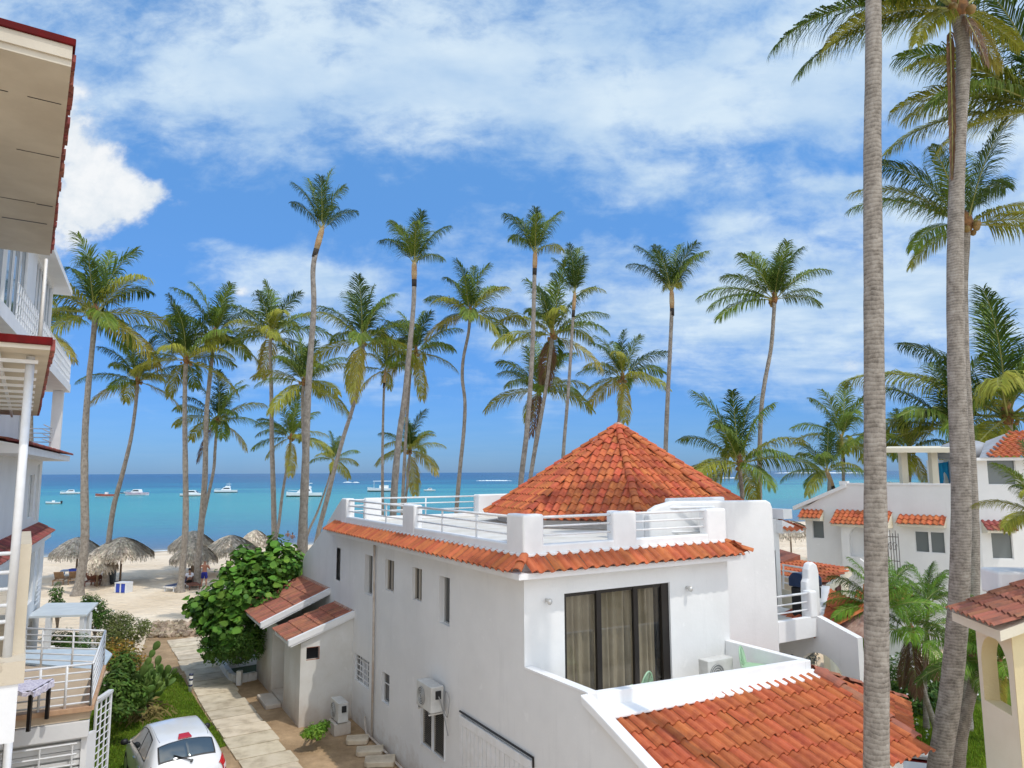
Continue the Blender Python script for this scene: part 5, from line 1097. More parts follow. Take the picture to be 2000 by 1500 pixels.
rl(nb, [(-6, pT.y), (pT.x, pT.y)], (6.45, 6.2, 5.98, 5.77, 5.56, 5.35), nm='balcony_railing', r_=.028)
rl(nb, [(-8, pT.y+6), (pT.x-.6, pT.y+6)], (6.45, 6.25, 6.05, 5.85), posts=[(pT.x-1.0, pT.y+6)], nm='balcony_railing', r_=.03, zb=5.1)
m_ = MB(); m_.box((-9, cp.y+.02, 4.1), (cp.x-.06, cp.y+.25, zs-.281)); m_.build('beam', 'stucco_trim', nb)
p2 = lz(20, 1400, 3.9); m_ = MB(); m_.tube([(p2.x, p2.y, 4.1), (p2.x, p2.y, 0)], .06, 10); m_.build('pole', 'white_metal', nb, smooth=True)
m_ = MB(); m_.box((-9, cp.y+1.2, 0), (cp.x-.35, cp.y+1.4, 4.09)); m_.build('lower_wall', 'tan_wall', nb)
# --- porch terrace with white railings
zd = 2.7; dA, dB, dC, dD = gz(176, 1387, zd), gz(201, 1307, zd), gz(20, 1300, zd), gz(-40, 1415, zd)
dk = thing('porch_terrace', 'raised tan terrace with white horizontal railings above a slatted white wall', 'terrace', (dA.x, dA.y, 0)); Md = Matrix.Translation((-dA.x, -dA.y, 0))
m_ = MB(); m_.prism([dA, dB, dC, dD], (0, 0, -.16)); m_.build('deck', mat('deck_tan', (.58, .45, .31), .8, var=(.50, .38, .26), vscale=2, bump=.1), dk, M=Md)
m_ = MB(); m_.bar(dA+V3(-.05, 0, .04), dB+V3(-.05, 0, .04), .22, .10); m_.bar(dA+V3(0, .06, .045), dD+V3(0, .06, .045), .24, .09); m_.build('deck_kerb', mat('kerb_orange', (.62, .40, .24), .8, var=(.50, .30, .18), vscale=4), dk, M=Md)
def rset(a, b_, z0, n, dz, nm='railing', posts=0, r_=.018):
    t_ = MB(); 
    for k in range(n): t_.tube([(a.x, a.y, z0-k*dz), (b_.x, b_.y, z0-k*dz)], r_*(1.4 if k == 0 else 1), 6)
    for k in range(posts+2 if posts >= 0 else 0):
        p = a.lerp(b_, k/(posts+1)); t_.tube([(p.x, p.y, zd), (p.x, p.y, z0)], .028, 6)
    return t_.build(nm, 'white_metal', dk, M=Md, smooth=True)
rset(dA, dB, 3.62, 6, .15); rset(dB, dC, 3.62, 6, .15, posts=2); t0 = dA.lerp(dD, .98); rset(dA, t0, 3.62, 6, .15, posts=3)
m_ = MB(); u_ = (dD-dA).normalized(); nrm = V3(u_.y, -u_.x, 0); nrm = nrm if nrm.y < 0 else -nrm
m_.bar(dA+V3(0, 0, -.34), dD+V3(0, 0, -.34), .14, .30); m_.build('beam', 'stucco_trim', dk, M=Md)
m_ = MB(); a = dA.lerp(dD, .08); 
m_.prism([V3(a.x, a.y+.05, 0), V3(a.x, a.y+.05, 2.2), V3(dA.x-.05, dA.y+.05, 2.2), V3(dA.x-.05, dA.y+.05, 0)], (0, .3, 0)); m_.build('pillar', 'stucco_trim', dk, M=Md)
m_ = MB(); s0, s1 = dA.lerp(dD, .09), dA.lerp(dD, .95)
for k in range(13): m_.bar(V3(s0.x, s0.y+.12, .2+.165*k), V3(s1.x, s1.y+.12, .2+.165*k), .03, .15 if k % 3 else .09)
m_.build('slats', 'stucco_trim', dk, M=Md)
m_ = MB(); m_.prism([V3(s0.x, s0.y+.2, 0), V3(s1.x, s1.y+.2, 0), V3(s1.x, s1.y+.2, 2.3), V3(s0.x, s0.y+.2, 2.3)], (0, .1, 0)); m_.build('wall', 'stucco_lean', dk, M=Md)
m_ = MB(); [m_.tube([V3(s0.x, s0.y-.05, z_), V3(s1.x, s1.y-.05, z_)], .022, 6) for z_ in (2.1, 1.9, 1.7)]; [m_.tube([s0.lerp(s1, t)+V3(0, -.05, -.6), s0.lerp(s1, t)+V3(0, -.05, -1.05)], .02, 6) for t in (.05, .4, .75)]; m_.build('railing', 'white_metal', dk, M=Md)
# white awning and tall ladder-like screen beyond the terrace
aw = thing('side_screen', 'tall white ladder-like metal screen with a pale awning beside the terrace', 'screen', gz(212, 1495, 0)); w0 = gz(212, 1495, 0); Mw = Matrix.Translation(-w0)
a, b_ = gz(205, 1512, .0), gz(222, 1422, 0.0)
zt_ = 2.62; pa, pb = gz(219, 1372, zt_), gz(221, 1280, zt_)
t_ = MB(); pb = at(214, 1400, 16.9); pa = at(187, 1400, 16.2); pb.z = pa.z = zt_
for k in range(17): z_ = zt_-.05-.15*k; t_.tube([V3(pa.x, pa.y, z_), V3(pb.x, pb.y, z_)], .014, 5)
for k in range(4): p = pa.lerp(pb, k/3); t_.tube([V3(p.x, p.y, 0), V3(p.x, p.y, zt_)], .035 if k in (0, 3) else .02, 6)
t_.build('screen_bars', 'white_metal', aw, M=Mw)
m_ = MB(); m_.bar(pa+V3(0, 0, .03), pb+V3(0, 0, .03), .10, .06); m_.build('top_rail', 'white_metal', aw, M=Mw)
m_ = MB(); zz = 2.55; m_.prism([gz(40, 1296, zz), gz(199, 1312, zz), gz(219, 1280, zz), gz(203, 1268, zz), gz(50, 1272, zz)], (0, 0, .04)); m_.build('awning', mat('awning', (.60, .68, .72), .45, var=(.52, .60, .65), vscale=3), aw, M=Mw)
# table with lace cloth on the terrace
tp = gz(52, 1338, zd+.75); tb = thing('terrace_table', 'table under a white and lilac lace cloth on the raised terrace', 'table', (tp.x, tp.y, zd), R(8))
m_ = MB(); m_.box((-.42, -.40, .70), (.30, .40, .745)); m_.build('tabletop', 'black_frame', tb)
for x in (-.36, .25):
    for y in (-.35, .35): m_ = MB(); m_.box((x-.03, y-.03, 0), (x+.03, y+.03, .70)); m_.build('leg', 'black_frame', tb)
m_ = MB(); nn_ = 14
vs = {}
for i in range(nn_+1):
    for j in range(nn_+1):
        x, y = (i/nn_-.5)*.95, (j/nn_-.5)*1.0; ox, oy = max(0, abs(x)-.31), max(0, abs(y)-.41); z_ = .752-1.0*max(ox, oy)-.02*math.sin(i*2.1)*(ox+oy > 0); X_ = max(-.32, min(.32, x))+(.02*math.sin(j*1.7) if ox else 0); Y_ = max(-.42, min(.42, y))+(.02*math.sin(i*1.9) if oy else 0)
        vs[i, j] = (X_, Y_, z_)
for i in range(nn_):
    for j in range(nn_): m_.quad(vs[i, j], vs[i+1, j], vs[i+1, j+1], vs[i, j+1])
c_ = m_.build('tablecloth', mat('lace', (.72, .68, .76), .9, var=(.50, .46, .58), vscale=22, vlo=.42, vhi=.52), None); c_.location = tb.location; c_.rotation_euler = tb.rotation_euler; tag(c_, 'white and lilac lace cloth draped over the terrace table', 'tablecloth')
# ================================================================ BUILDINGS AT THE RIGHT
dv = V3(.75, -.66, 0).normalized(); Pb = V3(16.3, 33, 0); nv = V3(-.66, -.75, 0).normalized()
rv = thing('beach_villa', 'long white beach villa with small tiled window awnings behind the near palm trunks', 'house', Pb, math.atan2(dv.y, dv.x))
Fr = frame(rv).inverted(); L1 = lambda px, py: Fr @ onpl(px, py, Pb, nv)
sL = L1(1572, 1000).x; sR = L1(1912, 1000).x
w1 = (L1(1787, 1060).x, L1(1846, 1060).x, L1(1815, 1080).z, L1(1815, 1038).z); w0_ = (L1(1587, 1040).x, L1(1610, 1040).x, L1(1600, 1052).z, L1(1600, 1017).z)
m_ = MB(); panel(m_, (0, 0, 0), (1, 0, 0), (0, -1, 0), sL, sR, 0, 5.55, [(*w1, .12), (*w0_, .12)])
tl = L1(1640, 950).x; m_.add([(sL, 0, 5.55), (sR, 0, 5.55), (sR, 0, 6.86), (tl, 0, 6.86), (tl, 0, 6.75), (sL, 0, 5.75)], [(0, 1, 2, 3, 4, 5)])
m_.quad((sL, 0, 0), (sL, 8, 0), (sL, 8, 5.7), (sL, 0, 5.7)); m_.quad((sR, 0, 0), (sR, 8, 0), (sR, 8, 6.86), (sR, 0, 6.86)); m_.quad((tl, 0, 6.86), (sR, 0, 6.86), (sR, 8, 6.86), (tl, 8, 6.86)); m_.quad((sL, 8, 0), (sR, 8, 0), (sR, 8, 6.8), (sL, 8, 5.7))
m_.build('wall', 'stucco', rv)
m_ = MB(); e0_ = L1(1550, 993); m_.prism([(e0_.x, -.12, 5.80), (tl+.3, -.12, 6.90), (tl+.3, -.12, 6.74), (e0_.x, -.12, 5.62)], (0, 8, 0)); m_.build('roof', 'stucco_trim', rv)
m_ = MB(); m_.box((tl, -.06, 6.861), (tl+.35, .3, 7.02)); m_.box((tl+.36, -.04, 6.862), (sR, .2, 6.94)); m_.build('coping', 'stucco_trim', rv)
def rwin(par, w, y=.10, mull=1):
    g = MB(); g.quad((w[0], y, w[2]), (w[1], y, w[2]), (w[1], y, w[3]), (w[0], y, w[3])); o = g.build('window', 'glass_grey', par); f = MB(); t = .06
    for a, b_ in (((w[0], w[2]), (w[1], w[2])), ((w[0], w[3]), (w[1], w[3])), ((w[0], w[2]), (w[0], w[3])), ((w[1], w[2]), (w[1], w[3]))): f.bar((a[0], y-.04, a[1]), (b_[0], y-.04, b_[1]), t)
    for k in range(mull): x = w[0]+(w[1]-w[0])*(k+1)/(mull+1); f.bar((x, y-.04, w[2]), (x, y-.04, w[3]), .09)
    f.build('frame', 'white_metal', o)
rwin(rv, w1); rwin(rv, w0_, mull=0)
def awn(par, x0, x1, z, dep=.55, tm='clay_tile', rise=.34, seed=70):
    m_ = MB(); m_.prism([(x0+.03, -.002, z-.16), (x0+.03, -dep, z-.12), (x0+.03, -dep, z-.02), (x0+.03, -.002, z+rise-.03)], (x1-x0-.06, 0, 0)); a = m_.build('awning', 'stucco_cream', par)
    s_ = V3(0, dep+.04, rise); t_ = MB(); tiles(t_, (x0, -dep-.04, z), (1, 0, 0), s_.normalized(), [(0, 0), (x1-x0, 0), (x1-x0, s_.length), (0, s_.length)], pitch=.23, row=.33, amp=.05, seed=seed); t_.build('roof_tiles', tm, a)
awn(rv, L1(1756, 1020).x, L1(1850, 1020).x, L1(1800, 1020).z-.05, seed=71); awn(rv, L1(1566, 1007).x, L1(1610, 1007).x, L1(1590, 1008).z-.05, seed=72); 
awn(rv, L1(1634, 1018).x, L1(1745, 1018).x, L1(1680, 1018).z-.08, dep=1.0, rise=.55, seed=73)
# arched niche block under the wide awning
bx0, bx1, bz0, bz1 = L1(1652, 1030).x, L1(1740, 1030).x, 0, L1(1690, 1020).z-.1
m_ = MB(); Yn = -.75; ac = (L1(1682, 1040).x+.1, L1(1682, 1050).z); ar = .42; zb0 = L1(1690, 1085).z
pa_ = [(ac[0]+ar*math.cos(math.pi*k/12), ac[1]+ar*1.25*math.sin(math.pi*k/12)) for k in range(13)]
m_.add([(bx0, Yn, 0), (bx1, Yn, 0), (bx1, Yn, zb0), (bx0, Yn, zb0)], [(0, 1, 2, 3)]); m_.add([(bx0, Yn, zb0), (ac[0]-ar, Yn, zb0), (ac[0]-ar, Yn, bz1), (bx0, Yn, bz1)], [(0, 1, 2, 3)]); m_.add([(ac[0]+ar, Yn, zb0), (bx1, Yn, zb0), (bx1, Yn, bz1), (ac[0]+ar, Yn, bz1)], [(0, 1, 2, 3)])
for k in range(12): (a1, z1_), (a2, z2_) = pa_[k], pa_[k+1]; m_.quad((a1, Yn, z1_), (a1, Yn, bz1), (a2, Yn, bz1), (a2, Yn, z2_)); m_.quad((a1, Yn, z1_), (a1, Yn+.3, z1_), (a2, Yn+.3, z2_), (a2, Yn, z2_))
for xx in (ac[0]-ar, ac[0]+ar): m_.quad((xx, Yn, zb0), (xx, Yn+.3, zb0), (xx, Yn+.3, ac[1]), (xx, Yn, ac[1]))
m_.quad((ac[0]-ar, Yn, zb0), (ac[0]+ar, Yn, zb0), (ac[0]+ar, Yn+.3, zb0), (ac[0]-ar, Yn+.3, zb0)); m_.quad((ac[0]-ar, Yn+.3, zb0), (ac[0]+ar, Yn+.3, zb0), (ac[0]+ar, Yn+.3, bz1), (ac[0]-ar, Yn+.3, bz1))
m_.quad((bx0, Yn, 0), (bx0, 0, 0), (bx0, 0, bz1), (bx0, Yn, bz1)); m_.quad((bx1, Yn, 0), (bx1, 0, 0), (bx1, 0, bz1), (bx1, Yn, bz1)); m_.build('niche_block', 'stucco', rv)
# wrought iron gate panel
m_ = MB(); g0, g1 = L1(1737, 1060).x, L1(1768, 1060).x; gz0, gz1 = L1(1750, 1125).z, L1(1750, 1038).z; yq = -1.1
for k in range(7): x = g0+(g1-g0)*k/6; m_.tube([(x, yq, gz0), (x, yq, gz1+.12*(k % 2))], .016, 5)
for z_ in (gz0, (gz0+gz1)/2-.2, gz1-.15): m_.tube([(g0, yq, z_), (g1, yq, z_)], .018, 5)
for k in range(3):
    c = V3(g0+(g1-g0)*(.25+.25*k), yq, gz1-.55); m_.tube([c+V3(.1*math.cos(a)*(1-a/9), 0, .16*math.sin(a)) for a in [i*.6 for i in range(12)]], .010, 4)
m_.build('iron_gate', mat('iron', (.10, .085, .08), .6), rv)
m_ = MB(); a = L1(1735, 1113); b_ = L1(1775, 1142); m_.prism([(a.x-.8, -1.3, a.z+.55), (b_.x+.6, -1.3, b_.z-.55), (b_.x+.6, -1.3, 0), (a.x-.8, -1.3, 0)], (0, .16, 0)); m_.build('stair_wall', 'stucco_trim', rv)
# pergola with blue cloth on the flat roof
pg = thing('pergola', 'white flat-roofed pergola on the roof of the long beach villa', 'pergola', at(1800, 950, 33.5)); pgo = pg.location.copy(); Mp = Matrix.Translation(-pgo)
m_ = MB(); m_.prism([at(1730, 884, 32.3), at(1862, 884, 31.0), at(1868, 879, 34.0), at(1734, 880, 35.3)], (0, 0, .20)); m_.build('roof', 'stucco_cream', pg, M=Mp)
for x, Y in ((1767, 33), (1826, 32.2), (1856, 33.5)):
    p = at(x, 950, Y); m_ = MB(); m_.box((p.x-.14, p.y-.14, 6.87), (p.x+.14, p.y+.14, 8.40)); m_.build('post', 'stucco_cream', pg, M=Mp)
m_ = MB(); a, b_ = at(1832, 905, 33.2), at(1860, 900, 33.2); o_ = len(m_.v); q = random.Random(8)
for i in range(15):
    t = i/14
    for j in range(5): m_.v.append(tuple(a.lerp(b_, t)+V3(0, .06*math.sin(i*1.4), -1.0*j/4*(.75+.3*math.sin(i*.8)))))
for i in range(14):
    for j in range(4): m_.f.append((i*5+j, i*5+5+j, i*5+6+j, i*5+1+j)); m_.mi.append(0)
tag(m_.build('beach_towel', mat('turquoise', (.01, .32, .60), .8), smooth=True), 'turquoise blue cloth hanging under the roof pergola', 'towel')
# right section
Pc = onpl(1912, 1000, Pb, nv); Pc.z = 0; dr = V3(.97, -.22, 0).normalized(); nr = V3(-.22, -.97, 0).normalized(); 
r2_ = thing('corner_villa', 'white villa with a tiled roof and curtained upper window at the right edge', 'house', Pc, math.atan2(dr.y, dr.x)); F2 = frame(r2_).inverted(); L2 = lambda px, py: F2 @ onpl(px, py, Pc, nr)
wa = (L2(1928, 920).x, L2(1984, 920).x, L2(1950, 947).z, L2(1950, 897).z); wb = (L2(1936, 1060).x, L2(1978, 1060).x, L2(1950, 1092).z, L2(1950, 1036).z)
m_ = MB(); panel(m_, (0, 0, 0), (1, 0, 0), (0, -1, 0), 0, 4.5, 0, 8.0, [(*wa, .12), (*wb, .12)]); m_.quad((0, 0, 0), (0, 6, 0), (0, 6, 8.0), (0, 0, 8.0)); m_.build('wall', 'stucco', r2_)
rwin(r2_, wa, mull=0); rwin(r2_, wb, mull=0); awn(r2_, L2(1916, 1030).x, L2(1975, 1030).x, L2(1940, 1032).z-.03, tm='clay_tile_dark', seed=75)
m_ = MB(); ez = L2(1950, 893).z; m_.box((-.1, -.5, ez-.14), (4.5, -.001, ez-.02)); m_.build('fascia', 'stucco_trim', r2_)
m_ = MB(); tiles(m_, (.35, -.6, ez), (1, 0, 0), V3(0, 1, .42).normalized(), [(0, 0), (4.2, 0), (4.2, 3.0), (1.9, 3.0)], pitch=.26, row=.4, amp=.06, seed=76); m_.build('roof_tiles', 'clay_tile', r2_)
m_ = MB(); m_.add([(0, -.5, ez-.02), (.4, -.6, ez-.02), (2.3, 2.2, ez+1.15), (1.3, 2.2, ez+.75)], [(0, 1, 2, 3)]); m_.lathe([(1.3, 0), (1.2, .35), (.9, .62), (.5, .78), (.01, .85)], (.6, 2.6, ez), 16); m_.build('dome', mat('dome_grey', (.36, .38, .41), .7, var=(.30, .31, .33), vscale=2), r2_, smooth=True)
# gatehouse / balcony with an arch at the right edge
T1, T2 = gz(1850, 1187, 4.93), gz(1946, 1225, 4.93); ax = (T1-T2).normalized(); sx = V3(ax.y, -ax.x, 0)
gh = thing('arched_lodge', 'cream yellow lodge with an arched opening under a tiled roof at right edge', 'house', (T2.x, T2.y, 0), math.atan2(sx.y, sx.x)); Lg = (T1-T2).length   # x into the lodge, y away
tm_ = .38; nmr = V3(1, 0, tm_).normalized()
m_ = MB(); m_.prism([(.06, .02, 4.70), (3.2, .02, 4.70+3.2*tm_), (3.2, .02, 4.86+3.2*tm_), (.06, .02, 4.86)], (0, Lg-.05, 0)); rf = m_.build('roof', 'stucco_cream', gh)
m_ = MB(); tiles(m_, (0, 0, 4.93), (0, 1, 0), nmr, [(0, 0), (Lg, 0), (Lg, 2.8), (0, 2.8)], pitch=.185, row=.40, amp=.045, seed=81); m_.build('roof_tiles', 'clay_tile_old', rf)
m_ = MB(); xw = .32; y0_, y1_ = .22, Lg-.32; yc = (y0_+y1_)/2+.02; ra = .44; zsill, zspr = 3.42, 4.12; th = .26
pr_ = [(yc-ra*math.cos(math.pi*k/14), zspr+ra*1.1*math.sin(math.pi*k/14)) for k in range(15)]
for xx in (xw, xw+th):
    m_.add([(xx, y0_, 0), (xx, y1_, 0), (xx, y1_, zsill), (xx, y0_, zsill)], [(0, 1, 2, 3)]); m_.add([(xx, y0_, zsill), (xx, yc-ra, zsill), (xx, yc-ra, 4.80), (xx, y0_, 4.80)], [(0, 1, 2, 3)]); m_.add([(xx, yc+ra, zsill), (xx, y1_, zsill), (xx, y1_, 4.80), (xx, yc+ra, 4.80)], [(0, 1, 2, 3)])
    for k in range(14): (a1, z1_), (a2, z2_) = pr_[k], pr_[k+1]; m_.quad((xx, a1, z1_), (xx, a1, 4.80), (xx, a2, 4.80), (xx, a2, z2_))
wl_ = m_.quad((xw, y1_, 0), (xw+th, y1_, 0), (xw+th, y1_, 4.8), (xw, y1_, 4.8)); m_.build('wall', 'stucco_cream', gh)
m_ = MB()
for k in range(14): (a1, z1_), (a2, z2_) = pr_[k], pr_[k+1]; m_.quad((xw, a1, z1_), (xw+th, a1, z1_), (xw+th, a2, z2_), (xw, a2, z2_))
m_.quad((xw, yc-ra, zsill), (xw+th, yc-ra, zsill), (xw+th, yc-ra, zspr), (xw, yc-ra, zspr)); m_.quad((xw, yc+ra, zsill), (xw+th, yc+ra, zsill), (xw+th, yc+ra, zspr), (xw, yc+ra, zspr)); m_.quad((xw, yc-ra, zsill), (xw, yc+ra, zsill), (xw+th, yc+ra, zsill), (xw+th, yc-ra, zsill)); m_.build('arch_reveal', 'stucco_yellow', gh)
m_ = MB(); m_.box((xw, y0_-.02, 0), (xw+.35, y0_-.001, 4.8)); m_.box((xw+.351, y0_+.10, 0), (3.5, y0_+.2, 5.2)); m_.build('corner_wall', 'stucco_yellow', gh)
m_ = MB(); m_.box((2.6, y0_+.3, 0), (2.8, y1_, .9+2)); m_.build('back_wall', 'stucco_yellow', gh)
m_ = MB(); bq = F_; 
m_.box((.9, Lg-.1, 5.15), (3.2, Lg+.6, 5.62)); m_.build('roof_parapet', 'stucco_trim', gh, bevel=.05)
# small cream house with a dark arched door
r1_, r2__ = at(1588, 1099, 29.5), at(1656, 1110, 27.5); e2_, e1_ = at(1613, 1141, 25.2), at(1545, 1128, 27.0)
o0 = V3(r2__.x, r2__.y, 0); ch = thing('cream_cottage', 'small cream house with a dark arched door under a tiled roof beyond the balcony', 'house', o0); Mq = Matrix.Translation(-o0)
m_ = MB(); m_.prism([V3(e2_.x, e2_.y, 0), V3(r2__.x, r2__.y, 0), r2__+V3(0, 0, -.25), e2_+V3(0, 0, -.25)], (-.2, .05, 0)); m_.build('wall', 'stucco_cream', ch, M=Mq)
m_ = MB(); m_.prism([e2_, r2__, r2__+V3(0, 0, -.24), e2_+V3(0, 0, -.24)], (.12, -.06, 0)); m_.build('roof_edge', 'stucco_cream', ch, M=Mq)
m_ = MB(); m_.add([e2_+V3(0, 0, -.06), r2__+V3(0, 0, -.06), r1_+V3(0, 0, -.06), e1_+V3(0, 0, -.06)], [(0, 1, 2, 3)]); rf = m_.build('roof', 'mortar', ch, M=Mq)
ax = (e1_-e2_).normalized(); sl_ = r2__-e2_; nn_ = ax.cross(sl_).normalized(); s2 = nn_.cross(ax).normalized(); s2 = s2 if s2.dot(sl_) > 0 else -s2
k_ = sl_.dot(ax); m_ = MB(); tiles(m_, e2_, ax, s2, [(0, 0), (3.5, 0), (3.5+k_, sl_.dot(s2)), (k_, sl_.dot(s2))], pitch=.24, row=.4, seed=83); m_.build('roof_tiles', 'clay_tile', rf, M=Mq)
dn = (r2__-e2_); dn.z = 0; dn.normalize(); dc = at(1632, 1160, 26.3); t_ = (dc-e2_).dot(dn); dc = V3(e2_.x+dn.x*t_, e2_.y+dn.y*t_, 0); nd = V3(dn.y, -dn.x, 0)*.03; dz1 = at(1632, 1150, 26.3).z
m_ = MB(); m_.prism([dc+nd+dn*(.30*math.cos(math.pi*k/10))+V3(0, 0, dz1+.30*math.sin(math.pi*k/10)) for k in range(11)]+[dc+nd-dn*.30+V3(0, 0, .8), dc+nd+dn*.30+V3(0, 0, .8)], nd); m_.build('door', 'door_dark', ch, M=Mq)
p0 = at(1690, 1165, 27); m_ = MB(); lt = thing('tiled_lean_to', 'scrap of terracotta tiled lean-to roof beside the thick palm trunk', 'roof', (p0.x, p0.y, 0), R(-30))
tiles(m_, (-.6, 0, p0.z-.1), (1, 0, 0), V3(0, 1, .5).normalized(), [(0, 0), (2.2, 0), (1.9, .9), (.5, .9)], pitch=.24, row=.4, seed=84); m_.build('roof_tiles', 'clay_tile', lt); m_ = MB(); m_.box((-.4, .25, 0), (1.5, 1.5, p0.z-.05)); m_.build('wall', 'stucco', lt)
# low terrace wall and garden kerb at the bottom right
zg = .30; m_ = MB(); m_.prism([gz(1742, 1462, zg), gz(1868, 1478, zg), gz(1872, 1492, zg), gz(1742, 1476, zg)], (0, 0, .06)); kb = m_.build('garden_kerb', mat('pale_conc', (.62, .58, .53), .9, var=(.46, .42, .38), vscale=4, bump=.3)); tag(kb, 'pale concrete kerb beyond the red terrace strip, bottom right', 'kerb')
m_ = MB(); m_.prism([gz(1738, 1468, .2), gz(1868, 1494, .2), gz(1905, 1530, .2), gz(1738, 1500, .2)], (0, 0, .05)); tag(m_.build('terrace_strip', 'red_paint'), 'dark red painted terrace strip at bottom right below the tiled roof', 'terrace')
m_ = MB(); m_.prism([gz(1735, 1486, .3), gz(1850, 1500, .3), gz(1850, 1530, .3), gz(1735, 1530, .3)], (0, 0, .05)); tag(m_.build('terrace_edge', 'stucco_trim'), 'white terrace edge nearest the camera beside the red strip', 'terrace')
# ================================================================ THINGS ON THE BEACH
mat('thatch', (.66, .58, .46), .95, spec=.1, var=(.42, .35, .27), vscale=5, island=.4, bump=.4, bscale=30)
mat('wood_post', (.25, .165, .10), .85, var=(.15, .10, .06), vscale=8); mat('wood_tan', (.42, .27, .15), .7, var=(.30, .18, .10), vscale=6); mat('wood_red', (.25, .10, .06), .7, var=(.16, .06, .04), vscale=6)
mat('blue_plastic', (.02, .06, .42), .4); mat('navy_plastic', (.012, .022, .085), .45); mat('blue_slats', (.25, .36, .58), .6, var=(.45, .52, .66), vscale=4); mat('rubber', (.02, .02, .02), .8); mat('bin_dark', (.025, .035, .045), .5)
def umbrella(label, p, rad, h, seed=1, brace=False):
    q = random.Random(seed); root = thing('thatched_umbrella', label, 'beach umbrella', (p.x, p.y, p.z), 0, 'thatched umbrellas on the beach')
    m_ = MB(); m_.tube([(0, 0, -.1), (.02, 0, h-.1)], [.075, .06], 8); m_.build('pole', 'wood_post', root, smooth=True)
    m_ = MB()
    for k in range(8):
        a = k*math.pi/4; m_.tube([(0, 0, h-.15), (math.cos(a)*rad*.85, math.sin(a)*rad*.85, h-.95)], .025, 5)
        if brace and k % 2 == 0: m_.tube([(0, 0, h-1.3), (math.cos(a)*rad*.45, math.sin(a)*rad*.45, h-.62)], .035, 5)
    m_.build('rafters', 'wood_post', root)
    m_ = MB(); rs = [(rad*.98, -1.02), (rad*.8, -.72), (rad*.5, -.30), (rad*.25, -.03), (.05, .10)]
    m_.lathe([(r_, z_+h) for r_, z_ in rs], (0, 0, 0), 20)
    def prof(t):
        t = max(0, min(1, t))*4; i = min(3, int(t)); f_ = t-i; return rs[i][0]*(1-f_)+rs[i+1][0]*f_, rs[i][1]*(1-f_)+rs[i+1][1]*f_+h
    for k in range(2600):
        t0 = q.random()**1.35; a = q.uniform(0, 6.283); r0, z0 = prof(t0); r1, z1 = prof(t0-.32); da = q.uniform(-.06, .06); off = q.uniform(.02, .10)
        if t0-.32 < 0: z1 -= (.32-t0)*q.uniform(.6, 1.7); r1 += (.32-t0)*.12
        w_ = q.uniform(.012, .03)/max(.3, r0)
        p0 = (r0*math.cos(a), r0*math.sin(a), z0+off); pa_ = ((r1+off)*math.cos(a+da-w_), (r1+off)*math.sin(a+da-w_), z1+off*.5+q.uniform(0, .05)); pb_ = ((r1+off)*math.cos(a+da+w_), (r1+off)*math.sin(a+da+w_), z1+off*.5)
        m_.add([p0, pa_, pb_], [(0, 1, 2)])
    m_.build('thatch_roof', 'thatch', root); return root
for i, (lab, x, y, rad, h, br) in enumerate((
    ('large thatched umbrella between the blue table and the leaning palm, whole dome in view', 234, 1140, 2.0, 3.0, False),
    ('wide thatched umbrella at the far left half behind the bent palm base', 148, 1128, 1.75, 2.75, False),
    ('grey thatched umbrella squeezed between two palm trunks left of the large dome', 189, 1146, 1.15, 2.35, False),
    ('thatched umbrella behind the two palms beside the standing man, the taller of the two there', 374, 1117, 1.7, 2.95, False),
    ('thatched umbrella right over the seated person behind the palm trunks', 377, 1131, 1.55, 2.45, False),
    ('thatched umbrella right of the standing man, brown post in view', 449, 1122, 1.95, 2.75, False),
    ('small far thatched umbrella at the top left of the sea grape bush', 497, 1100, 1.35, 2.6, False),
    ('thatched umbrella with braced post seen past the right wall of the white villa', 1546, 1092, 2.3, 3.1, True))):
    umbrella(lab, gz(x, y, 0), rad, h, 20+i, br)
def lounger(label, p, rz, fm, cm, group='wooden sun loungers under the thatch', lift=.35):
    root = thing('sun_lounger', label, 'sun lounger', (p.x, p.y, p.z), rz, group)
    m_ = MB(); 
    for y in (-.30, .30): m_.box((-.95, y-.03, .28), (.95, y+.03, .36))
    for x in (-.95, .9): m_.box((x, -.30, .29), (x+.05, .30, .35))
    m_.build('frame', fm, root)
    for x in (-.8, .8):
        for y in (-.3, .3): m_ = MB(); m_.box((x-.03, y-.03, 0), (x+.03, y+.03, .279)); m_.build('leg', fm, root)
    m_ = MB(); 
    for k in range(9): m_.box((-.9+.14*k, -.27, .361), (-.79+.14*k, .27, .385))
    m_.build('seat', cm, root)
    m_ = MB(); c, s = math.cos(R(42)), math.sin(R(42))
    for k in range(6): x0 = .36+.13*k*c; z0 = .39+.13*k*s; m_.prism([(x0, -.29, z0), (x0+.11*c, -.29, z0+.11*s), (x0+.11*c-.02*s, -.29, z0+.11*s+.02*c), (x0-.02*s, -.29, z0+.02*c)], (0, .58, 0))
    m_.build('backrest', cm, root); return root
lg = [('tan wooden lounger leftmost under the far left thatch', 118, 1140, -1.2, 'wood_tan', 'wood_tan'), ('tan wooden lounger just right of the leftmost one', 145, 1139, -1.1, 'wood_tan', 'wood_tan'), ('dark red wooden lounger in front of the thin post between palm trunks', 182, 1142, -1.3, 'wood_red', 'wood_red'), ('pale blue slatted lounger behind the tan ones', 147, 1122, .3, 'blue_slats', 'blue_slats'), ('pale blue slatted lounger behind the dark red one', 176, 1124, .4, 'blue_slats', 'blue_slats'), ('dark lounger half hidden behind the leaning palm base', 200, 1140, -1.6, 'wood_red', 'wood_red')]
for lab, x, y, rz, a, b_ in lg: lounger(lab, gz(x, y, 0), rz, a, b_)
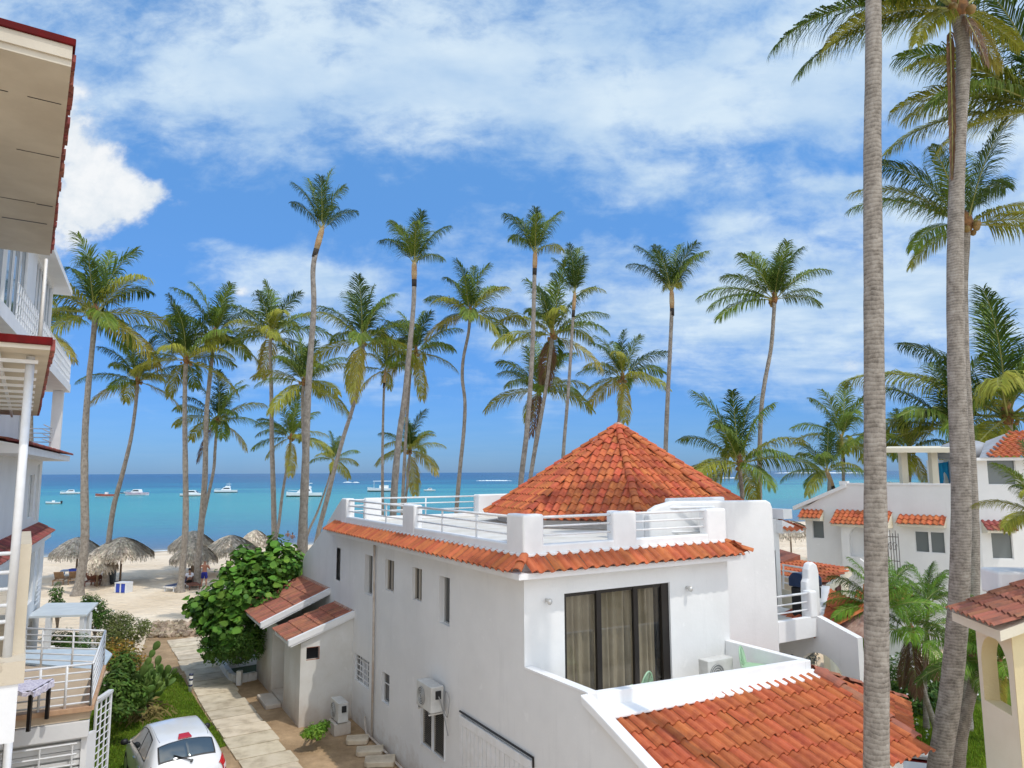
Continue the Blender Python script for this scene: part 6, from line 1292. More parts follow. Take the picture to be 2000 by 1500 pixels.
p = gz(144, 1132, 0); m_ = MB(); m_.box((-.28, -.2, .42), (.28, .2, .72)); m_.box((-.31, -.23, .721), (.31, .23, .77)); o = m_.build('ice_box', 'blue_plastic', bevel=.03); o.location = p; tag(o, 'blue plastic box among the loungers under the far left thatch', 'box')
t_ = thing('crate_table', 'low white table with bright blue side panels on the sand', 'table', gz(241, 1157, 0), R(-12)); m_ = MB(); m_.box((-.42, -.32, .60), (.42, .32, .65)); m_.build('tabletop', 'white_metal', t_)
for x in (-.38, 0, .38):
    m_ = MB(); m_.box((x-.04, -.30, 0), (x+.04, .30, .599)); m_.build('leg', 'white_metal', t_)
for x in (-.19, .19): m_ = MB(); m_.box((x-.13, -.29, .04), (x+.13, -.25, .58)); m_.build('panel', 'blue_plastic', t_)
b0 = gz(215, 1141, 0); bn = thing('rubbish_bin', 'dark wheeled rubbish bin with a blue lid under the thatch', 'bin', b0, R(15)); m_ = MB(); m_.prism([(-.25, -.28, .05), (.25, -.28, .05), (.30, -.33, .95), (-.30, -.33, .95)], (0, .58, 0)); m_.build('body', 'bin_dark', bn, bevel=.02)
m_ = MB(); m_.prism([(-.33, -.38, .951), (-.33, .34, .951), (-.33, .34, 1.12), (-.33, -.38, 1.0)], (.66, 0, 0)); m_.build('lid', 'navy_plastic', bn, bevel=.02)
for x in (-.22, .22): m_ = MB(); m_.tube([(x-.03, .28, .1), (x+.03, .28, .1)], .1, 10); m_.build('wheel', 'rubber', bn)
# ---------------------------------------------------------------- people
mat('skin', (.42, .19, .115), .6, var=(.34, .14, .085), vscale=6); mat('skin_dark', (.24, .12, .075), .6); mat('shorts_blue', (.012, .02, .22), .8); mat('hair_grey', (.25, .22, .19), .9); mat('hair_dark', (.02, .015, .015), .9); mat('cloth_white', (.62, .62, .68), .9)
def skin(name, verts, edges, radii, m, parent, sub=2):
    me = bpy.data.meshes.new(name); me.from_pydata(verts, edges, []); o = bpy.data.objects.new(name, me); COL.objects.link(o); o.parent = parent; me.materials.append(MATS[m])
    md = o.modifiers.new('skin', 'SKIN'); md.use_smooth_shade = True
    if not me.skin_vertices: me.skin_vertices.new()
    for i, r_ in enumerate(radii): me.skin_vertices[0].data[i].radius = (r_, r_) if not isinstance(r_, tuple) else r_; 
    me.skin_vertices[0].data[0].use_root = True
    s = o.modifiers.new('sub', 'SUBSURF'); s.levels = sub; s.render_levels = sub
    return o
def person(label, p, rz, pose, hair, skinm, lower=None, lm=None, upper=None, um=None, cut=None):
    root = thing('person', label, 'person', (p.x, p.y, p.z), rz)
    V = []; E_ = []; RD = []; idx = {}
    def j(n, xyz, r_, par=None):
        idx[n] = len(V); V.append(xyz); RD.append(r_)
        if par: E_.append((idx[par], idx[n]))
    P = pose
    j('pelvis', P['pelvis'], (.15, .11)); j('waist', P['waist'], (.135, .10), 'pelvis'); j('chest', P['chest'], (.165, .115), 'waist'); j('neckb', P['neckb'], (.08, .07), 'chest'); j('neck', P['neck'], .055, 'neckb'); j('head', P['head'], (.078, .092), 'neck'); j('crown', tuple(a+b_ for a, b_ in zip(P['head'], (0, -.005, .10))), (.065, .075), 'head')
    for s in ('l', 'r'):
        j('sh'+s, P['sh'+s], .062, 'chest'); j('el'+s, P['el'+s], .043, 'sh'+s); j('wr'+s, P['wr'+s], .028, 'el'+s); j('pa'+s, P['pa'+s], (.036, .018), 'wr'+s)
        d = Vector(P['pa'+s])-Vector(P['wr'+s]); d = d.normalized() if d.length > 0 else Vector((0, 0, -1)); sd_ = d.cross(Vector((0, 1, .3))).normalized()
        for k in range(4): b_ = Vector(P['pa'+s])+sd_*(.024*(k-1.5))+d*.02; j('f%d'%k+s, tuple(b_), .0095, 'pa'+s); j('g%d'%k+s, tuple(b_+d*(.045+.01*(k in (1, 2)))+Vector((0, .012, -.008))), .0085, 'f%d'%k+s)
        b_ = Vector(P['pa'+s])-d*.03; j('t'+s, tuple(b_+sd_*.04), .011, 'pa'+s)
        j('hip'+s, P['hip'+s], .092, 'pelvis'); j('kn'+s, P['kn'+s], .058, 'hip'+s); j('cf'+s, P['cf'+s], .050, 'kn'+s); j('an'+s, P['an'+s], .034, 'cf'+s); j('to'+s, P['to'+s], (.038, .024), 'an'+s)
    skin('body', V, E_, RD, skinm, root)
    h = Vector(P['head']); m_ = MB(); M_ = Matrix.Translation(h+Vector((0, -.012, .045))); m_.lathe([(.075, -.02), (.088, .03), (.08, .075), (.05, .105), (.01, .118)], (0, 0, 0), 12, M_); m_.build('hair', hair, root, smooth=True)
    m_ = MB(); f0 = h+Vector((0, .085, 0)); m_.tube([f0+Vector((0, 0, .02)), f0+Vector((0, .022, -.012))], [.006, .013], 6)
    for s in (-1, 1): m_.lathe([(.001, -.008), (.010, 0), (.001, .008)], tuple(f0+Vector((.03*s, -.012, .025))), 6); m_.lathe([(.001, -.03), (.014, 0), (.001, .03)], tuple(h+Vector((.088*s, 0, .005))), 6)
    m_.build('face', skinm, root, smooth=True)
    if lower:
        V2 = [P['waist2'], P['pelvis']]; R2 = [(.160, .125), (.172, .135)]; E2_ = [(0, 1)]
        for s in ('l', 'r'): i = len(V2); V2 += [P['hip'+s], tuple(Vector(P['hip'+s]).lerp(Vector(P['kn'+s]), lower))]; R2 += [.115, .098]; E2_ += [(1, i), (i, i+1)]
        skin('shorts', V2, E2_, R2, lm, root)
    if upper:
        V2 = [P['waist'], P['chest'], P['neckb']]; R2 = [(.15, .115), (.18, .13), (.09, .08)]; E2_ = [(0, 1), (1, 2)]
        for s in ('l', 'r'): i = len(V2); V2 += [P['sh'+s], tuple(Vector(P['sh'+s]).lerp(Vector(P['el'+s]), .6))]; R2 += [.075, .06]; E2_ += [(1, i), (i, i+1)]
        skin('shirt', V2, E2_, R2, um, root)
    return root
stand = dict(pelvis=(0, 0, .94), waist2=(0, 0, 1.06), waist=(0, 0, 1.12), chest=(0, .0, 1.34), neckb=(0, .0, 1.47), neck=(0, .02, 1.54), head=(0, .035, 1.65),
             shl=(-.22, 0, 1.42), ell=(-.33, .02, 1.17), wrl=(-.20, .22, 1.18), pal=(-.12, .28, 1.22), shr=(.22, 0, 1.42), elr=(.33, .03, 1.17), wrr=(.20, .24, 1.22), par=(.12, .29, 1.26),
             hipl=(-.10, 0, .86), knl=(-.13, .02, .48), cfl=(-.14, -.01, .34), anl=(-.15, -.02, .09), tol=(-.17, .13, .035), hipr=(.10, 0, .86), knr=(.13, .02, .48), cfr=(.14, -.01, .34), anr=(.14, -.02, .09), tor=(.17, .13, .035))
person('shirtless man in blue shorts standing on the sand with his back turned', gz(398, 1147, 0), R(6), stand, 'hair_grey', 'skin', .85, 'shorts_blue')
sit = dict(pelvis=(0, 0, .48), waist2=(0, 0, .58), waist=(0, -.02, .66), chest=(0, -.02, .88), neckb=(0, .0, 1.01), neck=(0, .02, 1.07), head=(0, .05, 1.18), shl=(-.19, 0, .96), ell=(-.24, .08, .70), wrl=(-.16, .28, .62), pal=(-.13, .36, .60), shr=(.19, 0, .96), elr=(.24, .08, .70), wrr=(.16, .28, .62), par=(.13, .36, .60),
           hipl=(-.10, .08, .47), knl=(-.13, .48, .50), cfl=(-.13, .50, .36), anl=(-.13, .48, .09), tol=(-.14, .62, .035), hipr=(.10, .08, .47), knr=(.13, .48, .50), cfr=(.13, .50, .36), anr=(.13, .48, .09), tor=(.14, .62, .035))
ps = gz(369, 1150, 0); person('dark haired person in a white top seated on a lounger behind the palm trunk', ps, R(35), sit, 'hair_dark', 'skin_dark', .5, 'hair_dark', True, 'cloth_white')
lounger('dark lounger under the seated person between the palm trunks', ps+V3(.15, .1, 0), R(125), 'wood_red', 'wood_red')
lounger('white and navy folding chair left of the palm trunk beside the seated person', gz(346, 1152, 0), R(80), 'white_metal', 'navy_plastic')
for lab, x, y in (('swimmer standing in the shallow sea, left one of two', 562, 1048), ('swimmer standing in the shallow sea, right one of two', 571, 1052)):
    p = gz(x, y, SEA); person(lab, V3(p.x, p.y, SEA-1.05), R(x), stand, 'hair_dark', 'skin_dark')
# ================================================================ BOATS
mat('gel_white', (.80, .82, .84), .3, coat=.3); mat('hull_dark', (.03, .04, .07), .3); mat('hull_red', (.45, .10, .06), .5, var=(.30, .07, .05), vscale=.8); mat('boat_glass', (.02, .03, .04), .1); mat('hull_pink', (.66, .56, .60), .4, var=(.45, .30, .40), vscale=.5); mat('antifoul', (.05, .07, .06), .6)
def hull(L, B, H, m_):
    st = [(-.5, .85, 0), (-.3, 1, 0), (0, 1, .02), (.22, .82, .10), (.38, .5, .22), (.5, .03, .36)]
    rows = []
    for t, w_, sh in st:
        b_ = B/2*w_; z = H*(1+sh); rows.append([(t*L, -b_, z), (t*L, -b_*.92, H*.35+H*sh*.4), (t*L, -b_*.7, -.15), (t*L, b_*.7, -.15), (t*L, b_*.92, H*.35+H*sh*.4), (t*L, b_, z)])
    o_ = len(m_.v); [m_.v.append(p) for r_ in rows for p in r_]
    for i in range(len(rows)-1):
        for j in range(5): m_.f.append((o_+i*6+j, o_+(i+1)*6+j, o_+(i+1)*6+j+1, o_+i*6+j+1)); m_.mi.append(0)
        m_.f.append((o_+i*6+5, o_+(i+1)*6+5, o_+(i+1)*6, o_+i*6)); m_.mi.append(0)
    m_.f.append(tuple(o_+k for k in range(6))); m_.mi.append(0)
def boat(label, px, py, L, rz, kind='cruiser', hm='gel_white', B=None):
    p = gz(px, py, SEA); B = B or L*.32; H = L*.11; root = thing('motor_boat', label, 'boat', p, rz, None)
    m_ = MB(); hull(L, B, H, m_); m_.build('hull', hm, root, smooth=False)
    m_ = MB(); hull(L*1.003, B*1.01, H*.25, m_); m_.build('waterline', 'antifoul' if hm == 'gel_white' else 'gel_white', root)
    if kind in ('cruiser', 'fly', 'small'):
        c0, c1, c2, c3 = -.22*L, .22*L, -.18*L, .08*L; ch = H*1.25
        m_ = MB(); m_.prism([(c0, -B*.36, H), (c1, -B*.36, H), (c3, -B*.36, H+ch), (c2, -B*.36, H+ch)], (0, B*.72, 0)); m_.build('cabin', 'gel_white', root, bevel=.08*L/10)
        m_ = MB(); 
        for s in (-1, 1): m_.prism([(c0+.04*L, s*(B*.36+.01), H+ch*.40), (c1-.10*L, s*(B*.36+.01), H+ch*.40), (c3-.02*L, s*(B*.36+.01), H+ch*.8), (c2+.03*L, s*(B*.36+.01), H+ch*.8)], (0, s*.01, 0))
        m_.quad((c1-.02*L, -B*.3, H+ch*.25), (c1-.02*L, B*.3, H+ch*.25), (c3+.03*L, B*.3, H+ch*.85), (c3+.03*L, -B*.3, H+ch*.85)); m_.build('window', 'boat_glass', root)
    if kind == 'fly':
        m_ = MB(); m_.prism([(-.20*L, -B*.3, H+ch), (.04*L, -B*.3, H+ch), (.0, -B*.3, H+ch*1.45), (-.20*L, -B*.3, H+ch*1.35)], (0, B*.6, 0)); m_.build('flybridge', 'gel_white', root)
        m_ = MB(); [m_.tube([(-.16*L, s*B*.28, H+ch*1.3), (-.13*L, s*B*.26, H+ch*1.95)], .03, 5) for s in (-1, 1)]; m_.box((-.22*L, -B*.3, H+ch*1.95), (-.02*L, B*.3, H+ch*2.05)); m_.tube([(-.12*L, 0, H+ch*2), (-.13*L, 0, H+ch*2.6)], .03, 4); m_.build('radar_arch', 'gel_white', root)
    if kind in ('fly', 'cruiser'):
        m_ = MB(); [m_.tube([(.12*L, s*B*.42, H*1.5), (.47*L, s*.05, H*1.75)], .025, 4) for s in (-1, 1)]; m_.build('bow_rail', 'white_metal', root)
    if kind == 'canopy':
        m_ = MB(); 
        for x in (-.3, 0, .28):
            for s in (-1, 1): m_.tube([(x*L, s*B*.4, H), (x*L, s*B*.4, H*3.1)], .05, 5)
        m_.box((-.33*L, -B*.45, H*3.1), (.31*L, B*.45, H*3.25)); m_.build('canopy', 'gel_white', root)
        m_ = MB(); m_.box((-.2*L, -B*.3, H), (.1*L, B*.3, H*1.9)); m_.build('benches', 'gel_white', root)
    if kind == 'open':
        m_ = MB(); m_.box((-.05*L, -B*.2, H), (.06*L, B*.2, H*1.9)); m_.build('console', 'gel_white', root); m_ = MB(); m_.box((-.56*L, -.2, H*.2), (-.49*L, .2, H*1.7)); m_.build('outboard', 'rubber', root)
    return root
boat('white cabin cruiser anchored leftmost, just left of the bent-base palm trunk', 137, 965, 7.2, R(205), 'cruiser')
boat('long low red brown open boat just left of the leaning palm trunk', 208, 970, 7.8, R(185), 'open', 'hull_red')
boat('dark small boat tucked behind the right side of the leaning palm', 243, 964, 3.6, R(185), 'open', 'hull_dark')
boat('pinkish cabin boat right of the leaning palm trunk', 266, 967, 9.0, R(175), 'cruiser', 'hull_pink')
boat('white boat with a rounded cabin between the palm trunks beside the man', 377, 969, 8.6, R(8), 'cruiser')
boat('white flybridge boat right of the palms above the standing man', 441, 962, 9.4, R(195), 'fly')
boat('largest white motor yacht, crossed by the tallest left palm trunk', 594, 970, 12.0, R(190), 'fly')
boat('white excursion boat with a square canopy frame over the terrace rail', 747, 960, 13.0, R(186), 'canopy')
boat('tiny white boat right of the small yellowish palm over the terrace', 839, 959, 5.2, R(185), 'small')
boat('white motorboat with a dark navy hull right of the conical roof', 1468, 954, 6.6, R(200), 'cruiser', 'hull_dark')
boat('low white open skiff at the far left beside the apartment block', 104, 984, 4.4, R(178), 'open')
# ================================================================ CAR
mat('car_white', (.80, .81, .82), .22, coat=.8, spec=.5); mat('car_glass', (.05, .07, .08), .03, spec=1.0, coat=1.0); mat('tail_red', (.50, .01, .012), .15, coat=1); mat('tail_clear', (.70, .62, .62), .15, coat=1); mat('chrome', (.7, .7, .72), .12, metal=1); mat('tyre', (.018, .018, .018), .85); mat('rim', (.45, .46, .48), .3, metal=.8); mat('trim_black', (.015, .015, .016), .5)
car = thing('parked_car', 'small white hatchback parked on the grass, tail towards the camera', 'car', (-8.32, 18.42, 0), R(35.5))
# stations along y (rear -1.89 .. front 1.89): half sections from sill to centre line, (x, z)
ST = [(-1.89, [(.55, .34), (.66, .45), (.68, .62), (.64, .78), (.50, .86), (.25, .88), (0, .885)]),
      (-1.80, [(.66, .28), (.78, .45), (.80, .68), (.76, .92), (.62, .98), (.32, 1.0), (0, 1.005)]),
      (-1.62, [(.74, .26), (.81, .45), (.825, .72), (.79, .98), (.66, 1.16), (.36, 1.22), (0, 1.235)]),
      (-1.35, [(.77, .24), (.825, .45), (.832, .74), (.80, .99), (.64, 1.34), (.40, 1.42), (0, 1.44)]),
      (-1.05, [(.78, .24), (.83, .45), (.835, .75), (.80, .98), (.605, 1.42), (.46, 1.485), (0, 1.505)]),
      (-.50, [(.79, .24), (.832, .45), (.835, .75), (.80, .97), (.58, 1.46), (.47, 1.52), (0, 1.54)]),
      (.10, [(.79, .24), (.832, .45), (.835, .75), (.80, .96), (.57, 1.44), (.47, 1.50), (0, 1.525)]),
      (.55, [(.79, .24), (.832, .45), (.835, .74), (.80, .95), (.61, 1.27), (.48, 1.34), (0, 1.37)]),
      (.95, [(.79, .24), (.83, .45), (.83, .73), (.79, .92), (.66, 1.01), (.50, 1.06), (0, 1.10)]),
      (1.35, [(.77, .24), (.82, .44), (.81, .68), (.76, .82), (.62, .90), (.45, .94), (0, .97)]),
      (1.70, [(.70, .25), (.76, .40), (.75, .58), (.69, .70), (.55, .76), (.36, .79), (0, .81)]),
      (1.89, [(.45, .30), (.55, .38), (.56, .50), (.50, .58), (.38, .62), (.2, .64), (0, .65)])]
def cr(p0, p1, p2, p3, t): return .5*((2*p1)+(-p0+p2)*t+(2*p0-5*p1+4*p2-p3)*t*t+(-p0+3*p1-3*p2+p3)*t**3)
def crl(a, t):
    n_ = len(a); t = max(0, min(n_-1-1e-6, t)); i = int(t); f_ = t-i; g = lambda k: a[max(0, min(n_-1, k))]; return cr(g(i-1), g(i), g(i+1), g(i+2), f_)
SA = np.array([[(x, s[0], z) for x, z in s[1]] for s in ST])
def surf(s, t, side=1):
    row = np.array([crl(SA[:, k], s) for k in range(7)]); p = crl(row, t); return Vector((p[0]*side, p[1], p[2]))
m_ = MB(); NS, NT = 66, 30
for side in (-1, 1):
    o_ = len(m_.v); sv = [i/NS*(len(ST)-1) for i in range(NS+1)]; tv = [j/NT*6 for j in range(NT+1)]
    for s in sv:
        row = np.array([crl(SA[:, k], s) for k in range(7)])
        for t in tv: p = crl(row, t); m_.v.append((p[0]*side, p[1], p[2]))
    for i in range(NS):
        for j in range(NT):
            y_ = (m_.v[o_+i*(NT+1)+j][1]+m_.v[o_+(i+1)*(NT+1)+j][1])/2; z_ = m_.v[o_+i*(NT+1)+j+1][2]
            if any((y_-wy)**2+(z_-.30)**2 < .335**2 for wy in (-1.17, 1.22)) and j < NT*.45: continue
            f_ = (o_+i*(NT+1)+j, o_+(i+1)*(NT+1)+j, o_+(i+1)*(NT+1)+j+1, o_+i*(NT+1)+j+1); m_.f.append(f_ if side > 0 else f_[::-1]); m_.mi.append(0)
m_.f.append(tuple([0]+list(range(0, NT+1))[1:]+[len(m_.v)//2+k for k in reversed(range(NT))])); m_.mi.append(0)
body = m_.build('body', 'car_white', car, smooth=True)
def patch(name, mt, poly, par, side=(1,), off=.006, n=10):
    m_ = MB()
    for sd_ in side:
        (a, b_, c, d) = poly; o_ = len(m_.v)       # four corners in (s, t)
        for i in range(n+1):
            for j in range(n+1):
                u_, v_ = i/n, j/n; s = (a[0]*(1-u_)+b_[0]*u_)*(1-v_)+(d[0]*(1-u_)+c[0]*u_)*v_; t = (a[1]*(1-u_)+b_[1]*u_)*(1-v_)+(d[1]*(1-u_)+c[1]*u_)*v_
                p = surf(s, t, sd_); ps_ = surf(s+.05, t, sd_)-p; pt = surf(s, t+.05, sd_)-p; nn = ps_.cross(pt).normalized()*(1 if sd_ > 0 else -1)
                if nn.dot(Vector((p.x, p.y*.4, p.z-.5))) < 0: nn = -nn
                m_.v.append(tuple(p+nn*off))
        for i in range(n):
            for j in range(n): m_.f.append((o_+i*(n+1)+j, o_+(i+1)*(n+1)+j, o_+(i+1)*(n+1)+j+1, o_+i*(n+1)+j+1)); m_.mi.append(0)
    return m_.build(name, mt, par, smooth=True)
for sd_ in (-1, 1):
    patch('door_window', 'car_glass', [(4.05, 3.18), (5.35, 3.18), (5.35, 3.95), (4.35, 3.90)], car, (sd_,)); patch('door_window', 'car_glass', [(5.45, 3.18), (7.65, 3.18), (6.75, 3.92), (5.45, 3.95)], car, (sd_,))
    patch('window_surround', 'trim_black', [(3.98, 3.13), (7.75, 3.13), (6.80, 4.0), (4.28, 4.0)], car, (sd_,), .003)
    patch('roof_strip', 'trim_black', [(3.4, 4.62), (6.9, 4.62), (6.9, 4.67), (3.4, 4.67)], car, (sd_,), .004)
    patch('door_seam', 'trim_black', [(5.38, .5), (5.41, .5), (5.41, 3.1), (5.38, 3.1)], car, (sd_,), .003); patch('door_seam', 'trim_black', [(4.0, 1.2), (4.03, 1.2), (4.03, 3.1), (4.0, 3.1)], car, (sd_,), .003)
    tl_ = patch('tail_light', 'tail_red', [(.45, 2.35), (1.75, 2.35), (1.95, 3.6), (.85, 3.85)], car, (sd_,), .02); patch('lens', 'tail_clear', [(.62, 2.62), (1.4, 2.6), (1.5, 2.95), (.75, 3.0)], tl_, (sd_,), .026)
    m_ = MB(); m_.lathe([(.02, -.07), (.06, -.05), (.075, 0), (.06, .05), (.02, .07)], (0, 0, 0), 10, Matrix.Translation((.95*sd_, .72, 1.0)) @ Matrix.Diagonal((1.2, .8, 1, 1))); m_.tube([(.82*sd_, .72, .97), (.93*sd_, .72, .99)], .02, 6); m_.build('wing_mirror', 'trim_black', car, smooth=True)
    for y_ in (.0, -.72): m_ = MB(); m_.bar((.845*sd_, y_-.1, .84), (.845*sd_, y_+.05, .845), .03, .03); m_.build('door_handle', 'chrome', car)
    for wy in (-1.17, 1.22):
        m_ = MB(); x0, x1 = .66*sd_, .825*sd_; m_.tube([(x0, wy, .30), (x0+.01*sd_, wy, .30), (x1-.01*sd_, wy, .30), (x1, wy, .30)], [.27, .30, .30, .27], 22); w_ = m_.build('wheel', 'tyre', car, smooth=False)
        m_ = MB(); m_.tube([(x1-.02*sd_, wy, .30), (x1+.004*sd_, wy, .30)], [.19, .18], 16); m_.build('rim', 'rim', w_)
patch('rear_window_surround', 'trim_black', [(1.72, 4.22), (1.66, 6.0), (3.12, 6.0), (2.98, 4.30)], car, (-1, 1), .004, 14)
rw_ = patch('rear_window', 'car_glass', [(1.82, 4.36), (1.76, 6.0), (3.04, 6.0), (2.88, 4.42)], car, (-1, 1), .009, 14)
pw = surf(1.62, 5.3); m_ = MB(); m_.bar(surf(1.45, 6)+V3(.05, -.03, .02), surf(2.05, 5.2, -1)+V3(0, -.03, .02), .022, .015); m_.tube([surf(1.4, 6)+V3(.07, -.02, 0), surf(1.4, 6)+V3(.07, -.05, .03)], .03, 8); m_.build('wiper', 'trim_black', rw_)
p = surf(3.3, 6); m_ = MB(); m_.prism([(-.15, p.y-.05, p.z-.005), (.15, p.y-.05, p.z-.005), (.11, p.y+.10, p.z+.045), (-.11, p.y+.10, p.z+.045)], (0, .01, .03)); m_.build('brake_light', 'tail_red', car, bevel=.01)
p = surf(.62, 6); m_ = MB(); m_.tube([V3(.055*math.cos(a), p.y-.04, p.z-.02+.055*math.sin(a)) for a in [i*math.pi/8 for i in range(17)]], .008, 5); m_.box((-.07, p.y-.048, p.z-.035), (.07, p.y-.036, p.z-.005)); m_.build('badge', 'chrome', car)
# ================================================================ AROUND THE HOUSE
mat('ac_white', (.66, .66, .63), .5, var=(.54, .53, .50), vscale=3); mat('ac_grille', (.22, .23, .23), .6)
def acunit(label, p, rz, w=.78, d=.28, h=.56, fan='front'):
    r_ = thing('air_conditioner', label, 'air conditioner', p, rz); m_ = MB(); m_.box((-w/2, -d/2, .03), (w/2, d/2, h)); c = m_.build('casing', 'ac_white', r_, bevel=.02)
    m_ = MB(); m_.tube([(-.12, -d/2-.012, h/2), (-.12, -d/2-.004, h/2)], .21, 20); g = m_.build('fan_grille', 'ac_grille', r_)
    m_ = MB(); [m_.tube([V3(-.12+rr*math.cos(a), -d/2-.02, h/2+rr*math.sin(a)) for a in [i*math.pi/8 for i in range(17)]], .006, 4, caps=False) for rr in (.05, .10, .15, .20)]; m_.build('guard', 'ac_white', g)
    m_ = MB(); m_.box((w/2+.001, -.05, h*.55), (w/2+.03, .08, h*.85)); m_.build('connection_box', 'rubber', r_)
    m_ = MB(); [m_.box((x-.03, -d/2, 0), (x+.03, d/2, .029)) for x in (-w/3, w/3)]; m_.build('foot', 'ac_grille', r_); return r_
a_ = acunit('air conditioner unit bolted high on the shaded wall above the louvred window', hw(.26, 4.32, 2.03), Hth-math.pi/2, .85, .32, .60)
m_ = MB(); m_.bar((-.3, -.16, -.03), (-.3, .24, -.03), .03); m_.bar((.3, -.16, -.03), (.3, .24, -.03), .03); m_.build('bracket', 'rust_metal', a_)
m_ = MB(); c = V3(.62, .14, .25); m_.tube([c+V3(.13*math.cos(a), .01*math.sin(a*3), .28*math.sin(a)) for a in [i*math.pi/10 for i in range(41)]], .012, 5); m_.tube([V3(.43, 0, .45), V3(.47, .05, .3), V3(.5, .1, .1), V3(.55, .13, -.1), V3(.72, .13, -.4)], .014, 5); m_.build('cable_coil', 'cable_grey' if 'cable_grey' in MATS else mat('cable_grey', (.30, .30, .30), .6), a_)
acunit('air conditioner unit standing on a white block in the corner by the shed', hw(-.18, 9.75, .34), Hth-math.pi/2, .74, .30, .58)
m_ = MB(); m_.box((-.30, -.24, 0), (.30, .26, .335)); o = m_.build('concrete_block', 'stucco_lean', bevel=.02); o.location = hw(-.18, 9.75, 0); o.rotation_euler[2] = Hth-math.pi/2; tag(o, 'white concrete block under the ground level air conditioner', 'block')
m_ = MB(); [m_.tube([hw(.38+k*.03, 9.2, .5), hw(.36+k*.03, 9.0, .12), hw(.33+k*.04, 6.0, .08), hw(.36+k*.03, 3.0, .06)], .018, 5) for k in (0, 1)]; tag(m_.build('pipe_run', 'pipe', smooth=True), 'pair of thin pipes along the foot of the shaded wall', 'pipes')
acunit('beige air conditioner standing on the balcony beside a green chair', hw(4.98, -.12, 2.93), Hth, .76, .28, .58)
mat('green_plastic', (.42, .62, .42), .45, trans=.2)
def chair(label, p, rz):
    r_ = thing('garden_chair', label, 'chair', p, rz, 'green balcony chairs'); 
    m_ = MB(); m_.box((-.22, -.22, .42), (.22, .22, .45)); m_.build('seat', 'green_plastic', r_, bevel=.01)
    for x in (-.2, .2):
        for y in (-.2, .2): m_ = MB(); m_.tube([(x*1.1, y*1.1, 0), (x, y, .42)], .02, 6); m_.build('leg', 'green_plastic', r_)
    m_ = MB(); pts = [V3(.23*math.cos(a), .22+.06*math.sin(a), .45+.36*math.sin(a)) for a in [math.pi*i/12 for i in range(13)]]; m_.tube(pts, .016, 6)
    for k in range(9): a = math.pi*(k+1)/10; m_.bar((.10*math.cos(a), .20, .45), (.225*math.cos(a), .22+.06*math.sin(a), .45+.35*math.sin(a)), .028, .012)
    m_.build('backrest', 'green_plastic', r_)
chair('pale green plastic chair before the middle of the glazed balcony door', hw(2.35, -.60, 2.93), Hth+R(200)); chair('pale green plastic chair beside the balcony air conditioner', hw(5.60, -.62, 2.93), Hth+R(30))
# planter kerb, white posts
pt = thing('planter_kerb', 'low white painted kerb around the sea grape bush and the small soil bed', 'planter', gz(470, 1332, 0)); po = gz(470, 1332, 0); Mp = Matrix.Translation(-po)
mat('kerb_white', (.72, .71, .68), .85, var=(.52, .48, .42), vscale=3, bump=.5, bscale=20, vlo=.32, vhi=.48)
loop = [gz(x, y, 0) for x, y in ((408, 1262), (415, 1276), (424, 1290), (434, 1306), (442, 1318), (452, 1330), (464, 1334), (482, 1331), (500, 1327))]
m_ = MB(); [m_.bar(a+V3(0, 0, .14), b_+V3(0, 0, .14), .20, .30) for a, b_ in zip(loop[:-1], loop[1:])]; m_.build('kerb', 'kerb_white', pt, M=Mp, bevel=.03)
m_ = MB(); a, b_ = gz(444, 1310, 0), gz(505, 1298, 0); m_.bar(a+V3(0, 0, .2), b_+V3(0, 0, .2), .18, .42); m_.build('kerb', 'kerb_white', pt, M=Mp, bevel=.03)
m_ = MB(); m_.prism([gz(x, y, .0) for x, y in ((446, 1313), (455, 1328), (502, 1322), (505, 1303))], (0, 0, .12)); m_.build('soil', mat('soil', (.07, .055, .025), .95, var=(.05, .09, .02), vscale=9, bump=.6), pt, M=Mp)
m_ = MB(); p = gz(467, 1338, 0); m_.box((p.x-.09, p.y-.09, 0), (p.x+.09, p.y+.09, .50)); o = m_.build('kerb_post', 'kerb_white', bevel=.02); tag(o, 'short white post at the corner of the white planter kerb', 'post')
p = gz(371, 1352, 0); bd = thing('bollard', 'small blue and white striped bollard between lawn and path', 'bollard', p); m_ = MB(); m_.tube([(0, 0, 0), (.02, 0, .62)], .065, 12); m_.build('post', 'kerb_white', bd, smooth=True)
for z_ in (.20, .40, .56): m_ = MB(); m_.tube([(.02*z_/.62, 0, z_), (.02*(z_+.06)/.62, 0, z_+.06)], .069, 12); m_.build('stripe', 'navy_plastic', bd, smooth=True)
# rubble wall
q = random.Random(3); m_ = MB(); a, b_ = gz(286, 1246, 0), gz(392, 1243, 0); d = (b_-a); nrm = V3(-d.y, d.x, 0).normalized()
import bmesh
def rock(m_, c, s_):
    b0_ = bmesh.new(); bmesh.ops.create_icosphere(b0_, subdivisions=1, radius=1); M = Matrix.Translation(c) @ Matrix.Rotation(q.uniform(0, 6), 4, Vector((q.random(), q.random(), q.random())).normalized()) @ Matrix.Diagonal((s_*q.uniform(.7, 1.2), s_*q.uniform(.6, 1), s_*q.uniform(.45, .8), 1))
    vs = [M @ (v.co*q.uniform(.8, 1.15)) for v in b0_.verts]; m_.add(vs, [tuple(v.index for v in f.verts) for f in b0_.faces]); b0_.free()
for k in range(260):
    t = q.random(); h_ = q.random(); rock(m_, a.lerp(b_, t)+nrm*(h_*.9+q.uniform(-.1, .1))+V3(0, 0, .05+h_*.42), q.uniform(.10, .24))
tag(m_.build('rubble_wall', mat('rubble', (.48, .38, .27), .9, var=(.26, .20, .14), vscale=3, island=.35, bump=.5)), 'low wall of rough tan rubble stones between path and beach', 'wall')
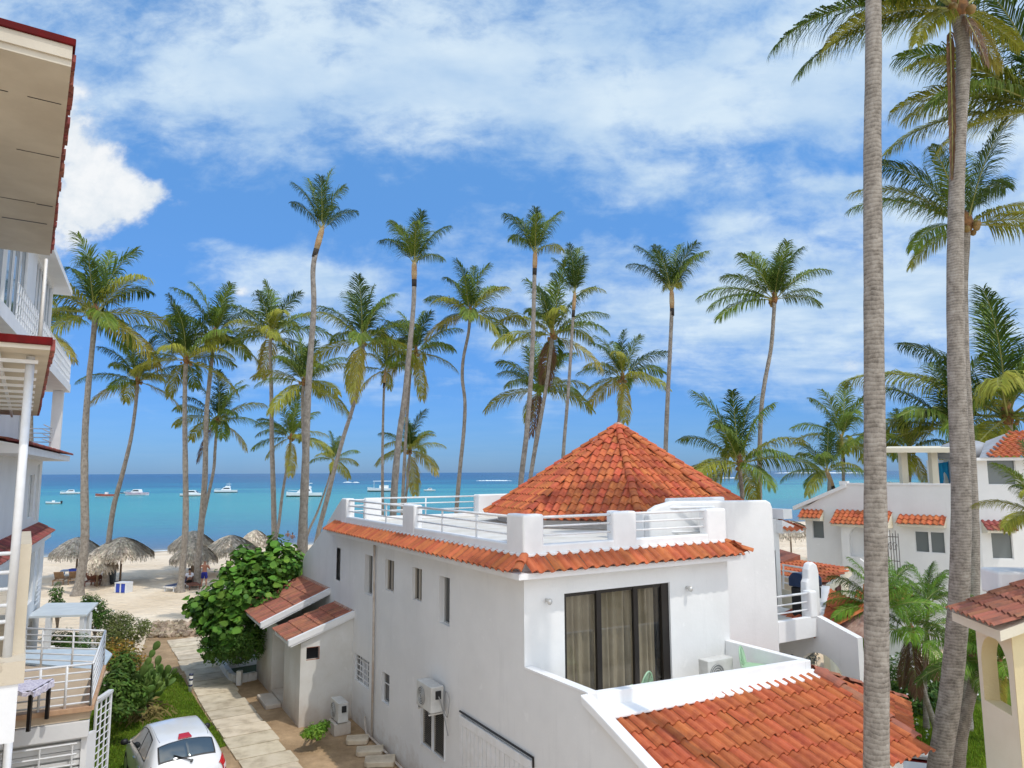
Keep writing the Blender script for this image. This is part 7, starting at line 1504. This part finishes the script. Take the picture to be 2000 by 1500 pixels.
# three loose slabs beside the house foot
for i, (x, y, w_, h_, rz_, lab) in enumerate(((1.0*698, 1450, .62, .50, 0, 'loose stone slab nearest the air conditioner, farthest of three'), (722, 1472, .72, .50, 0, 'middle one of three loose stone slabs by the wall foot'), (742, 1492, .78, .55, 0, 'loose stone slab nearest the camera by the wall foot'))):
    m_ = MB(); m_.prism([(-w_/2, -h_/2+.08, 0), (-w_/2+.08, -h_/2, 0), (w_/2-.04, -h_/2, 0), (w_/2, -h_/2+.1, 0), (w_/2, h_/2, 0), (-w_/2, h_/2-.05, 0)], (0, 0, .13)); o = m_.build('stone_slab', 'path_concrete', bevel=.02); o.location = gz(x, y, 0)+V3(0, 0, .01); o.rotation_euler = (0, .02, R(8)+rz_); tag(o, lab, 'slab', 'loose slabs by the house')
# barbecue and flower pot on the side balcony
g_ = thing('barbecue_grill', 'tall black covered barbecue grill with a blue lid on the side balcony', 'grill', hw(11.15, 2.3, 3.33), Hth); m_ = MB(); m_.prism([(-.30, -.25, 0), (.30, -.25, 0), (.34, -.28, .85), (-.34, -.28, .85)], (0, .52, 0)); m_.build('cover', mat('cover_black', (.012, .012, .014), .7, bump=.4, bscale=8, bdist=.05), g_, bevel=.03)
m_ = MB(); m_.prism([(-.37, -.30, .86), (-.37, .30, .86), (-.37, .30, 1.12), (-.37, .16, 1.26), (-.37, -.14, 1.26), (-.37, -.30, 1.10)], (.74, 0, 0)); m_.build('lid', mat('lid_blue', (.012, .03, .085), .25), g_, bevel=.04); m_ = MB(); m_.tube([(-.42, -.28, .95), (-.48, -.34, .95), (-.48, -.34, .70), (-.42, -.28, .70)], .02, 5); m_.build('handle', 'chrome', g_)
fp = thing('flower_pot', 'terracotta flower pot with a small plant behind the side balcony rail', 'plant', hw(10.3, 1.62, 3.33)); m_ = MB(); m_.lathe([(.09, 0), (.13, .24), (.14, .25), (.12, .25)], (0, 0, 0), 12); m_.build('pot', mat('pot_red', (.42, .09, .05), .6), fp, smooth=True); m_ = MB(); leafy(m_, [(0, 0, .42, .16, .16, .16)], 90, .12, random.Random(3), 'oval', .1); m_.build('foliage', 'leaf_olive', fp)
# neighbour terrace seen over the side balcony
nt_ = thing('garden_wall', 'low cream wall with white rails behind the barbecue grill', 'wall', at(1530, 1160, 24)); Mn = Matrix.Translation(-at(1530, 1160, 24)); m_ = MB(); a, b_ = at(1528, 1150, 25), at(1585, 1168, 24); m_.prism([a, b_, V3(b_.x, b_.y, 0), V3(a.x, a.y, 0)], (0, .2, 0)); m_.build('wall', 'stucco_cream', nt_, M=Mn)
m_ = MB(); [m_.tube([at(1528, y, 25), at(1580, y+8, 24)], .03, 5) for y in (1103, 1114, 1126, 1138)]; m_.tube([at(1530, 1103, 24.9), at(1530, 1150, 24.9)], .03, 5); m_.build('railing', 'white_metal', nt_, M=Mn)
m_ = MB(); a, b_ = at(1526, 1098, 30), at(1563, 1084, 30); m_.prism([a, b_, b_+V3(0, 0, -.22), a+V3(0, 0, -.22)], (0, 3, 0)); cc = thing('side_wing', 'cream side wing with a sloping roof edge under the braced thatched umbrella', 'house', V3(a.x, a.y, 0)); Mc = Matrix.Translation(-V3(a.x, a.y, 0)); m_.build('roof', 'clay_tile_old', cc, M=Mc); m_ = MB(); m_.prism([a+V3(0, .1, -.22), b_+V3(.3, .1, -.15), V3(b_.x+.3, b_.y+.1, 0), V3(a.x, a.y+.1, 0)], (0, 2.6, 0)); m_.build('wall', 'stucco_cream', cc, M=Mc)
# white tag on the palm trunk right of the cone
# ================================================================ GARDEN AT THE RIGHT
frondset('garden', 74, .0058, .36)
for me_ in {m2_ for l_ in FR['garden'].values() for m2_ in l_}:
    if me_.materials[0].name != 'frond_dead' and me_.materials[0].name != 'frond_yellow': me_.materials[0] = MATS['leaf_mid' if len(me_.vertices) % 3 == 0 else 'leaf_bright']
palm('bushy garden palm with arching yellow green fronds right of the thick trunk', 21, [(1785, 1260), (1796, 1320), (1812, 1375), (1832, 1432)], (1780, 1235), 112, (11, 15), key='garden', seed=60, group='garden palms', nuts=False, L=1.85, fr=[(64, .2, .9), (64, 2.2, .9), (52, 3.6, 1), (52, 5.2, 1), (40, 1, 1), (40, 2.9, 1.05), (26, 6, 1.1), (26, 4.2, 1), (12, 3.3, 1.1), (12, 5.6, .95), (-4, 4.7, 1), (-4, .1, 1), (76, 1.4, .8), (-68, 4.4, .9), (-68, 3.6, .8), (-45, 5.0, .7)])
palm('bright green garden palm directly behind the thick trunk', 20, [(1722, 1215), (1730, 1290)], (1720, 1192), 80, (10, 14), key='garden', seed=61, group='garden palms', nuts=False, L=1.55, fr=[(76, 1, 1), (76, 3, 1), (64, 4.6, 1), (64, .3, 1.05), (52, 2.5, 1), (52, 5.5, 1), (40, 3.4, 1), (40, .9, 1), (26, 2.9, .95), (26, 6, 1), (12, 3.3, .95), (64, 2, 1)])
palm('small fan shaped garden palm rising in front of the villa window wall', 22, [(1812, 1200), (1808, 1260)], (1812, 1178), 62, (8, 11), key='garden', seed=62, group='garden palms', nuts=False, L=1.25, fr=[(86, 0, 1), (76, .5, 1), (76, 2.5, 1), (64, 0, 1), (64, 3, 1), (52, .4, 1), (52, 2.7, 1), (40, 6, 1), (40, 3.3, .9), (26, .1, .9), (26, 3, .8), (64, 5, 1)])
palm('small palm with a ring-scarred base between double trunk and lodge', 17.5, [(1905, 1290), (1900, 1340), (1885, 1400), (1876, 1450)], (1910, 1268), 80, (24, 34), key='garden', seed=63, group='garden palms', nuts=False, L=1.35)
palm('garden palm seen through the arched opening of the lodge', 17, [(1950, 1330), (1950, 1420)], (1955, 1300), 70, (12, 14), key='garden', seed=64, group='garden palms', nuts=False, L=1.3)
shrub('flowering_bush', 'dark green bush dotted with white flowers behind the garden palms', 'bush', gz(1800, 1385, 0), [(G(1760, 1330, 24), 1.0, .8, .9), (G(1820, 1330, 24.5), 1.0, .8, .9), (G(1785, 1365, 23.5), 1.1, .8, .7), (G(1865, 1350, 25), .8, .8, .8), (G(1840, 1375, 24), .8, .7, .5)], 6500, .15, 'leaf_bush', 'oval', 31, .5, flowers=160)
shrub('flowering_bush', 'grey leaved flowering shrub under the side balcony', 'bush', gz(1572, 1340, 0), [(at(1570, 1275, 20.5), .5, .5, .4), (at(1560, 1290, 20.5), .6, .5, .5)], 700, .10, mat('leaf_grey', (.16, .18, .17), .7, island=.4), 'oval', 32, .3, flowers=40)
blades('grass', P2((1745, 1375), (1800, 1352), (1880, 1352), (1925, 1400), (1925, 1500), (1860, 1500), (1760, 1450)), 14000, 'green grass of the garden at the bottom right', .09)
m_ = MB(); m_.tube([gz(1876, 1500, 0), gz(1882, 1420, .9), at(1890, 1360, 19)], .045, 7); tag(m_.build('thin_trunk', 'palm_trunk', smooth=True), 'thin pale sapling trunk at right of the near double trunk base', 'sapling')
q = random.Random(41); m_ = MB()
for k in range(9):
    p = gz(q.choice((1805, 1812, 1850, 1790, 1470-1000+1340)), q.uniform(1395, 1460), .03); leafy(m_, [(p.x, p.y, .05, .03, .03, .02)], 3, .07, q, 'round', .2)
o = m_.build('fallen_petals', 'petal'); o['kind'] = 'stuff'; tag(o, 'white fallen blossoms scattered on the right hand grass', 'petals')
